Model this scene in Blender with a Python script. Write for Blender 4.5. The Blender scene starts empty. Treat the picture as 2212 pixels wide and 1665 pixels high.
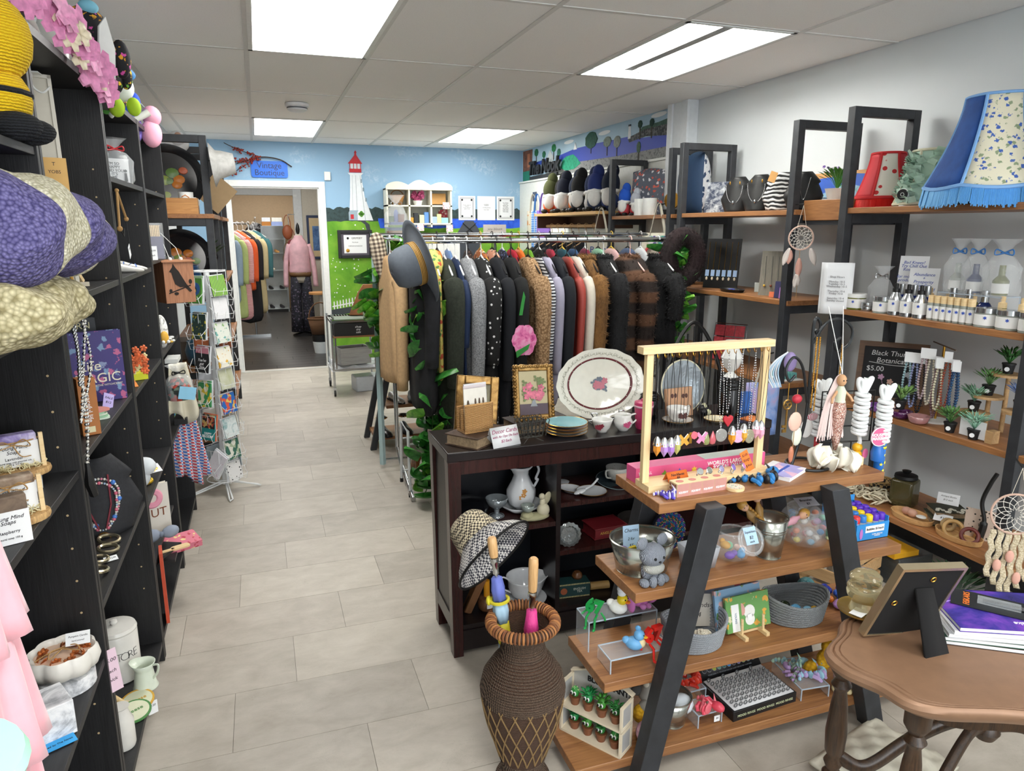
import bpy,bmesh,math,random
from mathutils import Vector,Matrix,Euler
random.seed(7)
SC=bpy.context.scene
COL=SC.collection
PI=math.pi
R=math.radians
sin,cos=math.sin,math.cos

# ---------------------------------------------------------------- camera, world, lights, exposure
cd=bpy.data.cameras.new('camera');cam=bpy.data.objects.new('camera',cd);COL.objects.link(cam)
cam.location=(0,0,1.565)
cam.rotation_euler=(R(90-12.468),0,R(-19.25))
cd.sensor_fit='HORIZONTAL';cd.sensor_width=36;cd.lens=1541/2212*36;cd.clip_start=.05
SC.camera=cam
wd=bpy.data.worlds.new('world');SC.world=wd;wd.use_nodes=True
wd.node_tree.nodes['Background'].inputs[0].default_value=(.8,.9,1,1)
wd.node_tree.nodes['Background'].inputs[1].default_value=.6
SC.view_settings.view_transform='Standard'
SC.view_settings.look='None'
SC.view_settings.exposure=.22
SC.view_settings.gamma=1
SC.view_settings.use_curve_mapping=False
LAMP=15          # radiance of the ceiling panels

DAY=85           # unseen fill lamp added behind the camera, watts
def area(name,loc,sx,sy,power,col=(1,1,1),rot=(0,0,0)):
 l=bpy.data.lights.new(name,'AREA');l.shape='RECTANGLE';l.size=sx;l.size_y=sy;l.energy=power;l.color=col
 o=bpy.data.objects.new(name,l);o.location=loc;o.rotation_euler=rot;COL.objects.link(o);return o

# ---------------------------------------------------------------- materials
def lin(h):
 if isinstance(h,(tuple,list)):return(*h[:3],1)
 h=h.lstrip('#');o=[]
 for i in(0,2,4):
  c=int(h[i:i+2],16)/255
  o.append(c/12.92 if c<=.04045 else((c+.055)/1.055)**2.4)
 return(*o,1)

class NT:
 def __init__(s,name):
  s.m=bpy.data.materials.new(name);s.m.use_nodes=True
  s.t=s.m.node_tree;s.b=s.t.nodes['Principled BSDF']
 def n(s,typ,**kw):
  o=s.t.nodes.new(typ)
  for k,v in kw.items():
   if k in o.inputs:o.inputs[k].default_value=v
   else:setattr(o,k,v)
  return o
 def l(s,a,b):s.t.links.new(a,b)
 def co(s,sc=(1,1,1),rot=(0,0,0),kind='Object'):
  c=s.n('ShaderNodeTexCoord');m=s.n('ShaderNodeMapping')
  m.inputs['Scale'].default_value=sc;m.inputs['Rotation'].default_value=rot
  s.l(c.outputs[kind],m.inputs[0]);return m.outputs[0]
 def ramp(s,fac,stops,interp='LINEAR'):
  r=s.n('ShaderNodeValToRGB');e=r.color_ramp;e.interpolation=interp
  while len(e.elements)<len(stops):e.elements.new(.5)
  for q,(p,c)in zip(e.elements,stops):q.position=p;q.color=lin(c)
  s.l(fac,r.inputs[0]);return r.outputs[0]
 def mix(s,fac,a,b,mode='MIX'):
  m=s.n('ShaderNodeMix',data_type='RGBA',blend_type=mode)
  for i,v in((0,fac),(6,a),(7,b)):
   if hasattr(v,'links'):s.l(v,m.inputs[i])
   elif i==0:m.inputs[0].default_value=v
   else:m.inputs[i].default_value=lin(v)
  return m.outputs[2]
 def bump(s,h,st=.3,d=.002):
  b=s.n('ShaderNodeBump',Strength=st,Distance=d);s.l(h,b.inputs['Height']);s.l(b.outputs[0],s.b.inputs['Normal'])
 def col(s,v):
  if hasattr(v,'links'):s.l(v,s.b.inputs['Base Color'])
  else:s.b.inputs['Base Color'].default_value=lin(v)
 def noise(s,co,sc=5,det=3,dist=0,rough=.5):
  n=s.n('ShaderNodeTexNoise',Scale=sc,Detail=det,Distortion=dist,Roughness=rough);s.l(co,n.inputs[0]);return n.outputs[0]

MATS={}
def M(col,rough=.5,metal=0,noise=None,bump=None,trans=0,emit=0,coat=0,alpha=1,sheen=0,ior=None):
 """plain procedural material, optional colour noise (scale, amount) and bump (scale, strength)"""
 key=('p',str(col),rough,metal,noise,bump,trans,emit,coat,alpha,sheen,ior)
 if key in MATS:return MATS[key]
 t=NT('mat_'+str(len(MATS)));b=t.b
 b.inputs['Roughness'].default_value=rough;b.inputs['Metallic'].default_value=metal
 b.inputs['Transmission Weight'].default_value=trans;b.inputs['Alpha'].default_value=alpha
 b.inputs['Coat Weight'].default_value=coat;b.inputs['Sheen Weight'].default_value=sheen
 if ior:b.inputs['IOR'].default_value=ior
 if emit:
  b.inputs['Emission Color'].default_value=lin(col);b.inputs['Emission Strength'].default_value=emit
 c=lin(col)
 sc,am=noise or(35,.035)
 n=t.noise(t.co(),sc,4)
 lo=tuple(max(0,x*(1-am))for x in c[:3]);hi=tuple(min(1,x*(1+am))for x in c[:3])
 t.col(t.ramp(n,[(.3,lo),(.7,hi)]))
 if bump:
  t.bump(t.noise(t.co(),bump[0],3),bump[1],.003)
 MATS[key]=t.m;return t.m

def wood(a,b,axis=0,sc=1,rough=.45,bump=.15):
 key=('w',a,b,axis,sc,rough)
 if key in MATS:return MATS[key]
 t=NT('wood_'+str(len(MATS)));t.b.inputs['Roughness'].default_value=rough
 s=[14*sc,14*sc,14*sc];s[axis]=1.1*sc
 co=t.co(tuple(s));n=t.noise(co,2.2,5,1.2)
 f=[90*sc]*3;f[axis]=4*sc
 n2=t.noise(t.co(tuple(f)),3,3)
 c=t.ramp(n,[(.3,a),(.55,b),(.72,a)])
 c=t.mix(.35,c,t.ramp(n2,[(.35,a),(.65,b)]),'MIX')
 t.col(c);t.bump(n2,bump,.001)
 MATS[key]=t.m;return t.m

def pat(kind,a,b,sc=20,rough=.8,bump=0,c=None,axis=0,rot=(0,0,0),metal=0,sheen=0,w=.5):
 """patterned procedural material"""
 key=(kind,a,b,sc,rough,bump,c,axis,rot,metal,w)
 if key in MATS:return MATS[key]
 t=NT(kind+'_'+str(len(MATS)));t.b.inputs['Roughness'].default_value=rough
 t.b.inputs['Metallic'].default_value=metal;t.b.inputs['Sheen Weight'].default_value=sheen
 co=t.co((1,1,1),rot);h=None
 if kind=='checker':
  n=t.n('ShaderNodeTexChecker',Scale=sc);t.l(co,n.inputs[0]);h=n.outputs[1];out=t.ramp(h,[(.3,a),(.7,b)])
 elif kind=='gingham':
  x=t.n('ShaderNodeSeparateXYZ');t.l(co,x.inputs[0]);o=[]
  for i in((0,2)if axis==1 else(1,2)if axis==0 else(0,1)):
   m=t.n('ShaderNodeMath',operation='MULTIPLY');m.inputs[1].default_value=sc;t.l(x.outputs[i],m.inputs[0])
   f=t.n('ShaderNodeMath',operation='FRACT');t.l(m.outputs[0],f.inputs[0])
   g=t.n('ShaderNodeMath',operation='GREATER_THAN');g.inputs[1].default_value=w;t.l(f.outputs[0],g.inputs[0]);o.append(g.outputs[0])
  s=t.n('ShaderNodeMath',operation='ADD');t.l(o[0],s.inputs[0]);t.l(o[1],s.inputs[1])
  s2=t.n('ShaderNodeMath',operation='MULTIPLY');s2.inputs[1].default_value=.5;t.l(s.outputs[0],s2.inputs[0])
  out=t.ramp(s2.outputs[0],[(.2,a),(.5,c or a),(.85,b)],'CONSTANT' if 0 else 'LINEAR')
 elif kind=='dots':
  n=t.n('ShaderNodeTexVoronoi',Scale=sc,Randomness=.75);t.l(co,n.inputs[0]);out=t.ramp(n.outputs[0],[(.0,b),(w*.5,b),(w*.5+.03,a),(1,a)])
 elif kind=='cells':      # coloured cells: a, b, c and mixtures
  n=t.n('ShaderNodeTexVoronoi',Scale=sc);t.l(co,n.inputs[0])
  x=t.n('ShaderNodeSeparateColor');t.l(n.outputs[1],x.inputs[0])
  st=[(0,a),(.36,a),(.4,b),(.66,b),(.7,c or b),(1,c or b)]
  out=t.ramp(x.outputs[0],st);h=n.outputs[0]
 elif kind=='floral':
  n=t.n('ShaderNodeTexVoronoi',Scale=sc);t.l(co,n.inputs[0])
  x=t.n('ShaderNodeSeparateColor');t.l(n.outputs[1],x.inputs[0])
  f=t.ramp(x.outputs[0],[(0,b),(.5,b),(.55,c or b),(1,c or b)])
  nn=t.noise(co,sc*2.5,3);add=t.n('ShaderNodeMath',operation='ADD');t.l(n.outputs[0],add.inputs[0]);t.l(nn,add.inputs[1])
  k=t.ramp(add.outputs[0],[(.0,'ffffff'),(w+.28,'ffffff'),(w+.36,'000000'),(1,'000000')])
  out=t.mix(k,a,f)
 elif kind=='stripe':
  n=t.n('ShaderNodeTexWave',Scale=sc,Distortion=w if w!=.5 else 0,bands_direction='XYZ'[axis]);t.l(co,n.inputs[0]);h=n.outputs[1]
  out=t.ramp(h,[(.35,a),(.5,c or b),(.65,b)]if c else[(.42,a),(.58,b)])
 elif kind=='knit':
  n=t.n('ShaderNodeTexWave',Scale=sc,Distortion=2.5,Detail=2,bands_direction='XYZ'[axis]);t.l(co,n.inputs[0]);h=n.outputs[1]
  n.inputs['Detail Scale'].default_value=3
  out=t.ramp(h,[(.1,a),(.7,b)])
 elif kind=='fur':
  s=[sc,sc,sc];s['xyz'.index('z')]=sc*.22
  h=t.noise(t.co(tuple(s),rot),2,6,.4,.7);l2=t.noise(co,6,3)
  out=t.mix(.5,t.ramp(h,[(.3,a),(.7,b)]),t.ramp(l2,[(.35,a),(.65,c or b)]))
 elif kind=='curl':
  n=t.n('ShaderNodeTexVoronoi',Scale=sc);t.l(co,n.inputs[0]);h=n.outputs[0]
  out=t.ramp(h,[(.0,b),(.8,a)])
 elif kind=='marble':
  h=t.noise(co,sc,8,1.6,.65);out=t.ramp(h,[(.36,a),(.5,b),(.56,c or b),(.66,b)])
  h=None
 else:                       # mottled
  h=t.noise(co,sc,5,.5,.6);st=[(.3,a),(.6,b)]
  if c:st=[(.3,a),(.48,b),(.66,c)]
  out=t.ramp(h,st)
 t.col(out)
 if bump and h is not None:t.bump(h,bump,.004)
 MATS[key]=t.m;return t.m

def glassm(col='ffffff',rough=.03,ior=1.35):
 return M(col,rough,trans=.96,ior=ior,noise=(1,0))

# ---------------------------------------------------------------- mesh builder
class MB:
 def __init__(s):s.v=[];s.f=[];s.M=Matrix()
 def at(s,loc=(0,0,0),rot=(0,0,0),sc=(1,1,1)):
  s.M=Matrix.Translation(loc)@Euler(rot).to_matrix().to_4x4()@Matrix.Diagonal((*sc,1));return s
 def add(s,vs,fs):
  o=len(s.v);s.v+=[tuple(s.M@Vector(v))for v in vs];s.f+=[tuple(i+o for i in f)for f in fs];return s
 def box(s,c,d,rot=None,ch=0):
  x,y,z=d[0]/2,d[1]/2,d[2]/2
  vs=[Vector((a*x,b*y,e*z))for a in(-1,1)for b in(-1,1)for e in(-1,1)]
  if rot:m=Euler(rot).to_matrix();vs=[m@v for v in vs]
  return s.add([v+Vector(c)for v in vs],[(0,1,3,2),(4,6,7,5),(0,4,5,1),(2,3,7,6),(0,2,6,4),(1,5,7,3)])
 def span(s,a,b):          # box from min to max corner
  return s.box([(p+q)/2 for p,q in zip(a,b)],[abs(q-p)for p,q in zip(a,b)])
 def bar(s,p,q,w,h=None,up=(0,0,1)):   # rectangular bar between two points
  p,q=Vector(p),Vector(q);d=(q-p);L=d.length;d.normalize();u=Vector(up)
  if abs(d.dot(u))>.98:u=Vector((0,1,0))
  r=d.cross(u).normalized();u=r.cross(d);h=h or w;vs=[]
  for e in(p,q):
   for a,b in((-1,-1),(1,-1),(1,1),(-1,1)):vs.append(e+r*a*w/2+u*b*h/2)
  return s.add(vs,[(0,1,2,3),(7,6,5,4),(0,4,5,1),(1,5,6,2),(2,6,7,3),(3,7,4,0)])
 def lathe(s,prof,n=16,cap=True,sx=1,sy=1,a0=0,a1=2*PI,wob=None):
  vs=[];fs=[];full=abs(a1-a0-2*PI)<1e-6;m=n if full else n+1
  for r,z in prof:
   for i in range(m):
    a=a0+(a1-a0)*i/n;k=wob(a,z)if wob else 1
    vs.append((r*k*cos(a)*sx,r*k*sin(a)*sy,z))
  for j in range(len(prof)-1):
   for i in range(n):
    p=j*m+i;q=j*m+(i+1)%m
    fs.append((p,q,q+m,p+m))
  if cap and full:
   if prof[0][0]>1e-5:fs.append(tuple(range(n-1,-1,-1)))
   if prof[-1][0]>1e-5:fs.append(tuple(range((len(prof)-1)*m,(len(prof)-1)*m+n)))
  return s.add(vs,fs)
 def cyl(s,p,q,r,r2=None,n=12,cap=True):
  return s.tube([p,q],[r,r if r2 is None else r2],n,cap=cap)
 def tube(s,pts,r,n=6,closed=False,cap=True,flat=1):
  P=[Vector(p)for p in pts];k=len(P);rr=r if isinstance(r,(list,tuple))else[r]*k
  vs=[];fs=[];u=None
  for i in range(k):
   if closed:d=P[(i+1)%k]-P[i-1]
   else:d=P[min(i+1,k-1)]-P[max(i-1,0)]
   if d.length<1e-9:d=Vector((0,0,1))
   d.normalize()
   if u is None:
    u=Vector((0,0,1))if abs(d.z)<.9 else Vector((0,1,0))
   u=(u-d*u.dot(d));u.normalize();w=d.cross(u)
   for j in range(n):
    a=2*PI*j/n;vs.append(P[i]+u*cos(a)*rr[i]+w*sin(a)*rr[i]*flat)
  for i in range(k if closed else k-1):
   for j in range(n):
    a=i*n+j;b=i*n+(j+1)%n;c=((i+1)%k)*n
    fs.append((a,b,c+(j+1)%n,c+j))
  if cap and not closed:fs+=[tuple(range(n-1,-1,-1)),tuple(range((k-1)*n,k*n))]
  return s.add(vs,fs)
 def sph(s,c,r,n=12,m=8,rot=None):
  r=r if isinstance(r,(tuple,list))else(r,r,r);e=Euler(rot).to_matrix()if rot else None
  vs=[];fs=[]
  for j in range(1,m):
   t=PI*j/m
   for i in range(n):
    a=2*PI*i/n;v=Vector((r[0]*sin(t)*cos(a),r[1]*sin(t)*sin(a),r[2]*cos(t)))
    vs.append((e@v if e else v)+Vector(c))
  for z in(1,-1):
   v=Vector((0,0,r[2]*z));vs.append((e@v if e else v)+Vector(c))
  T=(m-1)*n
  for i in range(n):
   q=(i+1)%n;fs.append((T,i,q));fs.append((T+1,(m-2)*n+q,(m-2)*n+i))
   for j in range(m-2):fs.append((j*n+i,(j+1)*n+i,(j+1)*n+q,j*n+q))
  return s.add(vs,fs)
 def prism(s,poly,h,z0=0):          # polygon in xy extruded along z
  n=len(poly)
  return s.add([(x,y,z0)for x,y in poly]+[(x,y,z0+h)for x,y in poly],
      [tuple(range(n-1,-1,-1)),tuple(range(n,2*n))]+[(i,(i+1)%n,n+(i+1)%n,n+i)for i in range(n)])
 def loft(s,rings,cap=True):
  n=len(rings[0]);vs=[p for r in rings for p in r];fs=[]
  for j in range(len(rings)-1):
   for i in range(n):fs.append((j*n+i,j*n+(i+1)%n,(j+1)*n+(i+1)%n,(j+1)*n+i))
  if cap:fs+=[tuple(range(n-1,-1,-1)),tuple(range((len(rings)-1)*n,len(rings)*n))]
  return s.add(vs,fs)
 def sheet(s,fn,nu,nv):
  vs=[fn(i/nu,j/nv)for j in range(nv+1)for i in range(nu+1)]
  return s.add(vs,[(j*(nu+1)+i,j*(nu+1)+i+1,(j+1)*(nu+1)+i+1,(j+1)*(nu+1)+i)for j in range(nv)for i in range(nu)])
 def torus(s,c,R_,r,n=20,m=6,rot=(0,0,0),sx=1,sy=1):
  e=Euler(rot).to_matrix();c=Vector(c)
  return s.tube([c+e@Vector((R_*cos(2*PI*i/n)*sx,R_*sin(2*PI*i/n)*sy,0))for i in range(n)],r,m,True)
 def mesh(s,name,ang=38):
  me=bpy.data.meshes.new(name);me.from_pydata(s.v,[],s.f);me.validate();me.update()
  me.shade_smooth();me.set_sharp_from_angle(angle=R(ang));return me
 def p(s,name,mat,parent,bev=0,sub=0,solid=0,ang=38,loc=(0,0,0),rot=(0,0,0),label=None):
  o=bpy.data.objects.new(name,s.mesh(name,ang));o.data.materials.append(mat);COL.objects.link(o)
  o.parent=parent;o.location=loc;o.rotation_euler=rot
  if solid:m=o.modifiers.new('solid','SOLIDIFY');m.thickness=solid;m.offset=0
  if bev:m=o.modifiers.new('bevel','BEVEL');m.width=bev;m.segments=2;m.limit_method='ANGLE';m.angle_limit=R(40)
  if sub:m=o.modifiers.new('sub','SUBSURF');m.levels=sub;m.render_levels=sub
  if label:o['label']=label
  return o
 def one(s,name,mat,label,cat,loc=(0,0,0),rot=(0,0,0),group=None,**kw):
  o=s.p(name,mat,None,loc=loc,rot=rot if isinstance(rot,tuple)else(0,0,rot),**kw);return tag(o,label,cat,group)
 def struct(s,name,mat,parent=None,label=None,**kw):
  o=s.p(name,mat,parent,**kw)
  if not parent:o['kind']='structure'
  if label:o['label']=label
  return o

def tag(o,label,cat,group=None):
 o['label']=label;o['category']=cat
 if group:o['group']=group
 return o
def thing(name,label,cat,loc=(0,0,0),rot=0,group=None):
 o=bpy.data.objects.new(name,None);COL.objects.link(o);o.location=loc
 o.rotation_euler=rot if isinstance(rot,tuple)else(0,0,rot);o.empty_display_size=.05
 return tag(o,label,cat,group)
def dup(root,loc,rot=None,label=None,sc=None,group=None):
 def cp(o,par):
  c=o.copy();COL.objects.link(c);c.parent=par
  for ch in list(o.children):cp(ch,c)
  return c
 r=cp(root,None);r.location=loc
 if rot is not None:r.rotation_euler=rot if isinstance(rot,tuple)else(0,0,rot)
 if sc:r.scale=(sc,)*3
 if label:r['label']=label
 if group:r['group']=group
 return r
def setmat(o,mat):             # a copy that carries another colour
 o.data=o.data.copy();o.data.materials[0]=mat
def text(s,size,mat,parent,loc=(0,0,0),rot=(PI/2,0,0),name='lettering',ext=.0004,align='CENTER',shear=0,off=0,sx=1,space=1):
 c=bpy.data.curves.new('t','FONT');c.body=s;c.size=size;c.extrude=ext;c.align_x=align;c.align_y='CENTER'
 c.shear=shear;c.offset=off;c.resolution_u=3;c.space_line=.85;c.space_character=space
 t=bpy.data.objects.new('t',c);COL.objects.link(t)
 me=bpy.data.meshes.new_from_object(t);bpy.data.objects.remove(t);bpy.data.curves.remove(c)
 me.name=name;me.materials.clear();me.materials.append(mat)
 o=bpy.data.objects.new(name,me);COL.objects.link(o);o.parent=parent;o.location=loc;o.rotation_euler=rot;o.scale=(sx,1,1);return o
def bez(*p,n=12):              # smooth path through points (Catmull-Rom)
 P=[Vector(q)for q in p];P=[P[0]*2-P[1]]+P+[P[-1]*2-P[-2]];o=[]
 for i in range(1,len(P)-2):
  a,b,c,d=P[i-1:i+3]
  for k in range(n):
   t=k/n;o.append(.5*((2*b)+(c-a)*t+(2*a-5*b+4*c-d)*t*t+(3*b-a-3*c+d)*t**3))
 o.append(P[-2]);return o
def ring(r,n=24,c=(0,0),sx=1,sy=1,a0=0):return[(c[0]+r*sx*cos(a0+2*PI*i/n),c[1]+r*sy*sin(a0+2*PI*i/n))for i in range(n)]
def star(r,q=.4,n=5,c=(0,0)):return[(c[0]+(r if i%2==0 else r*q)*sin(PI*i/n),c[1]+(r if i%2==0 else r*q)*cos(PI*i/n))for i in range(2*n)]
def rr(w,h,r,n=4):           # rounded rectangle
 o=[]
 for cx,cy,a in((w/2-r,h/2-r,0),(-w/2+r,h/2-r,PI/2),(-w/2+r,-h/2+r,PI),(w/2-r,-h/2+r,1.5*PI)):
  o+=[(cx+r*cos(a+PI/2*i/n),cy+r*sin(a+PI/2*i/n))for i in range(n+1)]
 return o
U=random.uniform
N='first second third fourth fifth sixth seventh eighth ninth tenth eleventh twelfth'.split()

# common materials
BLACKWOOD=wood('111113','1f1f21',2,1.2,.5,.3)
DARKPOST=M('2b2d31',.55,noise=(20,.25),bump=(60,.15))
WALNUT=wood('7c4f2f','a87446',1,1,.42)
WALNUTX=wood('74492c','a47448',0,1,.42)
PINE=wood('d9b782','ecd3a4',0,1,.5)
WHITE=M('e9ebe8',.5)
PAPER=M('eef0f2',.75,noise=(3,.02))
BLACK=M('0c0c0d',.5)
INK=M('15151a',.6,noise=(3,0))
CHROME=M('c9cdd0',.14,1,noise=(3,.02))
GOLD=M('c9973f',.3,1,noise=(20,.1))
TWINE=M('b08a58',.9,bump=(300,.4))
GLASS=glassm()
CLEAR=M('eef4f8',.05,alpha=.16,noise=(1,0))

# ================================================================ ROOM SHELL
XL,XR,YB,YF,ZC=-.74,3.04,8.31,-2.6,2.455
def plankmat(name,cols,crack=True,rough=.45,sc=1):
 t=NT(name);t.b.inputs['Roughness'].default_value=rough
 oi=t.n('ShaderNodeObjectInfo');c=t.n('ShaderNodeTexCoord');ad=t.n('ShaderNodeVectorMath',operation='ADD')
 t.l(c.outputs['Object'],ad.inputs[0]);t.l(oi.outputs['Location'],ad.inputs[1])
 mp=t.n('ShaderNodeMapping');mp.inputs['Scale'].default_value=(3*sc,(5 if crack else 7)*sc,1);t.l(ad.outputs[0],mp.inputs[0])
 n=t.noise(mp.outputs[0],2.2 if crack else 3,6,.3 if crack else .6,.65)
 a=t.ramp(oi.outputs['Random'],[(0,cols[0]),(.5,cols[1]),(1,cols[2])])
 out=t.mix(.55,a,t.ramp(n,[(.3,cols[3]),(.7,cols[4])]))
 if crack:
  v=t.n('ShaderNodeTexVoronoi',Scale=34,feature='DISTANCE_TO_EDGE');w=t.n('ShaderNodeVectorMath',operation='ADD')
  nn=t.n('ShaderNodeTexNoise',Scale=9,Detail=3);t.l(ad.outputs[0],nn.inputs[0]);t.l(nn.outputs[1],w.inputs[1]);t.l(ad.outputs[0],w.inputs[0]);t.l(w.outputs[0],v.inputs[0])
  k=t.ramp(v.outputs[0],[(0,'ffffff'),(.03,'000000')]);k2=t.ramp(t.noise(ad.outputs[0],7,2),[(.5,'000000'),(.62,'ffffff')])
  f=t.mix(1,k,k2,'MULTIPLY');out=t.mix(t.mix(.5,'000000',f),out,'8d877b');t.bump(t.noise(ad.outputs[0],60,3),.12,.002)
 t.col(out);return t.m
fl=MB().span((XL,YF,-.05),(XR,YB+.1,-.0025)).struct('floor',M('6f6a60',.8))
PLK=plankmat('vinyl_plank',('9c9488','b3aa9d','c4bcae','9c958a','c4beb4'))
PM=MB().box((0,0,-.0015),(.6085,.3007,.003)).mesh('floor_plank');PM.materials.append(PLK)
PW,PL=.3022,.61
for k in range(-6,20):
 y=2.362+PW*(k+.5)
 x0=(.02+.2035*k)%PL
 for i in range(-3,7):
  x=x0+i*PL+PL/2
  if x+PL/2<XL+.02 or x-PL/2>XR-.02 or y>8.35:continue
  o=bpy.data.objects.new('floor_plank',PM);COL.objects.link(o);o.parent=fl;o.location=(x,y,0)
MB().span((-.26,8.27,0),(.68,8.33,.006)).struct('trim_threshold',M('d9d9d4',.4,.3),label='pale metal threshold strip in the doorway')

# ceiling: 2 x 4 ft lay-in tiles in a T-bar grid
TILE=NT('ceiling_tile');TILE.b.inputs['Roughness'].default_value=.95
_n=TILE.noise(TILE.co(),160,4,0,.8)
TILE.col(TILE.ramp(_n,[(.28,'a5a4a1'),(.36,'eeeeec'),(.7,'f4f4f2')]));TILE.bump(_n,.15,.002);TILE=TILE.m
ce=MB().span((XL,YF,ZC+.13),(XR,YB,ZC+.18)).struct('ceiling',M('b9b9b7',.9))
GX,GY,TW,TL=.014,2.956,.61,1.2
LIT=[(0,0),(3,0),(0,3),(3,3),(0,-3),(3,-3)]
TM=MB().box((0,0,0),(TW-.012,TL-.012,.012)).mesh('ceiling_tile');TM.materials.append(TILE)
for j in range(-5,5):
 for i in range(-2,5):
  if(i,j)in LIT:continue
  x0,x1=max(XL,GX+i*TW),min(XR,GX+(i+1)*TW);y0,y1=GY+j*TL,min(YB,GY+(j+1)*TL)
  if x1-x0<.05 or y1-y0<.05:continue
  if x1-x0>TW-.02 and y1-y0>TL-.02:me=TM
  else:me=MB().box((0,0,0),(x1-x0-.012,y1-y0-.012,.012)).mesh('ceiling_tile');me.materials.append(TILE)
  o=bpy.data.objects.new('ceiling_tile',me);COL.objects.link(o);o.parent=ce;o.location=((x0+x1)/2,(y0+y1)/2,ZC+.006)
TB=M('d5d5d2',.5)
for i in range(-1,6):
 x=GX+i*TW
 if x<XR-.02:MB().span((x-.012,YF,ZC-.004),(x+.012,YB,ZC+.012)).p('grid_runner',TB,ce)
for j in range(-4,5):MB().span((XL,GY+j*TL-.012,ZC-.003),(XR,GY+j*TL+.012,ZC+.012)).p('grid_cross_tee',TB,ce)

# light panels
EMIT=M('fffdf8',.5,emit=LAMP,noise=(3,.0))
def panel(i,j,label):
 x,y=GX+(i+.5)*TW,GY+(j+.5)*TL
 t=thing('ceiling_light',label,'light',(x,y,ZC),0,'fluorescent ceiling panels')
 f=MB();w,l=TW/2-.008,TL/2-.008
 for a,b in(((-w,-l),(w,-l+.022)),((-w,l-.022),(w,l)),((-w,-l),(-w+.022,l)),((w-.022,-l),(w,l))):f.span((*a,-.008),(*b,.01))
 f.p('frame',M('e2e4e1',.4),t)
 MB().span((-w+.02,-l+.02,-.004),(w-.02,l-.02,.003)).p('diffuser',EMIT,t)
panel(0,0,'large ceiling light panel with white diffuser nearest on the left')
panel(0,3,'distant ceiling light panel in front of the lighthouse wall, above the doorway')
panel(3,3,'distant ceiling light panel in front of the lighthouse wall, on the right')
panel(0,-3,'ceiling light panel above the shop entrance on the left');panel(3,-3,'ceiling light panel above the shop entrance on the right')  # additional lit panels, unseen, continuing the grid out of view
t=thing('ceiling_light','open ceiling light fixture with bare tubes and grey divider','light',(GX+3.5*TW,GY+.5*TL,ZC),0,'fluorescent ceiling panels')
w,l=TW/2-.008,TL/2-.008
f=MB()
for a,b in(((-w,-l),(w,-l+.02)),((-w,l-.02),(w,l)),((-w,-l),(-w+.02,l)),((w-.02,-l),(w,l))):f.span((*a,-.006),(*b,.1))
f.p('frame',M('dfe6e4',.35),t)
MB().span((-w,-l,.1),(w,l,.11)).p('reflector',M('f2f5f2',.3),t)
MB().span((-.035,-l+.02,.02),(.02,l-.1,.09)).p('ballast_cover',M('8d8f8e',.5),t)
for x in(-.2,-.11,.1,.2):
 MB().cyl((x,-l+.03,.045),(x,l-.05,.045),.019,n=12).p('tube_lamp',M('fffdf8',.5,emit=LAMP*1.5,noise=(3,0)),t)
 MB().cyl((x,l-.05,.045),(x,l-.025,.045),.022,n=10).p('lamp_holder',WHITE,t)
t=thing('smoke_detector','round white smoke detector on the ceiling','detector',(.34,5.75,ZC-.004))
MB().lathe([(.085,0),(.085,-.02),(.072,-.024)],24).p('base',M('e6e8ea',.4),t)
MB().lathe([(.072,-.02),(.07,-.045),(.05,-.056),(0,-.058)],24).p('cover',M('dfe2e6',.4),t)
MB().lathe([(.0735,-.028),(.0725,-.036)],24,cap=False).p('vent_ring',M('4b4e55',.5),t)

# walls
MB().span((XL-.1,YF,0),(XL,YB,ZC)).struct('wall_left',M('c9cdce',.7))
MB().span((XR,YF,0),(XR+.1,YB+.1,ZC+.05)).struct('wall_right',M('d3d8da',.65,noise=(2,.03)))
MB().span((XL,YF-.1,0),(XR,YF,.7)).span((XL,YF-.1,2.3),(XR,YF,ZC+.05)).span((XL,YF-.1,.7),(-.5,YF,2.3)).span((2.8,YF-.1,.7),(XR,YF,2.3)).struct('wall_front',M('d2d5d6',.7))
area('shop_window_daylight',(1.15,YF-.05,1.5),3.2,1.55,DAY,(.95,.98,1),(R(90),0,0))  # added fill lamp, unseen, at an opening made in the front wall
SKY=NT('mural_sky');SKY.b.inputs['Roughness'].default_value=.6
_c=SKY.co((1.2,1,2.6));_a=SKY.ramp(SKY.noise(_c,1.6,2),[(.56,'000000'),(.68,'ffffff')]);_b=SKY.ramp(SKY.noise(SKY.co(),22,5,.8,.7),[(.45,'000000'),(.7,'bbbbbb')])
SKY.col(SKY.mix(SKY.mix(1,_a,_b,'MULTIPLY'),'94bad8','dfebf3'));SKY=SKY.m
DX0,DX1,DZ=-.25,.667,1.99
wb=MB().span((XL,YB,0),(DX0,YB+.1,ZC)).span((DX1,YB,0),(XR,YB+.1,ZC)).span((DX0,YB,DZ),(DX1,YB+.1,ZC)).struct('wall_back',SKY)
def bflat(name,poly,mat,y=YB,th=.0025,par=None):
 return MB().at((0,y,0),(PI/2,0,0)).prism(poly,th).p(name,mat,par or wb)
def fill(a,b,k,h,s):return[(a+(b-a)*i/k,h+s*(sin(i*2.3)*.5+sin(i*5.1)*.3+sin(i*11.7)*.2))for i in range(k+1)]
GRASS=pat('mottle','56951c','70ab2a',4,.7,c='86bb3a')
bflat('painted_hill',[(.735,1.6)]+fill(.735,XR,60,1.78,.022)+[(XR,1.6)],pat('mottle','1f3133','33494a',30,.7),th=.002)
bflat('painted_lake',[(1.3,1.52),(1.3,1.668),(XR,1.668),(XR,1.52)],pat('mottle','1746c8','2f66e6',14,.6),th=.003)
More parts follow.
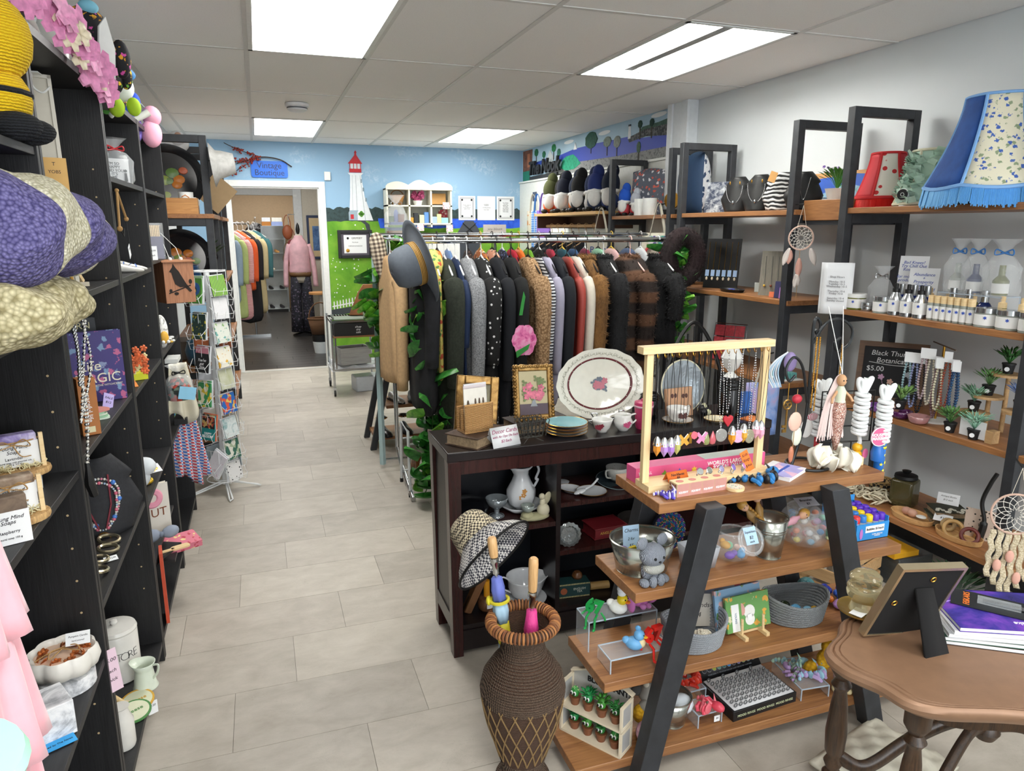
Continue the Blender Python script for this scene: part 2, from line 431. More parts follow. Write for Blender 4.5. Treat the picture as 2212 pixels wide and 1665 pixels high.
bflat('painted_meadow',[(.735,0)]+[(.735,1.63)]+fill(.8,1.3,12,1.636,.008)+fill(1.32,XR,20,1.56,.012)+[(XR,0)],GRASS,th=.004)
bflat('painted_path',[(.735,.58),(1.0,.62),(1.3,.70),(1.3,.76),(1.0,.69),(.735,.655)],M('3c4348',.7),th=.005)
bflat('painted_path',[(1.06,1.64),(1.1,1.638),(1.15,1.6),(1.17,1.53),(1.21,1.53),(1.2,1.6),(1.14,1.65)],M('3c4348',.7),th=.0055)
for i in range(14):x=.76+i*.034;bflat('painted_picket',[(x,.66+i*.006),(x+.013,.66+i*.006),(x+.013,.74+i*.006),(x+.006,.755+i*.006),(x,.74+i*.006)],PAPER,th=.007)
bflat('painted_rail',[(.745,.685),(1.22,.765),(1.22,.778),(.745,.698)],PAPER,th=.006)
for i in range(46):x,z=U(.75,1.2),U(.8,1.6);bflat('painted_daisy',ring(U(.005,.01),6,(x,z)),PAPER,th=.006)
# painted lighthouse
LW,LR=M('e8eef2',.6),M('c22430',.5)
bflat('painted_tower',[(.977,1.645),(1.244,1.645),(1.16,1.9),(1.13,2.13),(1.155,2.155),(.985,2.155),(1.01,2.13),(1.0,1.9)],LW,th=.007)
for p in([(1.068,1.65),(1.072,1.65),(1.072,2.13),(1.068,2.13)],[(1.155,1.65),(1.16,1.65),(1.12,2.13),(1.116,2.13)],[(1.02,1.7),(1.023,1.7),(1.035,2.13),(1.032,2.13)]):bflat('painted_seam',p,M('9aa6ad',.6),th=.008)
bflat('painted_gallery',[(1.005,2.16),(1.135,2.16),(1.135,2.2),(1.005,2.2)],LR,th=.008)
bflat('painted_lantern',[(1.01,2.2),(1.13,2.2),(1.13,2.255),(1.01,2.255)],M('d3dde3',.4),th=.008)
for x in(1.01,1.048,1.085,1.123):bflat('painted_mullion',[(x,2.2),(x+.008,2.2),(x+.008,2.256),(x,2.256)],LR,th=.009)
bflat('painted_roof',[(.992,2.253),(1.148,2.253),(1.09,2.34),(1.085,2.36),(1.092,2.37),(1.078,2.395),(1.064,2.37),(1.07,2.36),(1.064,2.34)],LR,th=.009)
bflat('painted_porch',[(.975,1.645),(1.07,1.645),(1.07,1.73),(1.085,1.755),(.99,1.755),(.975,1.73)],M('9fb4c2',.6),th=.0085)
bflat('painted_door',[(.995,1.66),(1.03,1.66),(1.03,1.71),(.995,1.71)],LR,th=.0095)
for a,b in((-1,0),(1,0),(0,1),(0,-1)):bflat('painted_clover_leaf',ring(.017,8,(1.115+a*.017,1.715+b*.017)),M('4f8f2a',.6),th=.009)
for x,z in((1.12,2.05),(1.14,1.96),(1.165,1.85)):bflat('painted_window',[(x,z),(x+.015,z),(x+.015,z+.04),(x,z+.04)],M('7f95a3',.5),th=.009)
# doorway trim
TR=M('eceeec',.4)
tr=MB()
for a,b in(((DX0-.065,0),(DX0,DZ+.065)),((DX1,0),(DX1+.065,DZ+.065)),((DX0,DZ),(DX1,DZ+.065))):tr.span((a[0],YB-.018,a[1]),(b[0],YB+.001,b[1]))
for a,b in(((DX0,0),(DX0+.014,DZ)),((DX1-.014,0),(DX1,DZ)),((DX0,DZ-.014),(DX1,DZ))):tr.span((a[0],YB,a[1]),(b[0],YB+.11,b[1]))
tr.struct('door_1',TR,bev=.003,label='white cased opening to the boutique room')
# right wall: panelling below, painted shore above
def xflat(name,poly,mat,x=3.038,th=.003,par=None):
 n=len(poly)
 return MB().add([(x,y,z)for y,z in poly]+[(x-th,y,z)for y,z in poly],[tuple(range(n)),tuple(range(2*n-1,n-1,-1))]+[(i,n+i,n+(i+1)%n,(i+1)%n)for i in range(n)]).p(name,mat,par)
wp=MB().span((3.0,4.92,0),(XR,YB,2.075)).span((2.985,4.92,2.075),(XR,YB,2.095)).struct('trim_panelling',M('e4e6e0',.5),bev=.003)
xflat('painted_sky',[(4.92,2.09),(YB,2.09),(YB,ZC),(4.92,ZC)],M('a9c6d8',.6,noise=(3,.08)),th=.002,par=wp)
xflat('painted_shore',[(4.92,2.09),(8.0,2.09),(7.2,2.19),(6.73,2.21),(5.43,2.18),(5.07,2.18),(4.92,2.24)],pat('mottle','6f7172','9b9c9a',40,.8,c='55585a'),th=.004,par=wp)
WATER=pat('dots','2d45b5','b9c6ee',26,.6,w=.16)
xflat('painted_water',[(7.18,2.24),(6.73,2.2),(5.9,2.18),(5.43,2.18),(4.98,2.18),(4.98,2.27),(5.67,2.29),(5.7,2.32),(6.3,2.33),(6.8,2.33),(7.2,2.30)],WATER,th=.005,par=wp)
xflat('painted_bluff',[(4.92,2.25),(5.4,2.29),(5.67,2.27),(5.7,2.31),(5.42,2.345),(5.16,2.345),(4.92,2.345)],pat('cells','55585a','77787a',60,.8,c='3f4245'),th=.006,par=wp)
xflat('painted_ridge',[(4.92,2.34),(5.2,2.345),(5.5,2.34),(5.45,2.37),(5.2,2.375),(4.92,2.395)],pat('mottle','36504a','4f6f62',20,.8),th=.0055,par=wp)
xflat('painted_lawn',[(7.15,2.17),(7.1,2.25),(7.0,2.275),(6.83,2.28),(6.74,2.24),(6.65,2.18),(6.8,2.14),(7.0,2.135)],pat('mottle','0f7a5c','2aa57f',30,.8),th=.007,par=wp)
for y,z,a,b,c in((6.42,2.37,.12,.075,'2d5a4c'),(6.08,2.32,.07,.045,'7c8a80'),(5.89,2.30,.06,.05,'8b928a'),(5.49,2.395,.03,.03,'24443a'),(5.3,2.385,.03,.03,'24443a'),(5.5,2.215,.03,.045,'4f6a55'),(7.85,2.39,.05,.04,'1f6a45'),(7.62,2.35,.04,.035,'1f6a45'),(7.34,2.39,.05,.04,'1f7a45'),(7.2,2.33,.04,.04,'2f6a55'),(4.97,2.40,.03,.05,'16302c')):
 xflat('painted_tree',[(y+a*cos(k*PI/7)*(1+.15*(k%2)),min(2.452,z+b*sin(k*PI/7)))for k in range(14)],M(c,.8,noise=(40,.3)),th=.009,par=wp)
 xflat('painted_trunk',[(y-.006,z-.12),(y+.006,z-.12),(y+.005,z-b*.8),(y-.005,z-b*.8)],M('4f4a42',.8),th=.0085,par=wp)
xflat('painted_beacon',[(5.69,2.3),(5.645,2.3),(5.655,2.4),(5.68,2.4)],PAPER,th=.01,par=wp);xflat('painted_beacon_cap',[(5.685,2.4),(5.65,2.4),(5.65,2.415),(5.685,2.415)],M('333a44',.6),th=.01,par=wp)
xflat('painted_sail',[(6.82,2.32),(6.74,2.32),(6.78,2.385)],PAPER,th=.01,par=wp)
xflat('painted_cottage',[(7.52,2.2),(7.36,2.2),(7.36,2.31),(7.44,2.38),(7.52,2.31)],M('c9d0d2',.7),th=.008,par=wp)
xflat('painted_inlet',[(7.9,2.24),(7.55,2.26),(7.55,2.3),(7.9,2.285)],M('2a4bb0',.7),th=.006,par=wp)
xflat('painted_barn',[(8.28,2.2),(8.0,2.2),(7.98,2.44),(8.28,2.44)],pat('mottle','4a2f2a','8a5a48',14,.8),th=.007,par=wp);xflat('painted_barn_door',[(8.13,2.25),(8.05,2.25),(8.05,2.4),(8.13,2.4)],M('b5714f',.7),th=.009,par=wp)
xflat('painted_hedge',[(8.28,2.1),(8.05,2.1),(8.06,2.21),(8.28,2.21)],M('1d7f68',.7),th=.009,par=wp)
for y,z in((6.95,2.41),(6.15,2.405),(5.2,2.43)):xflat('painted_cloud',[(y+.12*cos(k*PI/8),min(2.45,z+.018*sin(k*PI/8)))for k in range(16)],PAPER,th=.004,par=wp)
MB().span((2.96,4.66,0),(XR,4.92,ZC)).span((2.945,4.655,0),(2.97,4.72,ZC)).span((2.945,4.865,0),(2.97,4.925,ZC)).struct('trim_pilaster',M('d9dee2',.5),bev=.003)
MB().span((3.025,YF,0),(XR,4.66,.09)).struct('baseboard_right',M('3a3a3c',.6));MB().span((.735,8.295,0),(XR,YB,.09)).struct('baseboard_back',M('dfe2e0',.5))
# the nook sign standing on the panel ledge
t=thing('wooden_sign','black cut-out script sign reading The Nook on the panel ledge','sign',(2.99,7.53,2.097),R(-90))
MB().span((-.4,-.012,0),(.4,.012,.035)).p('base',M('232326',.6),t,bev=.004)
text('The Nook',.2,M('1d1d20',.6),t,(0,-.002,.115),ext=.012,shear=.25,off=.006,sx=1.06)

# boutique beyond the doorway
fb=MB().span((-2.6,YB+.1,-.05),(1.6,15.0,-.0035)).struct('floor_boutique',M('242424',.7))
DKP=plankmat('dark_plank',('2b2a2a','343231','3b3836','232222','46413d'),False,.38,2)
DM=MB().box((0,0,-.002),(1.206,.177,.004)).mesh('floor_plank');DM.materials.append(DKP)
for k in range(24):
 for i in range(-1,2):
  o=bpy.data.objects.new('floor_plank',DM);COL.objects.link(o);o.parent=fb;o.location=(.1+i*1.21+(k*.47)%1.21-.6,YB+.19+k*.18,0)
for k in range(24,37):
 for i in range(-1,2):
  o=bpy.data.objects.new('floor_plank',DM);COL.objects.link(o);o.parent=fb;o.location=(.1+i*1.21+(k*.47)%1.21-.6,YB+.19+k*.18,0)
TAN=M('cdb291',.75)
MB().span((-2.6,14.9,0),(1.6,15.0,2.6)).struct('wall_boutique_back',TAN)
MB().span((-2.7,YB+.1,0),(-2.6,15.0,2.6)).struct('wall_boutique_left',TAN);MB().span((1.6,YB+.1,0),(1.7,15.0,2.6)).struct('wall_boutique_right',M('cfc5b4',.75))
MB().span((-2.6,YB+.1,2.5),(1.6,15.0,2.6)).struct('ceiling_boutique',M('cfcfcc',.9))
MB().span((.66,11.6,0),(1.6,11.7,2.5)).struct('wall_boutique_partition',M('d3ccbc',.75));MB().span((-2.6,11.6,2.04),(.55,11.7,2.5)).struct('trim_boutique_header',M('c9c9c6',.7))
MB().span((.545,11.58,0),(.665,11.72,2.5)).struct('trim_boutique_post',M('dfe2e2',.5),bev=.004);MB().span((.545,11.57,2.02),(.60,11.73,2.05)).struct('trim_boutique_cap',TR)
for y,lb in((9.7,'ceiling light panel in the boutique just past the doorway'),(13.2,'ceiling light panel in the boutique before its tan wall')):
 t=thing('ceiling_light',lb,'light',(.1,y,2.49));MB().span((-.33,-.62,0),(.33,.62,.01)).p('frame',TB,t);MB().span((-.3,-.6,-.006),(.3,.6,.002)).p('diffuser',EMIT,t)  # unseen panels added to brighten the boutique

# ================================================================ SHARED SMALL GOODS
def card(name,label,cat,loc,rot,w,h,mat,lines=(),ink=INK,th=.0012,shear=.2,group=None,par=None,hole=False):
 """upright paper card: local x width, z height, faces -y; lines = [(text, size, x, z)]"""
 m=MB().span((-w/2,-th/2,0),(w/2,th/2,h))
 if par is None:o=m.one(name,mat,label,cat,loc,rot,group)
 else:o=m.p(name,mat,par,loc=loc,rot=rot if isinstance(rot,tuple)else(0,0,rot))
 for l in lines:text(l[0],l[1],l[4]if len(l)>4 else ink,o,(l[2],-th/2-.0003,l[3]),shear=shear,name='handwriting',ext=.0002)
 return o
def blobs(name,label,cat,loc,rot,parts,group=None,sc=1):
 """soft toy or figurine from rounded masses: parts = [(name, material, [(centre, radii, rot?), ...]), ...]"""
 t=thing(name,label,cat,loc,rot,group)
 for pn,mat,bl in parts:
  for b in bl:
   b=list(b);c=[x*sc for x in b[0]];r=b[1]if isinstance(b[1],(tuple,list))else(b[1],)*3
   MB().sph(c,[x*sc for x in r],14,10,b[2]if len(b)>2 else None).p(pn,mat,t,ang=180)
 return t
def book(name,label,loc,rot,w,h,t,cover,pages=M('e6e0cf',.8),title=None,group=None,tm=None,ts=.03,shear=0):
 """standing book: faces -y"""
 r=thing(name,label,'book',loc,rot,group)
 MB().span((-w/2,-t/2,0),(w/2,-t/2+.002,h)).span((-w/2,t/2-.002,0),(w/2,t/2,h)).span((-w/2,-t/2,0),(-w/2+.002,t/2,h)).p('cover',cover,r)
 MB().span((-w/2+.002,-t/2+.002,.003),(w/2-.004,t/2-.002,h-.003)).p('pages',pages,r)
 for l in title or():text(l[0],l[1],tm or PAPER,r,(l[2],-t/2-.0004,l[3]),shear=shear)
 return r
def beads(pts,mats,parent,r=.004,name='bead_strand',step=None):
 """string of beads along a path, one mesh for each colour"""
 P=[Vector(p)for p in pts];ms={}
 d=0;L=0;k=0;step=step or r*2
 for a,b in zip(P,P[1:]):
  seg=(b-a).length
  while d<=L+seg:
   p=a+(b-a)*((d-L)/seg if seg else 0);m=mats[k%len(mats)]
   rr_=m[1]if isinstance(m,tuple)else r;mm=m[0]if isinstance(m,tuple)else m
   ms.setdefault(mm,MB()).sph(p,rr_,6,4);k+=1;d+=step
  L+=seg
 for mm,mb in ms.items():mb.p(name,mm,parent,ang=180)['kind']='stuff'
def flowers(mb,pts,r,n=5,dirs=None):
 for q,p in enumerate(pts):
  d=dirs[q]if dirs else(U(-1,1),U(-1,1),U(-.3,1));e=Vector(d).to_track_quat('Z','Y').to_matrix()
  for k in range(n):
   a=2*PI*k/n;vs=[]
   for u,v,z in((0,0,0),(.5,-.32,.22),(1,-.2,.12),(1.05,.2,.12),(.5,.32,.22)):
    x=u*r;y=v*r*1.3;vs.append(Vector(p)+e@Vector((x*cos(a)-y*sin(a),x*sin(a)+y*cos(a),z*r)))
   mb.add(vs,[(0,1,2,3,4)])
def leafy(mb,base,h,sp,n,lw,ll,droop=.3):
 """loose tuft of blades"""
 for i in range(n):
  a=U(0,2*PI);k=U(.3,1);p=Vector(base);t=Vector((sp*k*cos(a),sp*k*sin(a),h*U(.6,1)))
  m=p+t*.55+Vector((0,0,h*.12));q=p+t;s=Vector((-sin(a),cos(a),0))*lw
  e=(t.normalized()+Vector((cos(a)*.5,sin(a)*.5,-droop)))*ll
  mb.add([p-s*.2,p+s*.2,m+s*.3,m-s*.3],[(0,1,2,3)]);mb.add([m,q+s,q+e,q-s],[(0,1,2,3)])

# ================================================================ LEFT BOOKCASES
BXF,BXB=-.435,-.735
UN=[(1.08,1.872,(1.735,1.36,1.005,.51),'nearest black bookcase with knitwear and soaps'),(1.878,2.668,(1.40,1.02,.63),'black bookcase with the jewellery bust and white canister'),
   (2.674,3.447,(1.73,1.40,1.005,.60),'black bookcase below the dangling plush toys, third from the front'),(3.453,4.2,(1.73,1.425,1.01,.60),'farthest black bookcase beside the card spinner')]
for y0,y1,sh,lb in UN:
 t=thing('bookcase',lb,'bookcase',(BXF,(y0+y1)/2,0),R(90),'black bookcases along the left wall')   # local x along the wall, -y out of it ... front at local y=0
 h=(y1-y0)/2
 for s_ in(-1,1):
  MB().span((s_*h-s_*.018,0,0),(s_*h,.3,2.0)).p('side_panel',BLACKWOOD,t,bev=.001)
 for z in sh:
  MB().span((-h+.019,.004,z-.018),(h-.019,.293,z)).p('shelf',wood('1a1a1c','29292b',0,1.2,.5,.3),t,bev=.001)
 MB().span((-h+.018,.002,.06),(h-.018,.293,.08)).span((-h+.018,.02,0),(h-.018,.035,.06)).p('bottom_shelf',BLACKWOOD,t)
 MB().span((-h+.018,.002,1.98),(h-.018,.293,2.0)).p('top',BLACKWOOD,t)
 MB().span((-h+.018,.293,.06),(h-.018,.298,1.98)).p('back_panel',M('111113',.6),t)
 m=MB()
 for k in range(18):m.cyl((h-.0185,.04,.3+k*.085),(h-.0175,.04,.3+k*.085),.003,n=6)
 m.p('peg_holes',M('b9a27c',.6),t)['kind']='stuff'

YEL,BLK_Y=pat('knit','d9a800','f3cf1e',55,.95,.7,axis=2),pat('knit','0f1013','22252a',55,.95,.7,axis=2)
t=blobs('crochet_bee','yellow and black crochet bee plush on the top left shelf','plush toy',(-.50,1.79,1.735),0,[
 ('head',YEL,[((0,0,.2),(.1,.1,.095))]),('body',YEL,[((.01,0,.085),(.075,.085,.07))]),('stripe',BLK_Y,[((.01,0,.095),(.078,.088,.018))]),
 ('foot',BLK_Y,[((.06,-.05,.028),(.05,.04,.028)),((.06,.05,.028),(.05,.04,.028))])])
# knitwear on the 1.36 shelf
def fold(name,label,loc,sx,sy,h,mats,rows,seed,cat='blanket'):
 random.seed(seed);t=thing(name,label,cat,loc)
 for j,mat in enumerate(mats):
  n=26;pts=[]
  rings=[]
  a0,a1=j/len(mats),(j+1)/len(mats)
  for k in range(15):
   u=a0+(a1-a0)*k/14;y=(u-.5)*sy;e=1-abs(2*u-1)**7*.5
   if k==0 and j==0 or k==14 and j==len(mats)-1:e*=.5
   r=[]
   for i in range(n):
    a=2*PI*i/n;w=1+.09*sin(2*a+u*8+seed)+.06*sin(5*a-u*17+seed)
    r.append((sx/2*e*w*cos(a),y+.01*sin(a*2+u*20),h/2+h/2*e*w*sin(a)*(1.0 if sin(a)>0 else .98)))
   rings.append(r)
  MB().loft(rings).p('knitted_band',mat,t,sub=1,ang=180)
 return t
PUR,CRM=pat('curl','3f3a6c','8781b6',150,.95,1),pat('curl','aaa588','eeead6',150,.95,1)
CRM2=pat('curl','968c66','e6ddb8',110,.95,1)
fold('knitted_blanket','purple and cream striped knitted blanket bundled on the shelf',(-.455,1.70,1.455),.29,.56,.21,[PUR,CRM,PUR,PUR,CRM],0,3)
fold('knitted_hat','chunky cream cable knit hat under the purple blanket',(-.455,1.52,1.345),.23,.26,.13,[CRM2],0,5,'hat')
fold('knitted_hat','cream waffle knit hat next to the cable knit hat',(-.455,1.735,1.345),.2,.22,.13,[CRM2],0,9,'hat')
# soaps on the 1.005 shelf
MARB=pat('marble','9a9da3','e4e6ea',9,.4,c='f3f4f6')
BARK=wood('8a5f33','d8b27a',2,1.5,.7)
def soapstack(label,loc,rz,soap,name_,lift,small=False):
 t=thing('soap_gift',label,'soap',loc,rz)
 if lift:MB().lathe([(.045,0),(.046,lift)],20).p('marble_block',MARB,t)
 MB().lathe([(.064,lift),(.067,lift+.006),(.065,lift+.014)],22,sy=.7).p('wood_slice',BARK,t)
 z=lift+.014
 m=MB()
 for i in range(70):a=U(0,6.28);r=U(.02,.055);m.torus((r*cos(a),r*sin(a)*.6,z+U(.002,.01)),U(.004,.008),.001,7,3,(U(0,3),U(0,3),0))
 o=m.p('wood_shavings',M('dcd3a8',.9),t);o['kind']='stuff'
 for s_ in(-1,1):MB().span((s_*.052-.004,-.012,z),(s_*.052+.004,-.004,z+.075)).p('wooden_rung',PINE,t)
 MB().span((-.06,-.018,z+.07),(-.03,.01,z+.082)).p('wooden_rail',PINE,t)
 b=MB().span((-.046,.0,z+.006),(.046,.03,z+.075)).p('soap_bar',soap,t,bev=.004)
 w=MB().span((-.047,-.003,z+.004),(.047,.031,z+.058)).p('paper_sleeve',PAPER,t)
 text('Young Mind',.011,INK,t,(0,-.0034,z+.048),shear=.3);text('Soaps',.011,INK,t,(0,-.0034,z+.038),shear=.3);text(name_,.009,INK,t,(0,-.0034,z+.024));text('natural soap with essential oils\n100 g  3.5 oz',.005,INK,t,(0,-.0034,z+.014))
 MB().torus((0,.014,z+.06),.05,.0014,24,4,(0,0,0),1,.45).p('twine',TWINE,t)
 b=MB()
 for s_ in(-1,1):b.tube(bez((0,-.008,z+.055),(s_*.02,-.014,z+.066),(s_*.03,-.014,z+.05),(0,-.009,z+.055)),.0013,4)
 b.tube(bez((0,-.008,z+.055),(.012,-.013,z+.03),(.03,-.014,z+.028)),.0013,4);b.p('twine_bow',TWINE,t)
 return t
soapstack('lavender soap gift with purple swirl on wood slice and marble block',(-.53,1.74,1.006),R(24),pat('mottle','5a4a8c','9a8cc4',25,.6,c='d8d2ea'),'Lavender',.035)
soapstack('brown swirl soap gift on a low wood slice',(-.49,1.545,1.006),R(24),pat('mottle','4a3a30','8a7562',25,.6,c='b7a592'),'Midnight Garden',0)
soapstack('dark marbled soap gift on a wood slice behind the brown one',(-.62,1.60,1.006),R(26),pat('mottle','2c3036','70757c',25,.6,c='c4c8cc'),'Charcoal Stuff',.02)
t=thing('soap_box','single boxed brown soap bar at the shelf front','soap',(-.465,1.44,1.006),R(24))
MB().span((-.034,-.014,0),(.034,.014,.062)).p('paper_sleeve',PAPER,t);MB().span((-.033,-.013,.058),(.033,.013,.09)).p('soap_bar',pat('mottle','40332a','7b6857',30,.6),t,bev=.003)
text('Young Mind\nSoaps',.01,INK,t,(0,-.0145,.046),shear=.3);text('Raspberry',.008,INK,t,(0,-.0145,.024));text('natural soap 100 g',.005,INK,t,(0,-.0145,.012))
# pumpkins and marble box on the .51 shelf
def pumpkin(name,label,loc,r,mat,plinth_h,plinth_r,wax):
 t=thing(name,label,'candle',loc,R(24))
 MB().lathe([(plinth_r,0),(plinth_r*1.0,plinth_h)],24).p('marble_plinth',MARB,t)
 z=plinth_h;w=lambda a,zz:.95+.1*abs(sin(4*a))
 MB().lathe([(r*.55,z),(r*.9,z+r*.18),(r,z+r*.45),(r*.95,z+r*.72),(r*.88,z+r*.8),(r*.8,z+r*.74),(r*.75,z+r*.6)],80,wob=w,cap=False).p('pumpkin_bowl',mat,t,ang=60)
 MB().lathe([(0,z+r*.62),(r*.79,z+r*.62)],24,cap=False).p('wax',M(wax,.5),t)
 f=MB();flowers(f,[(r*U(.4,.68)*cos(k),r*U(.4,.68)*sin(k),z+r*.66)for k in[U(0,6.28)for _ in range(26)]],r*.13);f.p('dried_petals',M('b4632c',.8,noise=(60,.5)),t,solid=.0006)
 m=MB();m.tube([(r*.93*cos(a),0,z+r*.4+r*.42*max(0,sin(a)))for a in[PI*k/14 for k in range(15)]],.0018,4)
 for s_ in(-1,1):m.tube(bez((0,0,z+r*.84),(s_*.025,-.02,z+r*.95),(s_*.03,-.03,z+r*.8),(0,-.005,z+r*.84)),.0015,4)
 m.p('twine_bow',TWINE,t)
 c=card('price_tag','','',(.03,-.02,z+r*.9),(R(-40),0,R(-20)),.05,.03,PAPER,[('Pumpkin Candle',.006,0,.02),('hand poured',.005,0,.01)],par=t)
 return t
pumpkin('pumpkin_candle','white pumpkin candle with dried petals on a round marble plinth',(-.50,1.755,.511),.075,M('e3e0d9',.3),.035,.062,'eecdb4')
pumpkin('pumpkin_candle','orange pumpkin candle on a tall marble plinth',(-.56,1.53,.511),.055,M('c06a1c',.3),.075,.04,'d9cfae')
MB().span((-.085,-.045,0),(.085,.045,.078)).one('marble_box',MARB,'grey veined marble effect box lying in front of the white pumpkin','box',(-.535,1.565,.511),R(28),bev=.0015)
card('shop_card','bright blue card with handwriting lying on the lower left shelf','card',(-.47,1.515,.513),(R(-88),0,R(28)),.085,.075,M('3aa6ea',.7),[('the',.02,0,.058),('Nook',.022,.0,.038),('handcrafted by The Nook',.007,0,.014)])
# mint dress form with pink tulle skirt, standing in front of the nearest bookcase
MINT=M('a9dcc6',.45)
t=thing('dress_form','mint green dress form wearing a pink tulle skirt at the left edge','mannequin',(-.425,.945,0))
MB().lathe([(.02,.9),(.07,.93),(.08,1.0),(.08,1.1),(.1,1.2),(.118,1.3),(.11,1.38),(.06,1.44),(.035,1.47),(.033,1.50),(0,1.505)],28,sy=.82).p('torso',MINT,t,ang=180)
MB().cyl((0,0,.02),(0,0,.95),.016).p('pole',M('8f9a96',.4,.5),t)
MB().lathe([(.13,0),(.13,.015),(.05,.03),(.018,.05)],28).p('base',MINT,t)
TUL=M('f0aab6',.9,sheen=.4,noise=(12,.12))
for k,(z1,r1,l)in enumerate(((1.235,.108,.16),(1.13,.109,.22),(1.0,.11,.34))):
 m=MB();m.lathe([(r1*(.9+.15*q/6),z1-l*q/6)for q in range(7)],80,cap=False,wob=lambda a,z,k=k,z1=z1,l=l:1+(.01+.1*(z1-z)/l)*sin(13*a+k*2+3*(z1-z)))
 m.p('tulle_tier',TUL,t,ang=180,solid=.002)
t=thing('pedestal_stand','mint green round pedestal stand at the bottom left corner','stand',(-.262,.55,0));MB().lathe([(.07,1.168),(.073,1.175),(.07,1.182),(0,1.184)],28).p('top',MINT,t);MB().cyl((0,0,.02),(0,0,1.17),.02).p('pole',MINT,t);MB().lathe([(.1,0),(.1,.012),(.03,.03)],24).p('base',MINT,t)
# bookcase 2 contents ------------------------------------------------
# tall narrow frame, easel strip, mini frame
t=thing('framed_picture','tall narrow cream framed board leaning inside the second bookcase','frame',(-.53,2.30,1.415),(R(-3),0,R(24)))
MB().span((-.05,0,0),(.05,.012,.55)).p('board',M('cfcabc',.6),t);MB().span((-.05,-.006,0),(-.04,.0,.55)).span((.04,-.006,0),(.05,.0,.55)).span((-.05,-.006,.54),(.05,0,.55)).p('frame',M('d8d3c6',.5),t,bev=.001)
MB().span((-.07,-.02,-.012),(.07,.012,0)).p('ledge',M('d9cfb7',.6),t)
card('price_tag','long tan paper tag with stamped lettering clipped to the bookcase side','tag',(-0.45,2.049,1.644),R(24),.055,.085,M('d2a867',.8),[('T',.012,0,.07),('YOBS',.011,0,.052)],shear=0)
t=thing('plate_easel','pale wooden display easel strip leaning diagonally on the shelf','easel',(-.52,2.42,1.40))
MB().bar((0,.06,.006),(-.05,-.16,.235),.034,.012).p('strip',PINE,t);MB().bar((-.03,-.02,.05),(.02,.03,.045),.03,.015).p('peg',PINE,t)
t=thing('framed_picture','tiny gold picture frame tilted on the shelf below the blanket','frame',(-.49,2.17,1.401),(R(-24),0,R(28)))
f=MB()
for a,b in(((-.028,0),(-.02,.05)),((.02,0),(.028,.05)),((-.028,0),(.028,.008)),((-.028,.042),(.028,.05))):f.span((a[0],-.006,a[1]),(b[0],.006,b[1]))
f.p('frame',M('c99a4a',.35,.4),t,bev=.002);MB().span((-.021,-.001,.007),(.021,.003,.043)).p('glass',M('aab3bb',.15),t)
# hook at top
t=thing('coat_hook','small white metal hook under the bookcase top','hook',(-0.5,2.26,1.952),R(90));MB().span((-.02,0,0),(.02,.05,.003)).p('plate',WHITE,t);MB().tube(bez((0,.02,0),(0,.02,-.03),(0,.0,-.045),(0,-.02,-.03)),.0025,6).p('hook_wire',WHITE,t)
# top of bookcase 2: flowers, gnome, vase, white cut-outs
t=thing('flower_garland','pink artificial blossom spray hanging over the bookcase top','flowers',(-.455,2.3,2.01))
path=bez((-.06,-.34,.09),(-.01,-.2,.06),(.035,-.06,.03),(.03,.1,.0),(.03,.22,-.0),(.03,.29,-.03))
MB().tube(path,.003,5).p('stem',M('5a6a3a',.8),t)
pk,pw=MB(),MB()
pp=[Vector(random.choice(path))+Vector((U(0,.03),U(-.03,.03),U(-.03,.04)))for _ in range(52)]
flowers(pk,pp[:40],.042,dirs=[(1,-.7+U(-.5,.5),U(-.4,.5))for _ in pp]);flowers(pw,pp[40:],.03,dirs=[(1,-.7,.2)]*30)
pk.p('pink_petals',M('e08fbc',.6,noise=(50,.25)),t)['kind']='stuff';pw.p('cream_petals',M('e9dcc0',.6),t,solid=.001)['kind']='stuff'
blobs('gnome_plush','plush gnome with teal velvet cap and white beard on the bookcase top','plush toy',(-.55,2.2,2.0),R(20),[
 ('body',M('e9e7e3',.9),[((0,.1,.06),(.09,.1,.06)),((0,.24,.05),(.06,.07,.05))]),('cap',M('143a48',.8,sheen=.5),[((.02,.06,.14),(.08,.1,.07)),((.0,-.03,.19),(.05,.06,.06))]),('cap_brim',M('ece9e4',.95),[((.02,-.04,.10),(.09,.07,.03))]),('cap_top',M('8a1f2c',.9),[((0,-.1,.16),(.06,.06,.05))])])
MB().lathe([(.04,0),(.045,.005),(.05,.06),(.03,.1),(.022,.14),(.03,.16)],20).one('ceramic_vase',M('e9eae6',.2),'smooth white ceramic vase among the blossoms','vase',(-.52,2.50,2.0))
t=thing('cutout_letter','white painted wooden cut-out letters standing on the bookcase edge','sign',(-.455,2.60,2.0),R(31))
MB().at((0,0,0),(PI/2,0,0)).prism([(-.06,0),(-.03,0),(-.03,.06),(-.015,.09),(0,.06),(0,0),(.03,0),(.025,.1),(.0,.15),(-.035,.12),(-.05,.05)],.012).p('letter',WHITE,t,bev=.001);MB().at((.06,0,0),(PI/2,0,0)).prism([(-.02,0),(.02,0),(.03,.1),(.012,.19),(-.01,.16),(-.02,.08)],.012).p('letter',WHITE,t,bev=.001)
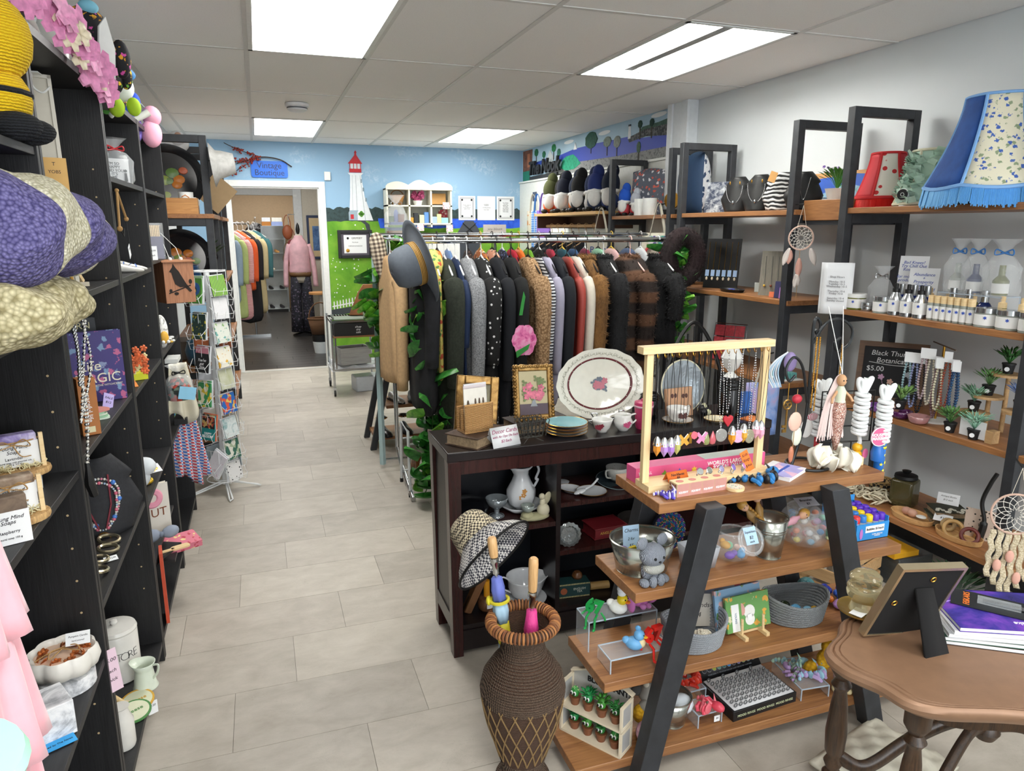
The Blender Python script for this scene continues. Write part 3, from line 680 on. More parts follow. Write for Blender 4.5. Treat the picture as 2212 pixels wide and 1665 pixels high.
# bookcase 2, shelf 1.02
MAGIC=pat('floral','3b2f78','c0628f',34,.45,c='7a9ac0')
book('book','purple illustrated book titled Life Magic standing on the shelf',(-.515,2.545,1.021),R(24),.155,.225,.022,MAGIC,title=[('Life',.045,-.02,.115),('MAGIC',.042,.0,.075),('POWER OF POSITIVE WITCHCRAFT',.0085,0,.052)],tm=M('efe6cf',.5))
book('book','dark spine book reading CORN behind the Life Magic book',(-.60,2.60,1.021),R(24),.17,.26,.02,M('23262c',.5),title=[('UNICORN',.03,0,.235)],tm=M('cfc79a',.5))
t=thing('boxed_game','brown boxed set with the words a peaceful life along its spine','box',(-.465,2.13,1.021),R(26));MB().span((-.022,-.02,0),(.022,.02,.155)).p('box',M('a8682f',.5),t,bev=.001);text('a peaceful life',.018,PAPER,t,(0,-.0206,.085),(PI/2,R(90),0));MB().span((-.009,-.021,.008),(.009,-.02,.024)).p('seal',M('d8cfa8',.5),t)
for k in range(5):
 MB().prism(rr(.075,.06,.02),.005).one('coaster',M(('d98f86','a9d2b0','d9e6d2','9cc8a4','cfe2cf')[k],.6),('pink topmost coaster of the stack','mint coaster right under the pink one','pale middle coaster of the stack','green coaster near the stack bottom','bottom pale green coaster of the stack')[k],'coaster',(-.49+U(-.006,.006),2.30+U(-.01,.01),1.021+(4-k)*.0056),U(0,1),group='stack of coasters')
card('price_tag','lilac handwritten price tag taped below the Life Magic book','tag',(-.475,2.43,1.022),(R(-40),R(25),R(24)),.03,.052,M('b4a6dc',.7),[('SALE',.011,0,.036),('$12',.011,0,.02)])
SIL=M('b9bcc0',.25,1)
def chain(pts,r,name,label,cat,mats,pend=None,step=None):
 t=thing(name,label,cat,pts[0]);o=Vector(pts[0]);beads([Vector(p)-o for p in pts],mats,t,r,'bead',step);return t
P1=-.425
for k,(a,b,c)in enumerate((((152,690),(172,830),'silver ball chain necklace looped on the bookcase edge, top of three'),((178,692),(176,905),'second beaded chain hanging on the bookcase edge'),((170,800),(188,1000),'lowest beaded chain with black tassel on the bookcase edge'))):
 p=[((-0.42,1.879,1.359)),((-0.42,1.992,1.343)),((-0.42,1.892,1.237))][k];q=[((-0.42,1.884,1.205)),((-0.42,1.858,1.127)),((-0.42,1.855,1.02))][k]
 pts=bez(p,((p[0]+q[0])/2+.004,p[1]+.01,(p[2]+q[2])/2),q,(q[0],q[1]+.025,q[2]+.03),(p[0],p[1]+.03,p[2]),n=10)
 tt=chain(pts,.0042,'bead_necklace',c,'necklace',[SIL,(M('d9d6cc',.3),.0035)]if k else[SIL])
 if k==2:o=Vector(q)-Vector(p);MB().tube([o,o+Vector((0,0,-.05)),o+Vector((.004,.012,-.085))],[.004,.012,.01],6).p('tassel',BLACK,tt)
# rope triangle hanging at the divider
t=thing('rope_hanger','jute rope triangle hanging from the bookcase divider','rope',(-0.425,2.711,1.682),R(90))
MB().tube([(0,0,0),(-.055,-.005,-.115)],.0042,7).tube([(0,0,0),(.09,-.005,-.085)],.0042,7).p('rope',TWINE,t)
MB().sph((-.055,-.005,-.12),.009).sph((.09,-.005,-.088),.008).sph((0,0,.002),.007).p('knot',TWINE,t)
card('price_tag','','',(.075,-.008,-.215),(0,R(-25),0),.032,.042,PAPER,[('LOVE',.008,0,.03)],par=t)
MB().cyl((.088,-.005,-.09),(.08,-.008,-.175),.0012).cyl((-.05,-.005,-.12),(.01,-.005,-.145),.0018).cyl((.01,-.005,-.145),(.025,-.005,-.12),.0018).p('wire',BLACK,t)
# shelf .63: bust with necklace, bracelets
BUST=M('26272b',.8,noise=(90,.2),bump=(200,.2))
def bust(label,loc,rz,h,mat=BUST,name='necklace_bust'):
 t=thing(name,label,'jewellery display',loc,rz)
 MB().sheet(lambda u,v:((u-.5)*h*(.42+.62*(1-abs(1.5*v-.55))if v<.72 else .9-(v-.72)*1.9)*.95,-.02*h/.2-.055*(1-(2*u-1)**2)*(1-.4*v)+.10*h*v,h*v),16,16).p('bust',mat,t,solid=.012,ang=180)
 return t
t=bust('black necklace bust with pink and blue beaded necklace',(-.53,2.43,.631),R(12),.24)
ar=[(.055*cos(a),-.062-.012*sin(-a),.135+(.10*sin(a)if sin(a)<0 else .045*sin(a)))for a in[2*PI*k/40 for k in range(41)]]
beads(ar,[M('d8d3c8',.3),M('d98ba0',.3),M('d8d3c8',.3),M('cfd6da',.3),(M('4a7fd0',.3),.008),M('d8d3c8',.3),M('c9b0b8',.3)],t,.0042)
ar2=[(p[0]*.85,p[1]-.004,p[2]-.012)for p in ar];beads(ar2,[M('d8d3c8',.3),(M('d06a80',.3),.006),M('e8e4dc',.3),M('9fb6d0',.3)],t,.0038)
MB().lathe([(0,0),(.016,0),(.016,.004),(0,.004)],18).p('pendant',M('2f2f38',.2,.3),t,loc=(0,-.085,.0),rot=(PI/2,0,0));MB().torus((0,-.087,0),.017,.002,20,5,(PI/2,0,0)).p('pendant_rim',GOLD,t)
MB().tube([(-.03,-.05,.19),(-.035,-.068,.1),(-.01,-.085,.03)],.003,5).tube([(.03,-.05,.19),(.03,-.068,.1),(.01,-.085,.03)],.003,5).p('cord',M('7a2433',.7),t)
card('price_tag','','',(-.035,-.062,.16),0,.03,.02,PAPER,[('14.00',.007,0,.01)],par=t)
for k,(x,y)in enumerate(((213,1190),(228,1180),(226,1212),(220,1236),(225,1262),(219,1290))):
 p=[(-0.5,2.346,0.594),(-0.5,2.296,0.586),(-0.5,2.261,0.576),(-0.5,2.234,0.555),(-0.5,2.23,0.527),(-0.5,2.181,0.515)][k]
 MB().torus((0,0,.012),.028-.002*(k%3),.0055,24,6,(R(12),R(8),0),1,.8).one('napkin_ring',M('c2b79a',.22,.9),('farthest silver bangle','second silver bangle from the jewellery bust','third silver bangle from the jewellery bust','fourth silver bangle, leaning','fifth silver bangle with pink tag','nearest small silver bangle')[k]+' on the shelf','bangle',(-.49+.01*(k%2),2.30-.07*k,.632),k*.5,group='silver bangles')
card('price_tag','white barcode tag lying among the silver bangles','tag',(-.46,2.16,.634),(R(-70),0,R(24)),.035,.02,PAPER,[('||||| 12.99',.007,0,.01)],shear=0)
# bottom shelf: canister, pitcher, jug, tins
CER=M('dedcd6',.22)
t=thing('canister','large white ceramic canister lettered STORE with knobbed lid','canister',(-.545,2.47,.081),R(24))
MB().lathe([(.062,0),(.067,.004),(.067,.165),(.064,.17)],36).p('body',CER,t);MB().lathe([(.066,.17),(.068,.176),(.064,.186),(0,.192)],36).p('lid',CER,t);MB().lathe([(.006,.19),(.012,.2),(.01,.21),(0,.213)],16).p('knob',CER,t)
for k,ch in enumerate('STORE'):
 a=(k-1.6)*.27;text(ch,.042,INK,t,(.0675*sin(a),-.0675*cos(a),.10),(PI/2,0,a),off=-.0012)
t=thing('enamel_pitcher','small pale green enamel pitcher in front of the canister','pitcher',(-.455,2.375,.081),R(150))
EN=M('d6dfcf',.25)
MB().lathe([(.038,0),(.038,.003),(.034,.01),(.027,.06),(.026,.068),(.036,.09)],28,cap=False,wob=lambda a,z:1+(.35*max(0,cos(a))**6 if z>.08 else 0)).p('body',EN,t,solid=.002);MB().lathe([(0,.002),(.037,.002)],20,cap=False).p('base',EN,t)
MB().tube(bez((-.034,0,.085),(-.055,0,.088),(-.05,0,.06),(-.03,0,.035)),.004,8,flat=.6).p('handle',EN,t)
t=thing('wooden_spoon','pale wooden honey spoon leaning behind the pitcher','spoon',(-.50,2.29,.081),(0,R(-35),R(24)));MB().cyl((0,0,.0),(0,0,.11),.009,.007,10).p('handle',PINE,t);MB().sph((0,0,-.003),(.016,.012,.02)).p('bowl',PINE,t)
MB().lathe([(.03,0),(.033,.01),(.033,.085),(.024,.105),(.02,.125),(.026,.13)],28).one('milk_jug',CER,'plain white ceramic jug at the bottom shelf front','jug',(-.475,2.09,.081))
card('price_tag','pink sale card with black border clipped to the bookcase upright','tag',(-.428,1.87,.40),(0,R(-4),R(32)),.04,.12,M('e3c7d6',.7),[('$5.00',.014,0,.09),('each',.013,0,.06),('pick',.013,0,.035)])
for k,(c1,lb,y)in enumerate((('d9a93a','yellow rimmed round cheese board coaster',2.30),('4f8a4a','green rimmed round coaster overlapping the yellow one',2.235))):
 t=thing('round_tin',lb,'coaster',(-.47,y,.0815+.007*k),(R(8),0,0));MB().lathe([(.05,0),(.05,.005)],28).p('rim',M(c1,.5),t);MB().lathe([(.044,.0052),(0,.0055)],28,cap=False).p('face',M('dfe2c4',.5),t);text('cheese',.02,M(c1,.5),t,(0,0,.006),(0,0,R(28)))
card('price_tag','small white tag hanging off the lowest shelf edge','tag',(-.430,2.31,.02),R(30),.03,.045,PAPER,[('9.50',.01,0,.03)])
# bookcase 3 contents ------------------------------------------------
def plush(label,loc,body,extra,sc=1,rz=R(32)):
 return blobs('plush_toy',label,'plush toy',loc,rz,[('body',body,[((0,0,.055),(.06,.05,.055)),((0,-.005,.125),(.045,.042,.042))]),('arm',body,[((-.06,-.02,.07),(.02,.02,.04)),((.06,-.02,.07),(.02,.02,.04))])]+extra,sc=sc)
FL1=pat('floral','15151b','e0a020',45,.8,c='d04fa0');FL2=pat('floral','15151b','7ac043',50,.8,c='e8c030')
plush('black plush with bright swirl print lying on the bookcase top',(-.475,2.78,2.0),FL1,[('patch',M('7fc0d8',.8),[((0,-.03,.16),(.02,.02,.014))])],1.5)
plush('plush toy with yellow and black floral body on the bookcase edge',(-.46,2.92,2.0),FL2,[('leaf_ear',M('8fcf3a',.8),[((.05,-.04,.13),(.018,.01,.035)),((-.05,-.04,.13),(.016,.01,.03))])],1.1)
blobs('plush_toy','plush with sky blue teardrop ear and lime green feet hanging over the edge','plush toy',(-.44,3.04,2.0),R(32),[('ear',M('4a8fd0',.7),[((0,-.03,.10),(.06,.012,.028))]),('body',M('e9ecec',.9),[((.02,.02,.06),(.05,.04,.05))]),('foot',M('a9cf2a',.8),[((-.03,-.055,-.02),(.027,.024,.034)),((.03,-.055,-.012),(.024,.022,.032))])])
blobs('plush_toy','small black plush with orange flowers and green paw','plush toy',(-.47,3.14,2.0),R(32),[('body',pat('floral','141418','e07a20',60,.8,c='e8c030'),[((0,-.03,.03),(.035,.03,.05))]),('paw',M('5ab04a',.8),[((-.045,-.04,-.01),(.02,.02,.022))]),('leg',M('e4e8e2',.8),[((-.03,-.045,.0),(.015,.015,.045))]),('ear',M('c02c34',.8),[((.02,-.02,.09),(.035,.02,.02))])])
blobs('plush_toy','patchwork plush with pink and navy patches behind the others','plush toy',(-.58,3.2,2.0),R(32),[('body',pat('cells','d88ca0','2f4f9f',30,.8,c='e8e6e2'),[((0,0,.07),(.07,.06,.07))]),('head',M('e6a8b4',.8),[((.01,-.01,.15),(.05,.045,.045))])])
blobs('plush_toy','royal blue plush with red cap on the third bookcase','plush toy',(-.48,3.36,2.0),R(32),[('body',M('2450c8',.8),[((0,-.02,.05),(.045,.04,.05)),((.05,0,.06),(.03,.03,.04))]),('cap',M('a01f34',.8),[((0,0,.115),(.05,.045,.03))])])
t=blobs('plush_toy','pink plush with round head and pale tube nose over the far bookcase edge','plush toy',(-.45,3.72,2.0),R(32),[('head',M('eba9c0',.7),[((.03,-.03,.05),(.04,.04,.045))]),('body',M('eba9c0',.7),[((.02,-.035,-.025),(.045,.035,.06))]),('scarf',pat('mottle','5a3fb0','9a8ae0',60,.8),[((-.05,-.02,-.01),(.04,.03,.06))]),('hat',M('3350b8',.8),[((-.06,0,.06),(.05,.04,.05))])])
MB().cyl((-.06,-.05,.02),(.0,-.07,.06),.012,.016,12).p('tube_nose',M('e4e8dc',.5),t)
CELLO=M('eef3f6',.1,alpha=.24,noise=(1,0),bump=(40,1.0))
def cello(label,loc,rz,w,h,inner,bow,group=None):
 t=thing('gift_bag',label,'gift bag',loc,rz,group)
 inner(t)
 MB().lathe([(w*.45,0),(w*.5,h*.1),(w*.48,h*.5),(w*.3,h*.68),(w*.07,h*.76),(w*.2,h*.88),(w*.38,h)],18,cap=False,sy=.7,wob=lambda a,z:1+.16*sin(5*a+30*z)).p('cellophane',CELLO,t,ang=180)
 b=MB().torus((0,0,h*.76),w*.09,.004,12,5)
 for s_ in(-1,1):b.tube(bez((0,-w*.1,h*.76),(s_*w*.2,-w*.14,h*.82),(s_*w*.22,-w*.14,h*.73),(0,-w*.1,h*.76)),.0028,5)
 b.p('ribbon',bow,t);return t
def mugcard(t):
 MB().span((-.05,.0,.004),(.05,.006,.095)).p('card',PAPER,t);text("I'M SO\nHAPPY\nAND YOU\nIT'S\nME",.015,INK,t,(-.005,-.0006,.05),shear=0)
 MB().at((.035,-.002,.03),(PI/2,0,0)).prism(ring(.006,8,(0,.02)),.001).prism([(-.006,-.02),(.006,-.02),(.004,.012),(-.004,.012)],.001).p('drawing',INK,t)
cello('cellophane gift bag with a white HAPPY card and red bow',(-.50,3.22,1.731),R(30),.13,.17,mugcard,M('c01c28',.4),'cellophane gift bags')
cello('taller cellophane gift bag with red bow behind the HAPPY card',(-.56,3.05,1.731),R(30),.13,.20,lambda t:MB().lathe([(.04,0),(.04,.085)],20).p('mug',M('d9dee6',.3),t),M('c01c28',.4),'cellophane gift bags')
# shelf 1.40: lamb figurine, ceramic shoe, tag
t=blobs('lamb_figurine','white ceramic lamb figurine on the shelf behind the rope','figurine',(-.53,2.86,1.401),R(24),[('body',CER,[((0,0,.045),(.035,.025,.03)),((.03,0,.085),(.018,.018,.03))]),('leg',CER,[((-.02,.01,.015),(.008,.008,.016)),((-.02,-.01,.015),(.008,.008,.016)),((.02,.01,.015),(.008,.008,.016)),((.02,-.01,.015),(.008,.008,.016))])])
MB().span((-.02,-.006,.1),(.02,.006,.19)).p('signboard',M('d6d8d2',.6),t,rot=(0,R(-8),0))
t=thing('ceramic_shoe','white ceramic shoe with tiny blue flowers','figurine',(-.475,3.02,1.401),R(30));MB().loft([[(x,y*w,z)for y,z in((-1,0),(1,0),(1,hh),(-1,hh))]for x,w,hh in((-.07,.02,.045),(-.04,.027,.048),(0,.026,.03),(.045,.022,.02),(.07,.01,.012))]).p('shoe',CER,t,sub=2);f=MB();flowers(f,[(.02,0,.03),(.0,.012,.034),(.035,-.008,.026)],.008);f.p('flower',M('5a78b8',.5),t)
t=thing('ceramic_shoe','second white ceramic shoe beyond the first one','figurine',(-.475,3.16,1.401),R(24));MB().loft([[(x,y*w,z)for y,z in((-1,0),(1,0),(1,hh),(-1,hh))]for x,w,hh in((-.06,.018,.04),(-.03,.024,.042),(0,.023,.028),(.04,.02,.018),(.06,.01,.01))]).p('shoe',CER,t,sub=2)
# shelf 1.005: wooden flower house
t=thing('flower_house','carved wooden flower ornament with bright yellow base','ornament',(-.49,2.95,1.006),R(28))
MB().span((-.055,-.03,0),(.055,.03,.028)).p('base',M('d9dc2a',.5),t,bev=.002);MB().span((-.05,-.015,.028),(-.02,.015,.16)).span((-.05,-.02,.1),(.0,.02,.12)).p('tower',M('d8c48e',.6),t);MB().bar((-.05,0,.2),(.0,0,.13),.03,.012).p('roof',M('6d9a3a',.6),t)
f=MB();flowers(f,[(U(-.04,.05),-.03,U(.03,.13))for _ in range(34)],.013,dirs=[(0,-1,.2)]*34);f.p('wooden_flowers',M('d9683a',.6,noise=(70,.5)),t,solid=.002)
f=MB();flowers(f,[(U(-.04,.05),-.028,U(.03,.1))for _ in range(20)],.011,dirs=[(0,-1,.2)]*20);f.p('wooden_flowers',M('e8d7a0',.6),t,solid=.002)
card('price_tag','orange paper tag lying below the flower ornament','tag',(-.455,2.80,1.008),(R(-60),0,R(28)),.03,.04,M('e88a3a',.7),[('$8',.014,0,.02)])
# bookcase 3 shelf .60: earrings card
t=thing('earring_card','white card with gold discs hanging over a shelf edge','jewellery',(-.47,3.05,.602),(R(-65),0,R(30)));MB().span((-.045,0,0),(.045,.001,.05)).p('card',PAPER,t);m=MB()
for k in range(5):m.at((-.025+.0125*k,-.001,.012+.008*(k%3)),(PI/2,0,0)).lathe([(.008,0),(.008,.002),(0,.003)],10)
m.p('gold_discs',GOLD,t)
blobs('gold_bracelet','gold beaded bracelet coiled on the shelf','bracelet',(-.48,2.93,.602),0,[('beads',M('c9a22a',.3,.6),[((.025*cos(k),.03*sin(k),.008),.008)for k in[j*.45 for j in range(14)]])])
# bookcase 3 bottom: cloud plush, doughnut book, boxes
blobs('plush_toy','pale grey cloud plush slumped at the bookcase side','plush toy',(-.52,2.86,.60),R(32),[('body',M('d3d8dd',.9),[((0,-.02,.05),(.07,.05,.05)),((-.02,-.05,.0),(.05,.04,.05)),((.05,-.03,.09),(.04,.04,.035))])])
t=book('book','cookbook with pink doughnut photograph and letters UT',(-.48,3.04,.345),R(31),.13,.21,.02,M('dcd6cc',.5),title=[('NUT',.05,0,.09)],tm=M('7a3f1f',.5));MB().at((.0,-.0105,.155),(PI/2,0,0)).lathe([(.016,0),(.02,.006),(.036,.006),(.042,0)],20,cap=False).p('doughnut',M('e69ab0',.5),t)
MB().span((-.3,-.14,.0),(.3,.14,.012)).one('loose_board',wood('202022','2f2f31',0,1,.5),'low black shelf board carrying the doughnut book','board',(-.585,3.06,.332),R(90))
t=thing('hair_bow','grey fabric bow lying in front of the doughnut book','bow',(-.46,2.98,.346),R(32));MB().sph((-.04,-.02,.03),(.04,.02,.028)).sph((.04,-.02,.025),(.035,.02,.025)).p('loop',M('8a93a3',.8),t,ang=180);MB().sph((0,-.025,.027),.012).p('knot',M('6d7686',.8),t)
t=thing('gift_box','pink and yellow floral box sticking out of the lowest shelf','box',(-.40,3.12,.25),(R(10),0,R(26)));MB().span((-.07,-.05,0),(.07,.05,.028)).p('box',pat('floral','d7788c','e8d890',40,.6,c='b83a4a'),t)
MB().span((-.09,-.12,.0),(.09,.12,.012)).one('loose_board',BLACKWOOD,'small black shelf board under the pink floral box','board',(-.50,3.10,.236),R(0))
MB().span((-.006,-.05,0),(.006,.05,.28)).one('notebook',M('c4492a',.5),'thin orange red board leaning upright at the bookcase front','notebook',(-.435,2.82,.082),(R(-3),0,R(8)))
t=thing('spatula','pale wooden spatula lying above the orange red board','spatula',(-.42,2.92,.315),R(26));MB().span((-.06,-.006,.0),(.02,.006,.006)).p('handle',PINE,t);MB().at((.045,0,0)).prism(rr(.07,.035,.012),.006).p('blade',PINE,t)
MB().span((-.1,-.04,0),(.1,.04,.012)).one('loose_board',BLACKWOOD,'narrow black ledge under the wooden spatula','board',(-.46,2.92,.302),R(65))
# bookcase 4 contents ------------------------------------------------
t=thing('incense_bundle','cellophane sleeve of wooden sticks with dark purple wrap','incense',(-.45,3.66,1.426),R(32));MB().span((-.04,-.012,0),(.04,.012,.1)).p('purple_wrap',M('3a3360',.5),t);m=MB()
for k in range(9):m.cyl((-.03+k*.0075,0,.1),(-.03+k*.0075,0,.15),.003,n=6)
m.p('sticks',PINE,t);MB().span((-.044,-.015,0),(.044,.015,.16)).p('cellophane',CELLO,t)
card('price_tag','white card standing beside the incense sleeve','tag',(-.44,3.53,1.426),R(32),.04,.06,PAPER,[('$4.99',.011,0,.04),('each',.01,0,.02)])
t=thing('wood_lantern','laser-cut wooden lantern box with cardinal on a branch','lantern',(-.40,3.86,1.21),R(26))
SBR=wood('8a5a40','b07c5c',2,1.4,.6)
MB().span((-.07,-.07,0),(.07,.07,.195)).p('box',SBR,t,bev=.001);MB().span((-.078,-.078,.195),(.078,.078,.202)).p('lid',wood('9a6646','c08a66',0,1,.6),t)
m=MB();m.at((0,-.0705,0),(PI/2,0,0)).prism([(-.045,.15),(-.03,.17),(-.025,.188),(-.012,.165),(0,.15),(.012,.125),(.03,.09),(.055,.055),(.045,.05),(.02,.075),(0,.075),(-.022,.09),(-.03,.12),(-.035,.145)],.001).prism([(-.055,.05),(.05,.085),(.052,.08),(-.053,.045)],.001).prism(ring(.011,8,(-.02,.045),1,.7),.001).prism(ring(.012,8,(.05,.1),.7,1),.001).prism(ring(.009,8,(-.045,.06),.8,1),.001);m.p('cut_out_bird',M('1d1612',.8),t)
MB().tube([(-.02,-.03,.2),(-.03,-.01,.26),(-.04,.03,.33)],.0015,5).tube([(.03,-.03,.2),(.02,-.01,.26),(-.03,.03,.33)],.0015,5).sph((-.02,-.03,.208),.009).sph((.03,-.03,.208),.009).p('cord',WHITE,t)
MB().cyl((-.04,.03,.33),(-.04,.06,.33),.003).p('hook_peg',WHITE,t)
blobs('owl_ornament','white birch owl ornament with round yellow face','ornament',(-.46,3.70,1.011),R(31),[('trunk',pat('mottle','cfd0cc','eeeeea',40,.8,c='8a8a86'),[((0,0,.075),(.03,.025,.08))]),('face',M('d9a63a',.6),[((0,-.025,.05),(.02,.012,.03))]),('eye',WHITE,[((-.012,-.036,.03),.008),((.012,-.036,.03),.008)])])
blobs('pebble_ornament','white and yellow pebble heap beside the owl','ornament',(-.455,3.84,1.011),R(31),[('pebble',WHITE,[((U(-.03,.03),U(-.02,.02),.008+.006*k),(.014,.01,.007))for k in range(5)]),('pebble',M('c9a43a',.6),[((.01,-.01,.006),(.014,.01,.006))])])
cello('dark cellophane bag with a pale blue label hanging from the bookcase',(-.41,3.68,.76),R(28),.13,.17,lambda t:(MB().span((-.04,-.075,.01),(.04,-.07,.07)).p('label_card',M('8cc6e4',.6),t,rot=(0,R(14),0)),MB().lathe([(.05,.0),(.055,.06),(.03,.1)],16).p('contents',pat('cells','2c3430','6a7a6a',60,.7,c='b04030'),t)),BLACK)
def cloth(name,label,loc,rz,w,h,mat,folds=4,amp=.02,cat='cloth',lines=()):
 t=thing(name,label,cat,loc,rz);MB().sheet(lambda u,v:((u-.5)*w*(.55+.45*v),amp*sin(u*folds*2*PI)*(.4+v*.8)-.015*v,-h*v*(1-.12*sin(u*7))),28,12).p('fabric',mat,t,solid=.003,ang=180);return t
cloth('linen_apron','cream linen cloth draped from the bookcase upright',(-.42,3.83,.91),R(32),.16,.28,M('cfcab6',.9,bump=(200,.3)),2,.016)
cloth('bandana','red and blue checked cloth hanging over the lowest shelf',(-.415,3.86,.60),R(32),.2,.30,pat('gingham','c83a48','3a78c8',60,.8,c='d6d4d8',axis=1),4,.03)
cloth('bandana','second red and blue cloth bunched behind the first',(-.43,4.0,.62),R(32),.18,.32,pat('gingham','b83040','4a8ad0',45,.8,c='8fc06a',axis=1),5,.03)
MB().span((-.07,-.03,0),(.07,.03,.02)).one('peg_rail',WHITE,'small white peg rail holding the draped cloths','rail',(-.45,3.93,.905),R(90))
MB().span((-.12,-.05,0),(.12,.01,.03)).one('peg_rail',BLACKWOOD,'black peg rail holding the red and blue cloths','rail',(-.45,3.93,.60),R(90))

# ================================================================ CARD SPINNER
WW=M('e6e9ea',.35)
t=thing('card_spinner','white wire card spinner on four splayed feet beside the bookcases','card rack',(-.29,4.44,0))
MB().cyl((0,0,.05),(0,0,1.33),.016,n=12).p('pole',WW,t)
for k in range(4):
 a=R(-90+8)+k*PI/2;MB().tube([(.01*cos(a),.01*sin(a),.075),(.19*cos(a),.19*sin(a),.012),(.2*cos(a),.2*sin(a),.008),(.185*cos(a+.1),.185*sin(a+.1),.012),(.02*cos(a+.5),.02*sin(a+.5),.06)],.005,7).p('foot',WW,t)
for z in(.09,1.325):MB().torus((0,0,z),.1,.003,24,5).torus((0,0,z),.06,.003,20,5).p('hoop',WW,t)
FACES=[(R(225),[1.223,1.02,.828,.625,.424,.21]),(R(315),[1.262,1.131,.994,.852,.724,.578,.433,.298,.163]),(R(45),[1.2,.95,.7,.45,.22]),(R(135),[1.2,.95,.7,.45,.22])]
def pocket(a,z,w=.06):
 m=MB();n=Vector((cos(a),sin(a),0));s_=Vector((-sin(a),cos(a),0));c=n*.085+Vector((0,0,z))
 for k in(-1,0,1):m.tube([c+s_*w*k+Vector((0,0,.07)),c+s_*w*k-Vector((0,0,.075)),c+n*.03+s_*w*k-Vector((0,0,.075)),c+n*.045+s_*w*k-Vector((0,0,.03))],.0016,5)
 m.tube([c-s_*w*1.25+Vector((0,0,.0)),c-s_*w+n*.04-Vector((0,0,.045)),c+s_*w+n*.04-Vector((0,0,.045)),c+s_*w*1.25],.0016,5).tube([c-s_*w+Vector((0,0,.07)),c+s_*w+Vector((0,0,.07))],.0016,5).tube([-c.normalized()*0+Vector((0,0,z-.07)),c-Vector((0,0,.07))],.002,5)
 m.p('wire_pocket',WW,t)
for a,zs in FACES:
 for z in zs:pocket(a,z)
CARDS=[[(pat('mottle','3f7a2a','5a9a3a',8,.5),'green greeting card with a blue circle and penguin in the top spinner pocket','penguin'),(pat('floral','1f3a33','c9b83a',40,.5,c='6a9a8a'),'dark green greeting card with yellow flowers in the second pocket',''),(M('17171b',.5),'black and pink greeting card with white script','script'),(pat('cells','3f9a5a','e8e2c0',40,.5,c='e3c63a'),'lemon and green striped greeting card in the fourth pocket',''),(M('1f8f8f',.5),'happy birthday greeting card in teal with coral envelope','bday'),(pat('floral','e3dfe6','d7c3cf',30,.6,c='cfd6da'),'pale floral greeting card askew in the lowest left pocket','')],
   [(pat('stripe','5f6a5a','8fd03a',30,.5),'grey greeting card with lime zigzags on the right of the spinner',''),(M('dcdde0',.6),'plain white greeting cards in the second right pocket',''),(pat('floral','d9ded4','6aa6a0',40,.6,c='8fb86a'),'teal leaf patterned greeting card in the third right pocket',''),(pat('floral','e9e6d8','d9a83a',35,.6,c='7aa05a'),'white greeting card with yellow flowers in the fourth right pocket',''),(pat('mottle','d5d6cc','b3b890',10,.6),'off-white wrapped greeting card in the fifth right pocket',''),(pat('cells','2f6ab8','d05a48',50,.5,c='e0c060'),'bright blue multicoloured greeting card in the sixth right pocket',''),(pat('mottle','c3d6d8','dfe6e6',20,.6,c='7fa8ac'),'pale teal greeting card in the seventh right pocket',''),(pat('cells','3a6a5a','dfe0d4',45,.6,c='a9b89a'),'green and white checked greeting card in the eighth right pocket',''),(pat('dots','e8e8e8','26262a',55,.6,w=.5),'white greeting card with black dots in the lowest right pocket','')]]
for(a,zs),cs in zip(FACES[:2],CARDS):
 for k,(z,(mt,lb,kind))in enumerate(zip(zs,cs)):
  n=Vector((cos(a),sin(a),0));p=Vector((-.29,4.44,0))+n*.096+Vector((0,0,z-.073))
  h=.15 if a<5 else .115
  tl=R(U(-4,4))if not(k==5 and a<5)else R(28)
  o=MB().span((-.05,-.004,0),(.05,.004,h)).one('greeting_card',mt,lb,'card',tuple(p),(R(-9),tl,a+PI/2),'greeting cards in the spinner')
  MB().span((-.053,.005,0),(.053,.014,h+.006)).p('envelopes',M('e3e6ea',.7)if kind!='bday' else M('e2724f',.6),o)
  if kind=='penguin':
   MB().at((.005,-.0045,.08),(PI/2,0,0)).prism(ring(.036,24),.0006).p('disc',M('2f5f9f',.5),o);MB().at((.005,-.0052,.075),(PI/2,0,0)).prism(ring(.014,14,(0,0),.8,1.2),.0006).p('penguin_body',M('1c1f2a',.5),o);MB().at((.005,-.006,.07),(PI/2,0,0)).prism(ring(.009,12,(0,0),.8,1.1),.0006).p('penguin_belly',M('e6c86a',.5),o)
  if kind=='script':text("You've\ngot\nthis",.024,PAPER,o,(0,-.0045,.05),shear=.4);MB().span((-.05,-.0052,.11),(.05,-.004,.15)).p('pink_band',pat('floral','d98a9a','e8c0c6',40,.5,c='b04a60'),o)
  if kind=='bday':text('HAPPY\nBIRTHDAY',.019,PAPER,o,(0,-.0045,.03),off=.0005);MB().span((-.05,-.005,.07),(.05,-.004,.15)).p('cake_band',pat('cells','2a2326','c0503a',70,.5,c='d8b06a'),o)
for a,zs in FACES[2:]:
 for k,z in enumerate(zs):
  n=Vector((cos(a),sin(a),0));p=Vector((-.29,4.44,0))+n*.096+Vector((0,0,z-.073))
  MB().span((-.05,-.004,0),(.05,.004,.14)).one('greeting_card',(M('d8dade',.6),M('b9683f',.6),M('cfd3da',.6),M('e0ded6',.6),M('9aa8b0',.6))[k],('white','terracotta','pale grey','cream','blue grey')[k]+' greeting card on the '+('far right' if a<2 else 'far left')+' side of the spinner','card',tuple(p),(R(-9),0,a+PI/2),'greeting cards in the spinner')

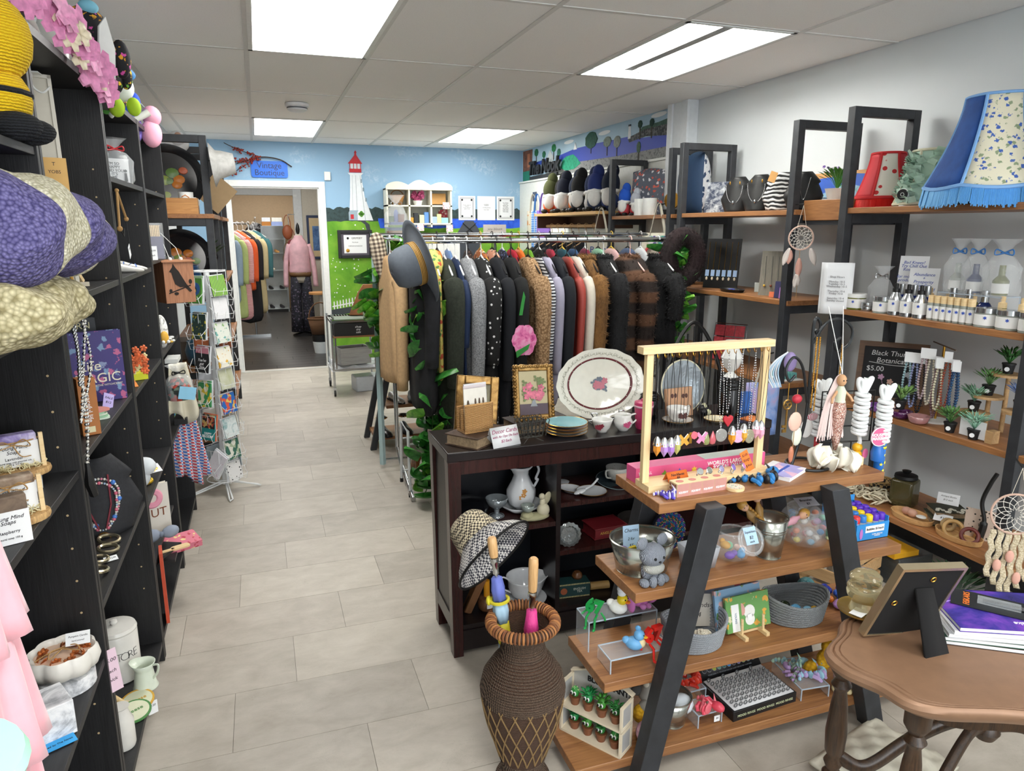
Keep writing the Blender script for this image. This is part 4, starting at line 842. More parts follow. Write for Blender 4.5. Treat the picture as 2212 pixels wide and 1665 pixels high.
# ================================================================ LADDER RACKS (dark posts, wooden boards)
def ladder(name,label,x0,x1,ys,zs,ztop,bz,boards,wall=1,tr=.042):
 """end frames at each y: inverted U of two posts; boards run between; x0 = front post"""
 t=thing(name,label,'shelf',((x0+x1)/2,(ys[0]+ys[-1])/2,0));ox,oy=(x0+x1)/2,(ys[0]+ys[-1])/2
 for y in ys:
  for x in(x0,x1):MB().span((x-ox-tr/2,y-oy-tr/2,0),(x-ox+tr/2,y-oy+tr/2,ztop)).p('post',DARKPOST,t,bev=.002)
  MB().span((min(x0,x1)-ox+tr/2,y-oy-tr/2,ztop-tr),(max(x0,x1)-ox-tr/2,y-oy+tr/2,ztop)).p('top_bar',DARKPOST,t,bev=.002)
  for z in zs:MB().span((min(x0,x1)-ox+tr/2,y-oy-tr/2,z-.026-tr),(max(x0,x1)-ox-tr/2,y-oy+tr/2,z-.0265)).p('crossbar',DARKPOST,t)
 for z,(b0,b1)in zip(zs,boards):MB().span((min(x0,x1)-ox-.01,b0-oy,z-.026),(max(x0,x1)-ox+.03,b1-oy,z)).p('board',WALNUT,t,bev=.002)
 return t
ladder('ladder_rack','dark ladder rack with oval trays behind the card spinner',-.265,-.64,(4.73,5.40),(1.645,1.19,.72,.27),2.09,0,[(4.70,5.44)]*4,-1)
ladder('ladder_rack','farthest dark ladder rack near the boutique doorway',-.265,-.64,(5.92,7.0),(1.645,1.19,.72,.27),2.09,0,[(5.88,7.04)]*4,-1)
# trays with painted fruit
FRUIT=pat('cells','2a2a24','b8702a',16,.35,c='3a4632')
def tray(label,loc,rot,a,b):
 t=thing('oval_tray',label,'tray',loc,rot)
 MB().lathe([(0,0),(.8,0),(.9,.02),(1.0,.035),(1.0,.04),(.88,.03),(.78,.012),(0,.012)],48,sx=a,sy=b).p('tray',M('16161a',.25),t)
 for k in range(11):
  x,y=U(-.55,.55)*a,U(-.5,.3)*b;MB().at((x,y,.013)).lathe([(U(.02,.034),0),(.02,.004),(0,.005)],12,sx=1.2).p('painted_fruit',M(random.choice(('c9782a','d9a03a','b8542a','5a7a3a','8a9a4a')),.35),t)
 for s_ in(-1,1):MB().torus((s_*a*.98,0,.03),.03,.006,14,6,(0,0,0)).p('handle',M('141418',.3),t)
tray('upper black oval tray painted with fruit on the ladder rack',(-.50,5.08,1.86),(R(78),R(0),R(12)),.21,.21)
tray('lower black oval tray painted with yellow fruit on the ladder rack',(-.47,5.02,1.375),(R(74),0,R(15)),.19,.18)
t=thing('wooden_box','open pale wooden box under the upper tray','box',(-.41,4.78,1.646));OAK=wood('a9713c','d09a5c',0,1,.5)
m=MB().span((-.09,-.05,0),(.09,-.042,.09)).span((-.09,.042,0),(.09,.05,.09)).span((-.09,-.042,0),(-.082,.042,.09)).span((.082,-.042,0),(.09,.042,.09)).span((-.082,-.042,0),(.082,.042,.006));m.p('box',OAK,t)
t=thing('mug','white mug with orange squiggle inside the wooden box','mug',(-.385,4.78,1.653));MB().lathe([(.036,0),(.04,.004),(.041,.118),(.038,.118),(.037,.01),(0,.008)],24).p('cup',WHITE,t);MB().torus((.045,0,.06),.025,.005,14,6,(PI/2,0,0)).p('handle',WHITE,t);MB().tube([(-.02,-.037,.09),(0,-.0415,.1),(.02,-.037,.085)],.003,5).p('painted_squiggle',M('d0803a',.5),t)
blobs('lace_doll','white lace bonnet doll on the rack top','doll',(-.5,5.35,2.1),0,[('lace',M('dfe0e2',.9,bump=(120,.6)),[((0,0,.0),(.12,.06,.07)),((.05,-.03,.03),(.05,.05,.05))]),('face',M('c49a86',.6),[((.06,-.065,.045),.022)])])
t=thing('bucket_hat','pale grey bucket hat hanging on the rack post','hat',(-.195,4.73,1.93),(0,R(84),0));MB().lathe([(0,.1),(.055,.095),(.075,.03),(.08,.0),(.125,-.03)],28,cap=False,sy=.9,wob=lambda a,z:1+.05*sin(3*a)).p('crown',pat('mottle','b3b3b0','cfcfcc',20,.9),t,solid=.003,ang=180)
MB().cyl((0,0,0),(.035,0,0),.005).one('peg',M('3a3a3c',.5),'small dark peg holding the bucket hat','peg',(-.243,4.73,1.95))
MB().span((-.09,-.004,-.1),(.09,.004,.1)).one('cardboard_sign',M('b59a74',.8),'tan cardboard diamond hanging behind the bucket hat','sign',(-.24,5.33,1.79),(0,R(42),0))
for k,(x,y,z,c,lb)in enumerate(((-.42,4.80,1.191,'1c3a5c','navy blue ceramic pot on the rack middle shelf'),(-.40,4.85,.721,'23506a','teal glazed pot on the rack lower shelf'),(-.40,4.82,.271,'b9bcc0','grey metal pot on the rack lowest shelf'))):
 t=thing('glazed_pot',lb,'pot',(x,y,z));MB().lathe([(.05,0),(.07,.02),(.08,.09),(.065,.14),(.068,.15)],24,cap=False).p('bowl',M(c,.3),t,solid=.004);MB().lathe([(0,.004),(.05,.004)],16,cap=False).p('bottom',M(c,.3),t)
t=thing('fern_plant','small dark leafy plant behind the upper tray','plant',(-.36,5.25,1.191));MB().lathe([(.045,0),(.055,.08)],16).p('pot',M('3a3c40',.5),t);m=MB();leafy(m,(0,0,.08),.2,.12,60,.012,.04);m.p('leaves',M('2f4a2c',.7),t)
for k,(z,c,lb)in enumerate(((.271,'8a7a6a','brown wicker style box on the lowest rack board'),(.721,'5a5148','dark framed box on the lower rack board'))):
 MB().span((-.11,-.12,0),(.11,.12,.12)).one('storage_box',M(c,.7),lb,'box',(-.45,5.15,z),0,bev=.004)

# ================================================================ GARMENTS
def fuzz(o,n,L,mat,seed=1):
 """short hairs standing on a mesh part"""
 rnd=random.Random(seed);me=o.data;vs,fs=[],[];P=[p for p in me.polygons];W=[p.area for p in P]
 for p in rnd.choices(P,W,k=n):
  c=[me.vertices[i].co for i in p.vertices];w=[rnd.random()for _ in c];s=sum(w);q=sum((a*b/s for a,b in zip(c,w)),Vector());d=p.normal+Vector((rnd.uniform(-.6,.6),rnd.uniform(-.6,.6),rnd.uniform(-1.3,.1)));d.normalize();e=d.orthogonal().normalized()*L*.13;k=len(vs);vs+=[q-e-p.normal*.004,q+e-p.normal*.004,q+d*L*rnd.uniform(.6,1.1)];fs.append((k,k+1,k+2))
 m=MB();m.v=[tuple(v)for v in vs];m.f=fs;h=m.p('fur_pile',mat,o.parent,ang=180);h['kind']='stuff';return h

def garment(name,label,loc,rz,L,mat,hw=.2,th=.032,sleeve=.5,hang=None,flare=.05,cat='garment',group=None,hook=True,slm=None,seed=1,collar=None,slw=.045,thb=1.25):
 """garment on a hanger; local origin = rail centre, width along y, thickness along x"""
 t=thing(name,label,cat,loc,rz,group);rnd=random.Random(seed)
 hm=hang or WHITE
 if hook:
  MB().tube(bez((0,0,-.085),(0,0,-.03),(.0,.016,-.012),(0,.02,.006),(0,.008,.022),(0,-.012,.016),(0,-.018,.0),n=5),.0026,6).p('hanger_hook',hm,t)
  MB().tube([(0,-hw*.9,-.18),(0,-.05,-.105),(0,0,-.082),(0,.05,-.105),(0,hw*.9,-.18)],.005,6).p('hanger_bar',hm,t)
 N=28;rings=[];ph=rnd.uniform(0,6)
 prof=[(-.093,.045,.45),(-.112,.075,.7),(-.14,.12,.8),(-.18,hw*.82,.85),(-.225,hw,.95),(-.29,hw*.97,1.05),(-.4,hw*.96,1.1),(-.6,hw*(.97+flare*.4),thb*.95),(-.8,hw*(1+flare*.8),thb),(-1.1,hw*(1.02+flare),thb)]
 prof=[p for p in prof if-p[0]<L-.04]+[(-L,hw*(1+flare),thb)]
 for z,w,k in prof:
  r=[]
  for i in range(N):
   a=2*PI*i/N;f=1+.20*sin(5*a+ph+z*3)*min(1,(-z)/.5)
   r.append((th*k*f*cos(a),w*(abs(sin(a))**.75)*(1 if sin(a)>0 else-1),z+.01*sin(3*a+ph)*(z==-L)))
  rings.append(r)
 MB().loft(rings).p('body',mat,t,ang=180,sub=1)
 if sleeve:
  for s_ in(-1,1):
   e=sleeve;MB().tube(bez((0,s_*(hw-.035),-.215),(.004,s_*(hw+.012),-.3),(.0,s_*(hw+.02),-.17-e*.55),(-.006,s_*(hw+.012),-.17-e),n=5),[slw*.8]+[slw*(1.05-.25*k/15)for k in range(15)],12,flat=.85).p('sleeve',slm or mat,t,ang=180)
 if collar:MB().torus((0,0,-.102),.06,.014,20,8,(0,0,0),.55,1).p('collar',collar,t,ang=180)
 return t

# ================================================================ BACK WALL GOODS
t=thing('door_sign','blue rounded sign reading Vintage Boutique above the doorway','sign',(.17,8.302,2.17));MB().at((0,0,0),(PI/2,0,0)).prism(rr(.37,.17,.025),.008).p('plate',M('1f6fe0',.5),t);text('Vintage\nBoutique',.085,M('1b2f5c',.5),t,(0,-.0085,.0),sx=.98)
t=thing('berry_branch','artificial branch with red berries above the boutique sign','branch',(0,8.28,2.2));m=MB();rb=M('8e2a1c',.5,noise=(60,.4))
m.tube(bez((.40,0,-.0),(.28,-.01,.07),(.1,-.015,.09),(-.05,-.015,.05),(-.15,-.015,.02)),.006,6).tube(bez((.1,-.01,.09),(-.05,-.02,.13),(-.2,-.02,.19),(-.26,-.02,.22)),.004,5).tube(bez((-.05,-.01,.05),(-.2,-.02,.04),(-.28,-.02,.05)),.003,5).tube(bez((.0,-.01,.05),(-.12,-.02,-.03),(-.22,-.02,-.1)),.003,5).p('twig',M('3a2a20',.8),t)
m=MB()
for k in range(150):
 q=random.choice((((.08,.08),(-.06,.06)),((.05,.10),(-.17,.17)),((-.02,.05),(-.27,.05)),((.02,.06),(-.2,-.09))));u=U(0,1);m.sph((q[0][0]+(q[1][0]-q[0][0])*u+U(-.025,.025),-.02+U(-.02,.01),q[0][1]+(q[1][1]-q[0][1])*u+U(-.02,.02)),.0085,6,4)
m.p('berries',rb,t,ang=180)['kind']='stuff'
MB().span((-.033,-.025,-.045),(.033,.0,.045)).one('wall_sensor',WHITE,'small white alarm sensor beside the doorway trim','sensor',(.765,8.306,2.115),0,bev=.004)
# cubby shelf with scalloped top
t=thing('cubby_shelf','cream six-cubby wall shelf with scalloped top','shelf',(1.735,8.19,1.57));CR=M('e4e2d2',.5)
for x in(-.37,-.125,.122,.352):MB().span((x,-.1,0),(x+.018,.11,.42)).p('divider',CR,t)
for z in(.03,.225,.405):MB().span((-.37,-.1,z),(.37,.11,z+.016)).p('shelf',CR,t)
MB().span((-.37,.1,.02),(.37,.112,.42)).p('back_panel',M('cfd0c6',.6),t)
MB().at((0,-.1,0),(PI/2,0,0)).prism([(-.375,.405),(.375,.405),(.375,.44)]+[(.375-.75*k/36,.455+.045*abs(sin(k*PI/12+0))*(1.25 if 12<=k<=24 else .8))for k in range(1,36)]+[(-.375,.44)],.016).p('scalloped_top',CR,t)
def goods(name,label,cat,x,z,w,d,h,mat,y=8.2,rz=0):return MB().span((-w/2,-d/2,0),(w/2,d/2,h)).one(name,mat,label,cat,(x,y,z),rz,bev=.003)
Z1,Z2=1.812,1.617
t=thing('wicker_basket','small wicker basket in the top left cubby','basket',(1.5,8.18,Z1));MB().lathe([(.05,0),(.08,.1)],20,cap=False).p('bowl',pat('knit','8a5a2a','c8975a',60,.8,.8),t,solid=.005);MB().torus((0,0,.1),.08,.007,20,6).p('rim',M('9a6a34',.8),t);MB().tube([(.07*cos(a),0,.1+.06*sin(a))for a in[PI*k/10 for k in range(11)]],.005,6).p('handle',M('9a6a34',.8),t)
t=thing('flower_bunch','pink flower bunch in a white dish in the middle cubby','flowers',(1.73,8.17,Z1));MB().lathe([(.04,0),(.055,.05)],18).p('dish',WHITE,t);m=MB();flowers(m,[(U(-.06,.06),U(-.04,.04),U(.06,.14))for _ in range(60)],.024);m.p('petals',M('c05a86',.7,noise=(40,.4)),t)['kind']='stuff'
goods('cutting_board','tan wooden board on a stand in the top right cubby','board',1.97,Z1+.012,.18,.015,.12,M('c49556',.6));goods('plate_stand','small black wire stand under the tan board','stand',1.97,Z1+.001,.12,.05,.01,BLACK)
for k,(x,z,w,h,c,lb)in enumerate(((1.50,Z2,.05,.1,'23262c','dark blue box in the lower left cubby'),(1.645,Z2,.05,.06,'d69a3a','orange candle in the middle lower cubby'),(1.70,Z2,.05,.11,'2a2d33','black box next to the orange candle'),(1.765,Z2,.055,.09,'c9cfae','pale patterned box in the lower cubby'),(1.82,Z2,.05,.12,'5f8fd0','blue and white box at the cubby divider'),(1.9,Z2,.08,.07,'9fb6dc','lilac box in the lower right cubby'),(1.965,Z2,.05,.1,'d3d89a','pale yellow box in the lower right cubby'),(2.03,Z2,.08,.06,'8fd0cc','aqua box in the lower right cubby'))):
 goods('gift_box',lb,'box',x,z,w,.05,h,M(c,.6),8.16)
goods('gift_box','red floral box behind the aqua one','box',2.035,Z2,.1,.03,.15,pat('floral','b83a4a','e08a90',30,.6,c='d9d0c8'),8.25)
for k,(x,z,lb)in enumerate(((2.035,1.77,'pink checked paper tag at the upper cubby edge'),(1.735,1.53,'pink checked paper tag below the middle cubby'),(2.07,1.52,'pink checked paper tag at the lower cubby corner'))):MB().span((-.04,-.002,0),(.04,.002,.075)).one('checked_tag',pat('floral','e6d8d4','c05a66',60,.7,c='d99aa0'),lb,'tag',(x,8.08,z),R(6),'pink checked tags')
# framed certificate and posted sheets
t=thing('framed_certificate','black framed certificate with gold seal on the painted meadow','certificate',(1.03,8.285,1.385));m=MB()
for a,b in(((-.19,-.155),(-.155,.155)),((.155,-.155),(.19,.155)),((-.155,-.155),(.155,-.12)),((-.155,.12),(.155,.155))):m.span((a[0],-.015,a[1]),(b[0],.02,b[1]))
m.p('frame',M('1b1c20',.4),t,bev=.004);MB().span((-.156,0,-.121),(.156,.01,.121)).p('mat_board',M('5a5560',.7),t);MB().span((-.125,-.002,-.1),(.125,0,.1)).p('sheet',PAPER,t);text('GRIMSBY',.03,INK,t,(.02,-.0025,.065));text('The Nook',.016,INK,t,(0,-.0025,.02));text('in recognition of the opening of your business\nwith best wishes for your continued success',.0085,INK,t,(0,-.0025,-.02));MB().at((-.085,-.003,-.07),(PI/2,0,0)).lathe([(.02,0),(.02,.002),(0,.003)],18).p('gold_seal',GOLD,t);MB().at((-.08,-.003,.065),(PI/2,0,0)).prism(ring(.014,6),.001).p('crest',INK,t)
for k,(x0,x1,lb,ornate,lines)in enumerate(((2.237,2.442,'white notice sheet with ornate border, leftmost of three',1,'If you open it\nclose it\nif you drop it\npick it up'),(2.467,2.688,'plain printed notice sheet between the two ornate ones',0,'BUSINESS\nLICENCE\n\nis hereby granted\n\nTown Clerk'),(2.707,2.928,'white notice sheet with ornate border, rightmost of three',1,'Our Rules\nbe kind\nplease ask\nfor help\nno returns\nshop local\nenjoy your\nvisit today'))):
 t=thing('notice_sheet',lb,'notice',((x0+x1)/2,8.302,1.652));w=(x1-x0)/2;MB().span((-w,-.002,0),(w,0,.275)).p('sheet',PAPER,t);text(lines,.017 if ornate else .014,INK,t,(0,-.0025,.15))
 if ornate:
  m=MB()
  for e,f in((.022,.004),(.034,.002)):
   for a,b in(((-w+e,e),(-w+e+f,.275-e)),((w-e-f,e),(w-e,.275-e)),((-w+e,e),(w-e,e+f)),((-w+e,.275-e-f),(w-e,.275-e))):m.span((a[0],-.003,a[1]),(b[0],-.002,b[1]))
  for sx_ in(-1,1):
   for z in(.045,.23):m.at((sx_*(w-.045),-.002,z),(PI/2,0,0)).prism(star(.016,.6,6),.001)
  m.p('border',INK,t)
# white counter cabinet, gift basket, sign, dark stool back
t=thing('counter_cabinet','tall white counter cabinet against the mural wall','cabinet',(1.73,7.98,0));MB().span((-.36,-.26,0),(.36,.3,1.48)).p('body',WHITE,t,bev=.004);MB().span((-.37,-.28,1.48),(.37,.3,1.505)).p('worktop',WHITE,t,bev=.004)
for x in(-.18,.18):d=MB().span((x-.17,-.275,.05),(x+.17,-.261,1.44)).p('door',WHITE,t,bev=.003);MB().cyl((x*.2,-.285,.7),(x*.2,-.285,.85),.006).p('handle',CHROME,d)
def hamper(t):
 for k,c in enumerate(('6b4a2a','3a4a6a','5a7a3a','4a5a8a')):MB().span((-.1+.01*k,-.05,.03*k),(.1-.01*k,.05,.03*k+.027)).p('folded_towel',M(c,.9),t)
 MB().lathe([(.025,.12),(.025,.22),(.01,.25)],12).p('bottle',M('3a4f8a',.3),t);MB().lathe([(.035,.12),(.04,.2)],12).p('pot',M('6a4030',.5),t,loc=(.05,0,0));MB().lathe([(.03,.12),(.03,.18)],12).p('jar',M('3a5a3a',.5),t,loc=(-.05,.01,0))
cello('large cellophane gift hamper with silver bow on the white counter',(1.42,7.84,1.506),0,.24,.40,hamper,M('c9ccd0',.3,.8))
t=thing('counter_sign','taupe sign reading you bloom SELF SERVE behind the clothes rail','sign',(2.55,7.9,0));MB().span((-.135,-.006,1.42),(.135,.006,1.6)).p('panel',M('b3aca4',.7),t);text('you bloom',.04,M('5a524c',.6),t,(0,-.0065,1.55),shear=.3);text('SELF SERVE',.047,M('5a524c',.6),t,(0,-.0065,1.48));MB().cyl((0,.008,0),(0,.008,1.5),.012).p('pole',M('4a4a4c',.5),t);MB().lathe([(.14,0),(.14,.012),(.02,.03)],20).p('base',M('4a4a4c',.5),t)
t=thing('folding_screen','small dark grey cross-tied panel behind the clothes rail','panel',(2.26,7.95,0));MB().at((0,0,0),(PI/2,0,0)).prism([(-.14,1.2),(.14,1.2),(.14,1.5),(.05,1.64),(-.05,1.64),(-.14,1.5)],.02).p('cloth_panel',M('3c4148',.8),t);MB().cyl((-.12,-.025,1.45),(.08,-.025,1.62),.004).cyl((.12,-.025,1.45),(-.08,-.025,1.62),.004).p('lacing',BLACK,t);MB().span((-.1,0,0),(-.08,.02,1.2)).span((.08,0,0),(.1,.02,1.2)).p('leg',BLACK,t)

# ================================================================ TROLLEY, ROUND BIN, BASKET
t=thing('utility_cart','chrome two-shelf utility cart on castors by the doorway','cart',(.80,7.02,0));
for x in(-.21,.21):
 for y in(-.24,.24):
  MB().cyl((x,y,.08),(x,y,.74),.011,n=10).p('post',CHROME,t);MB().cyl((x-.008,y,.032),(x+.008,y,.032),.032,n=16).p('castor',BLACK,t);MB().span((x-.014,y-.012,.03),(x+.014,y+.012,.085)).p('castor_fork',CHROME,t)
for z,nm in((.26,'lower_shelf'),(.72,'upper_shelf')):
 s_=MB().span((-.22,-.25,z-.02),(.22,-.24,z)).span((-.22,.24,z-.02),(.22,.25,z)).span((-.22,-.24,z-.02),(-.21,.24,z)).span((.21,-.24,z-.02),(.22,.24,z)).p(nm,CHROME,t);m=MB()
 for k in range(16):m.cyl((-.2+k*.0267,-.24,z-.004),(-.2+k*.0267,.24,z-.004),.003,n=5)
 m.p('wire_grid',CHROME,s_)['kind']='stuff'
t=thing('green_tray','grey green drawer tray on top of the cart','tray',(.80,6.92,.722));MB().span((-.19,-.14,0),(.19,.14,.008)).span((-.19,-.14,0),(-.185,.14,.03)).span((.185,-.14,0),(.19,.14,.03)).p('tray',M('6f7a6c',.6),t)
t=thing('chalk_box','black box with white handwriting hanging under the cart top','box',(.80,6.79,.575));MB().span((-.19,-.03,0),(.19,.1,.115)).p('box',M('131315',.6),t);text('shop\nthe\nsale',.03,PAPER,t,(.03,-.0305,.058),shear=.3);MB().span((-.2,-.04,-.015),(.2,.11,0)).p('wooden_base',WALNUTX,t);
MB().span((-.19,-.02,-.31),(-.175,.0,-.015)).span((.175,-.02,-.31),(.19,0,-.015)).p('support',CHROME,t)
t=thing('leather_case','tan brown leather case propped on the cart','bag',(.93,7.06,.722),(R(-14),0,R(-12)));MB().at((0,0,0),(PI/2,0,0)).prism([(-.14,0),(.15,0),(.15,.3),(.0,.3),(-.05,.22)],.07).p('case',M('8a5526',.5,noise=(12,.3)),t,bev=.006)
t=thing('storage_crate','grey washed wooden crate on the cart lower shelf','crate',(.79,6.95,.285),R(12));GW=wood('8f8f8d','a9a9a6',0,1,.7)
for a,b in(((-.15,-.1),(.15,-.088)),((-.15,.088),(.15,.1)),((-.15,-.088),(-.138,.088)),((.138,-.088),(.15,.088))):MB().span((*a,0),(*b,.16)).p('side',GW,t,bev=.002)
MB().span((-.138,-.088,0),(.138,.088,.01)).p('bottom',GW,t)
MB().sheet(lambda u,v:((u-.5)*.46,(v-.5)*.52,.272+.012*sin(u*17)*sin(v*13)-(.03 if v<.06 or u<.06 else 0)),24,24).one('plastic_liner',M('c9cdd2',.25,trans=.3),'crumpled clear plastic sheet lining the cart lower shelf','plastic sheet',(.80,7.02,0),ang=180)
MB().span((-.13,-.1,0),(.13,.1,.15)).one('plastic_tub',M('c3c9cf',.35),'pale grey plastic tub on the floor under the cart','tub',(.92,7.0,0),R(8),bev=.012)
t=thing('wicker_basket','dark wicker shopping basket with tall handle inside the doorway','basket',(.68,9.35,.24));WK=pat('knit','4a2f1c','8a5f3a',60,.8,.8,axis=2)
MB().lathe([(.11,0),(.15,.2)],24,cap=False,sy=.7).p('bowl',WK,t,solid=.008);MB().lathe([(0,.004),(.11,.004)],20,cap=False,sy=.7).p('bottom',WK,t);MB().torus((0,0,.2),.15,.012,24,6,sy=.7).p('rim',WK,t);MB().tube([(.14*cos(a),0,.2+.2*sin(a))for a in[PI*k/12 for k in range(13)]],.009,6).p('handle',WK,t)
t=thing('waste_bin','white bin with black liner under the wicker basket','bin',(.68,9.35,0));MB().lathe([(.09,0),(.11,.15)],24).p('bin',WHITE,t);MB().lathe([(.111,.15),(.113,.235)],24).p('liner',BLACK,t)
t=thing('side_table','small wooden side table at the mannequin','table',(.74,9.9,0));MB().lathe([(.15,.7),(.15,.725)],28).p('top',OAK,t);MB().cyl((0,0,.03),(0,0,.7),.02).p('column',M('d8d0c4',.5),t);MB().lathe([(.12,0),(.12,.02),(.03,.04)],20).p('base',M('d8d0c4',.5),t)

# ================================================================ BOUTIQUE GOODS
t=thing('dress_mannequin','mannequin in a pink blouse and dark paisley trousers in the boutique','mannequin',(.555,11.0,0),R(0))
MB().lathe([(.12,.78),(.14,.86),(.105,1.02),(.13,1.2),(.135,1.28),(.09,1.37),(.05,1.42),(.045,1.47),(0,1.475)],28,sy=.68).p('torso',M('c9c0b0',.7),t,ang=180)
MB().lathe([(.012,1.47),(.025,1.5),(.03,1.54),(.02,1.6),(0,1.64)],14).p('neck_cap',BLACK,t)
BL=M('dcaeb6',.75,noise=(14,.12));MB().lathe([(.14,.88),(.155,.96),(.14,1.06),(.145,1.2),(.145,1.29),(.1,1.38),(.06,1.43),(.058,1.455)],32,sy=.7,cap=False,wob=lambda a,z:1+.03*sin(7*a+9*z)).p('blouse',BL,t,ang=180,solid=.004)
for s_ in(-1,1):MB().tube(bez((s_*.13,0,1.33),(s_*.18,-.01,1.15),(s_*.2,-.02,.95),(s_*.21,-.03,.72),n=5),.045,12,flat=.8).p('sleeve',BL,t,ang=180)
PA=pat('floral','20202a','6a5f74',30,.8,c='3f3f4f')
for s_ in(-1,1):MB().tube([(s_*.06,0,.93),(s_*.08,0,.6),(s_*.085,.0,.3),(s_*.085,0,.06)],[.085,.088,.092,.1],16,flat=.9).p('trouser_leg',PA,t,ang=180)
MB().lathe([(.15,.87),(.155,.9),(.15,.93)],28,sy=.7,cap=False).p('belt',M('6a4a2a',.6),t,solid=.006);MB().lathe([(.16,0),(.16,.015),(.02,.06)],20).p('base',BLACK,t)
t=thing('glass_display_case','tall glass display cabinet at the boutique back wall','cabinet',(.275,14.45,0));m=MB()
for x in(-.2,.2):
 for y in(-.18,.18):m.span((x-.012,y-.012,0),(x+.012,y+.012,1.6))
m.p('frame',M('9fa4a6',.3,.8),t)
for z in(.06,.42,.78,1.1,1.36,1.6):MB().span((-.2,-.18,z-.006),(.2,.18,z)).p('glass_shelf',M('dfe9ea',.1,trans=.5),t)
MB().span((-.21,-.19,0),(.21,.19,.05)).p('plinth',BLACK,t);MB().span((-.2,.175,.06),(.2,.18,1.6)).p('back_pane',M('b9bfc0',.1),t)
for k,(x,z,lb,c)in enumerate(((-.1,.061,'dark shoe on the case floor','2a2a30'),(.08,.061,'second dark shoe on the case floor','33333a'),(-.1,.421,'black high heel shoe in the glass case','1b1b1f'),(.1,.421,'black and white high heel shoe in the glass case','222226'),(-.05,.781,'beaded cream clutch in the glass case','cfc8b4'),(.05,1.101,'wooden box in the glass case','b98a52'),(-.1,1.101,'pale folded scarf in the glass case','c9d3dc'))):
 MB().loft([[(xx,y*w,zz)for y,zz in((-1,0),(1,0),(1,hh),(-1,hh))]for xx,w,hh in((-.07,.03,.09),(-.02,.035,.06),(.03,.035,.045),(.08,.02,.03))]).one('display_item',M(c,.5),lb,'accessory',(.275+x,14.42,z),R(-60),sub=1)
for k,(x,z,w,c,lb)in enumerate(((.17,1.601,.16,'b3742f','orange brown box on the glass case'),(.36,1.601,.2,'8fa0d0','lilac blue box on the glass case'),(.17,1.676,.15,'dfe3ea','white box on the orange brown box'),(.36,1.676,.18,'e6e6e0','white printed box on the lilac box'))):
 MB().span((-w/2,-.1,0),(w/2,.1,.074)).one('shoe_box',M(c,.6),lb,'box',(x,14.45,z),0,bev=.002)
t=thing('framed_print','blue framed print on the boutique partition','picture',(.86,11.585,1.42));MB().span((-.14,-.02,-.33),(.14,.01,.33)).p('frame',M('2f3a58',.4),t,bev=.006);MB().span((-.105,-.023,-.29),(.105,-.02,.29)).p('mat_board',M('d3bd94',.7),t);MB().span((-.06,-.025,-.2),(.06,-.023,.17)).p('print',pat('mottle','2a4a7a','5f86b8',12,.5),t)
t=thing('boutique_rail','garment rail along the boutique left side','garment rail',(-.30,10.0,0));MB().cyl((-.13-.26*.95,-1.1,1.62),(-.13+.26*1.2,1.1,1.62),.014).p('rail',CHROME,t)
for y in(-1.1,1.1):MB().cyl((-.1+.26*y,y,.02),(-.1+.26*y,y,1.62),.014).p('post',CHROME,t);MB().span((-.3+.26*y,y-.02,0),(.1+.26*y,y+.02,.03)).p('foot',CHROME,t)
PUF=pat('stripe','d98f94','eebcbc',22,.6,.8,axis=2)
for k,(y,mt,L,lb)in enumerate(((9.15,M('8a9aa6',.8),1.0,'blue grey jacket nearest on the boutique rail'),(9.38,M('b7c27a',.8),1.15,'lime green coat on the boutique rail'),(9.6,PUF,1.2,'pink quilted puffer coat on the boutique rail'),(9.82,M('e0602a',.8),.85,'orange jacket on the boutique rail'),(10.05,M('1a1a1e',.8),1.3,'black dress on the boutique rail'),(10.3,M('c9b68a',.8),1.2,'tan coat on the boutique rail'),(10.55,M('3a6a6f',.8),.7,'teal top on the boutique rail'))):
 garment('hanging_coat',lb,(-.42+.26*(y-9.1),y,1.62),R(62),L,mt,hw=.19,th=.05,sleeve=.55,seed=k,group='clothes on the boutique rail',cat='coat')
garment('hanging_dress','black and white dress on the tan boutique wall',(-.02,14.82,1.75),R(85),1.2,pat('mottle','0e0e10','1c1c20',8,.8,c='b9b9bc'),hw=.2,th=.03,sleeve=.0,seed=9,cat='dress')
MB().cyl((0,-.1,0),(0,.06,0),.006).one('wall_peg',CHROME,'chrome peg for the dress on the tan wall','peg',(-.02,14.85,1.75))
for k,(x,z,c,lb,s_)in enumerate(((.43,1.5,'a55b3a','rust leather handbag hanging on the boutique post',1),(.48,1.3,'8a3a3c','dark red handbag below the rust one',.9),(.41,1.1,'6a5230','olive brown handbag lowest on the boutique post',1))):
 t=thing('handbag',lb,'handbag',(x,11.45,z));MB().sph((0,0,0),(.075*s_,.04,.11*s_)).p('pouch',M(c,.5),t,ang=180);MB().tube([(.05*cos(a),0,.08+.17*sin(a))for a in[PI*j/10 for j in range(11)]],.006,6).p('strap',M(c,.5),t)
MB().cyl((0,0,1.0),(0,0,1.76),.006).cyl((0,-.0,1.76),(.1,.13,1.76),.006).one('bag_hanger',CHROME,'thin metal strip holding the handbags on the post','hanger',(.45,11.45,0))

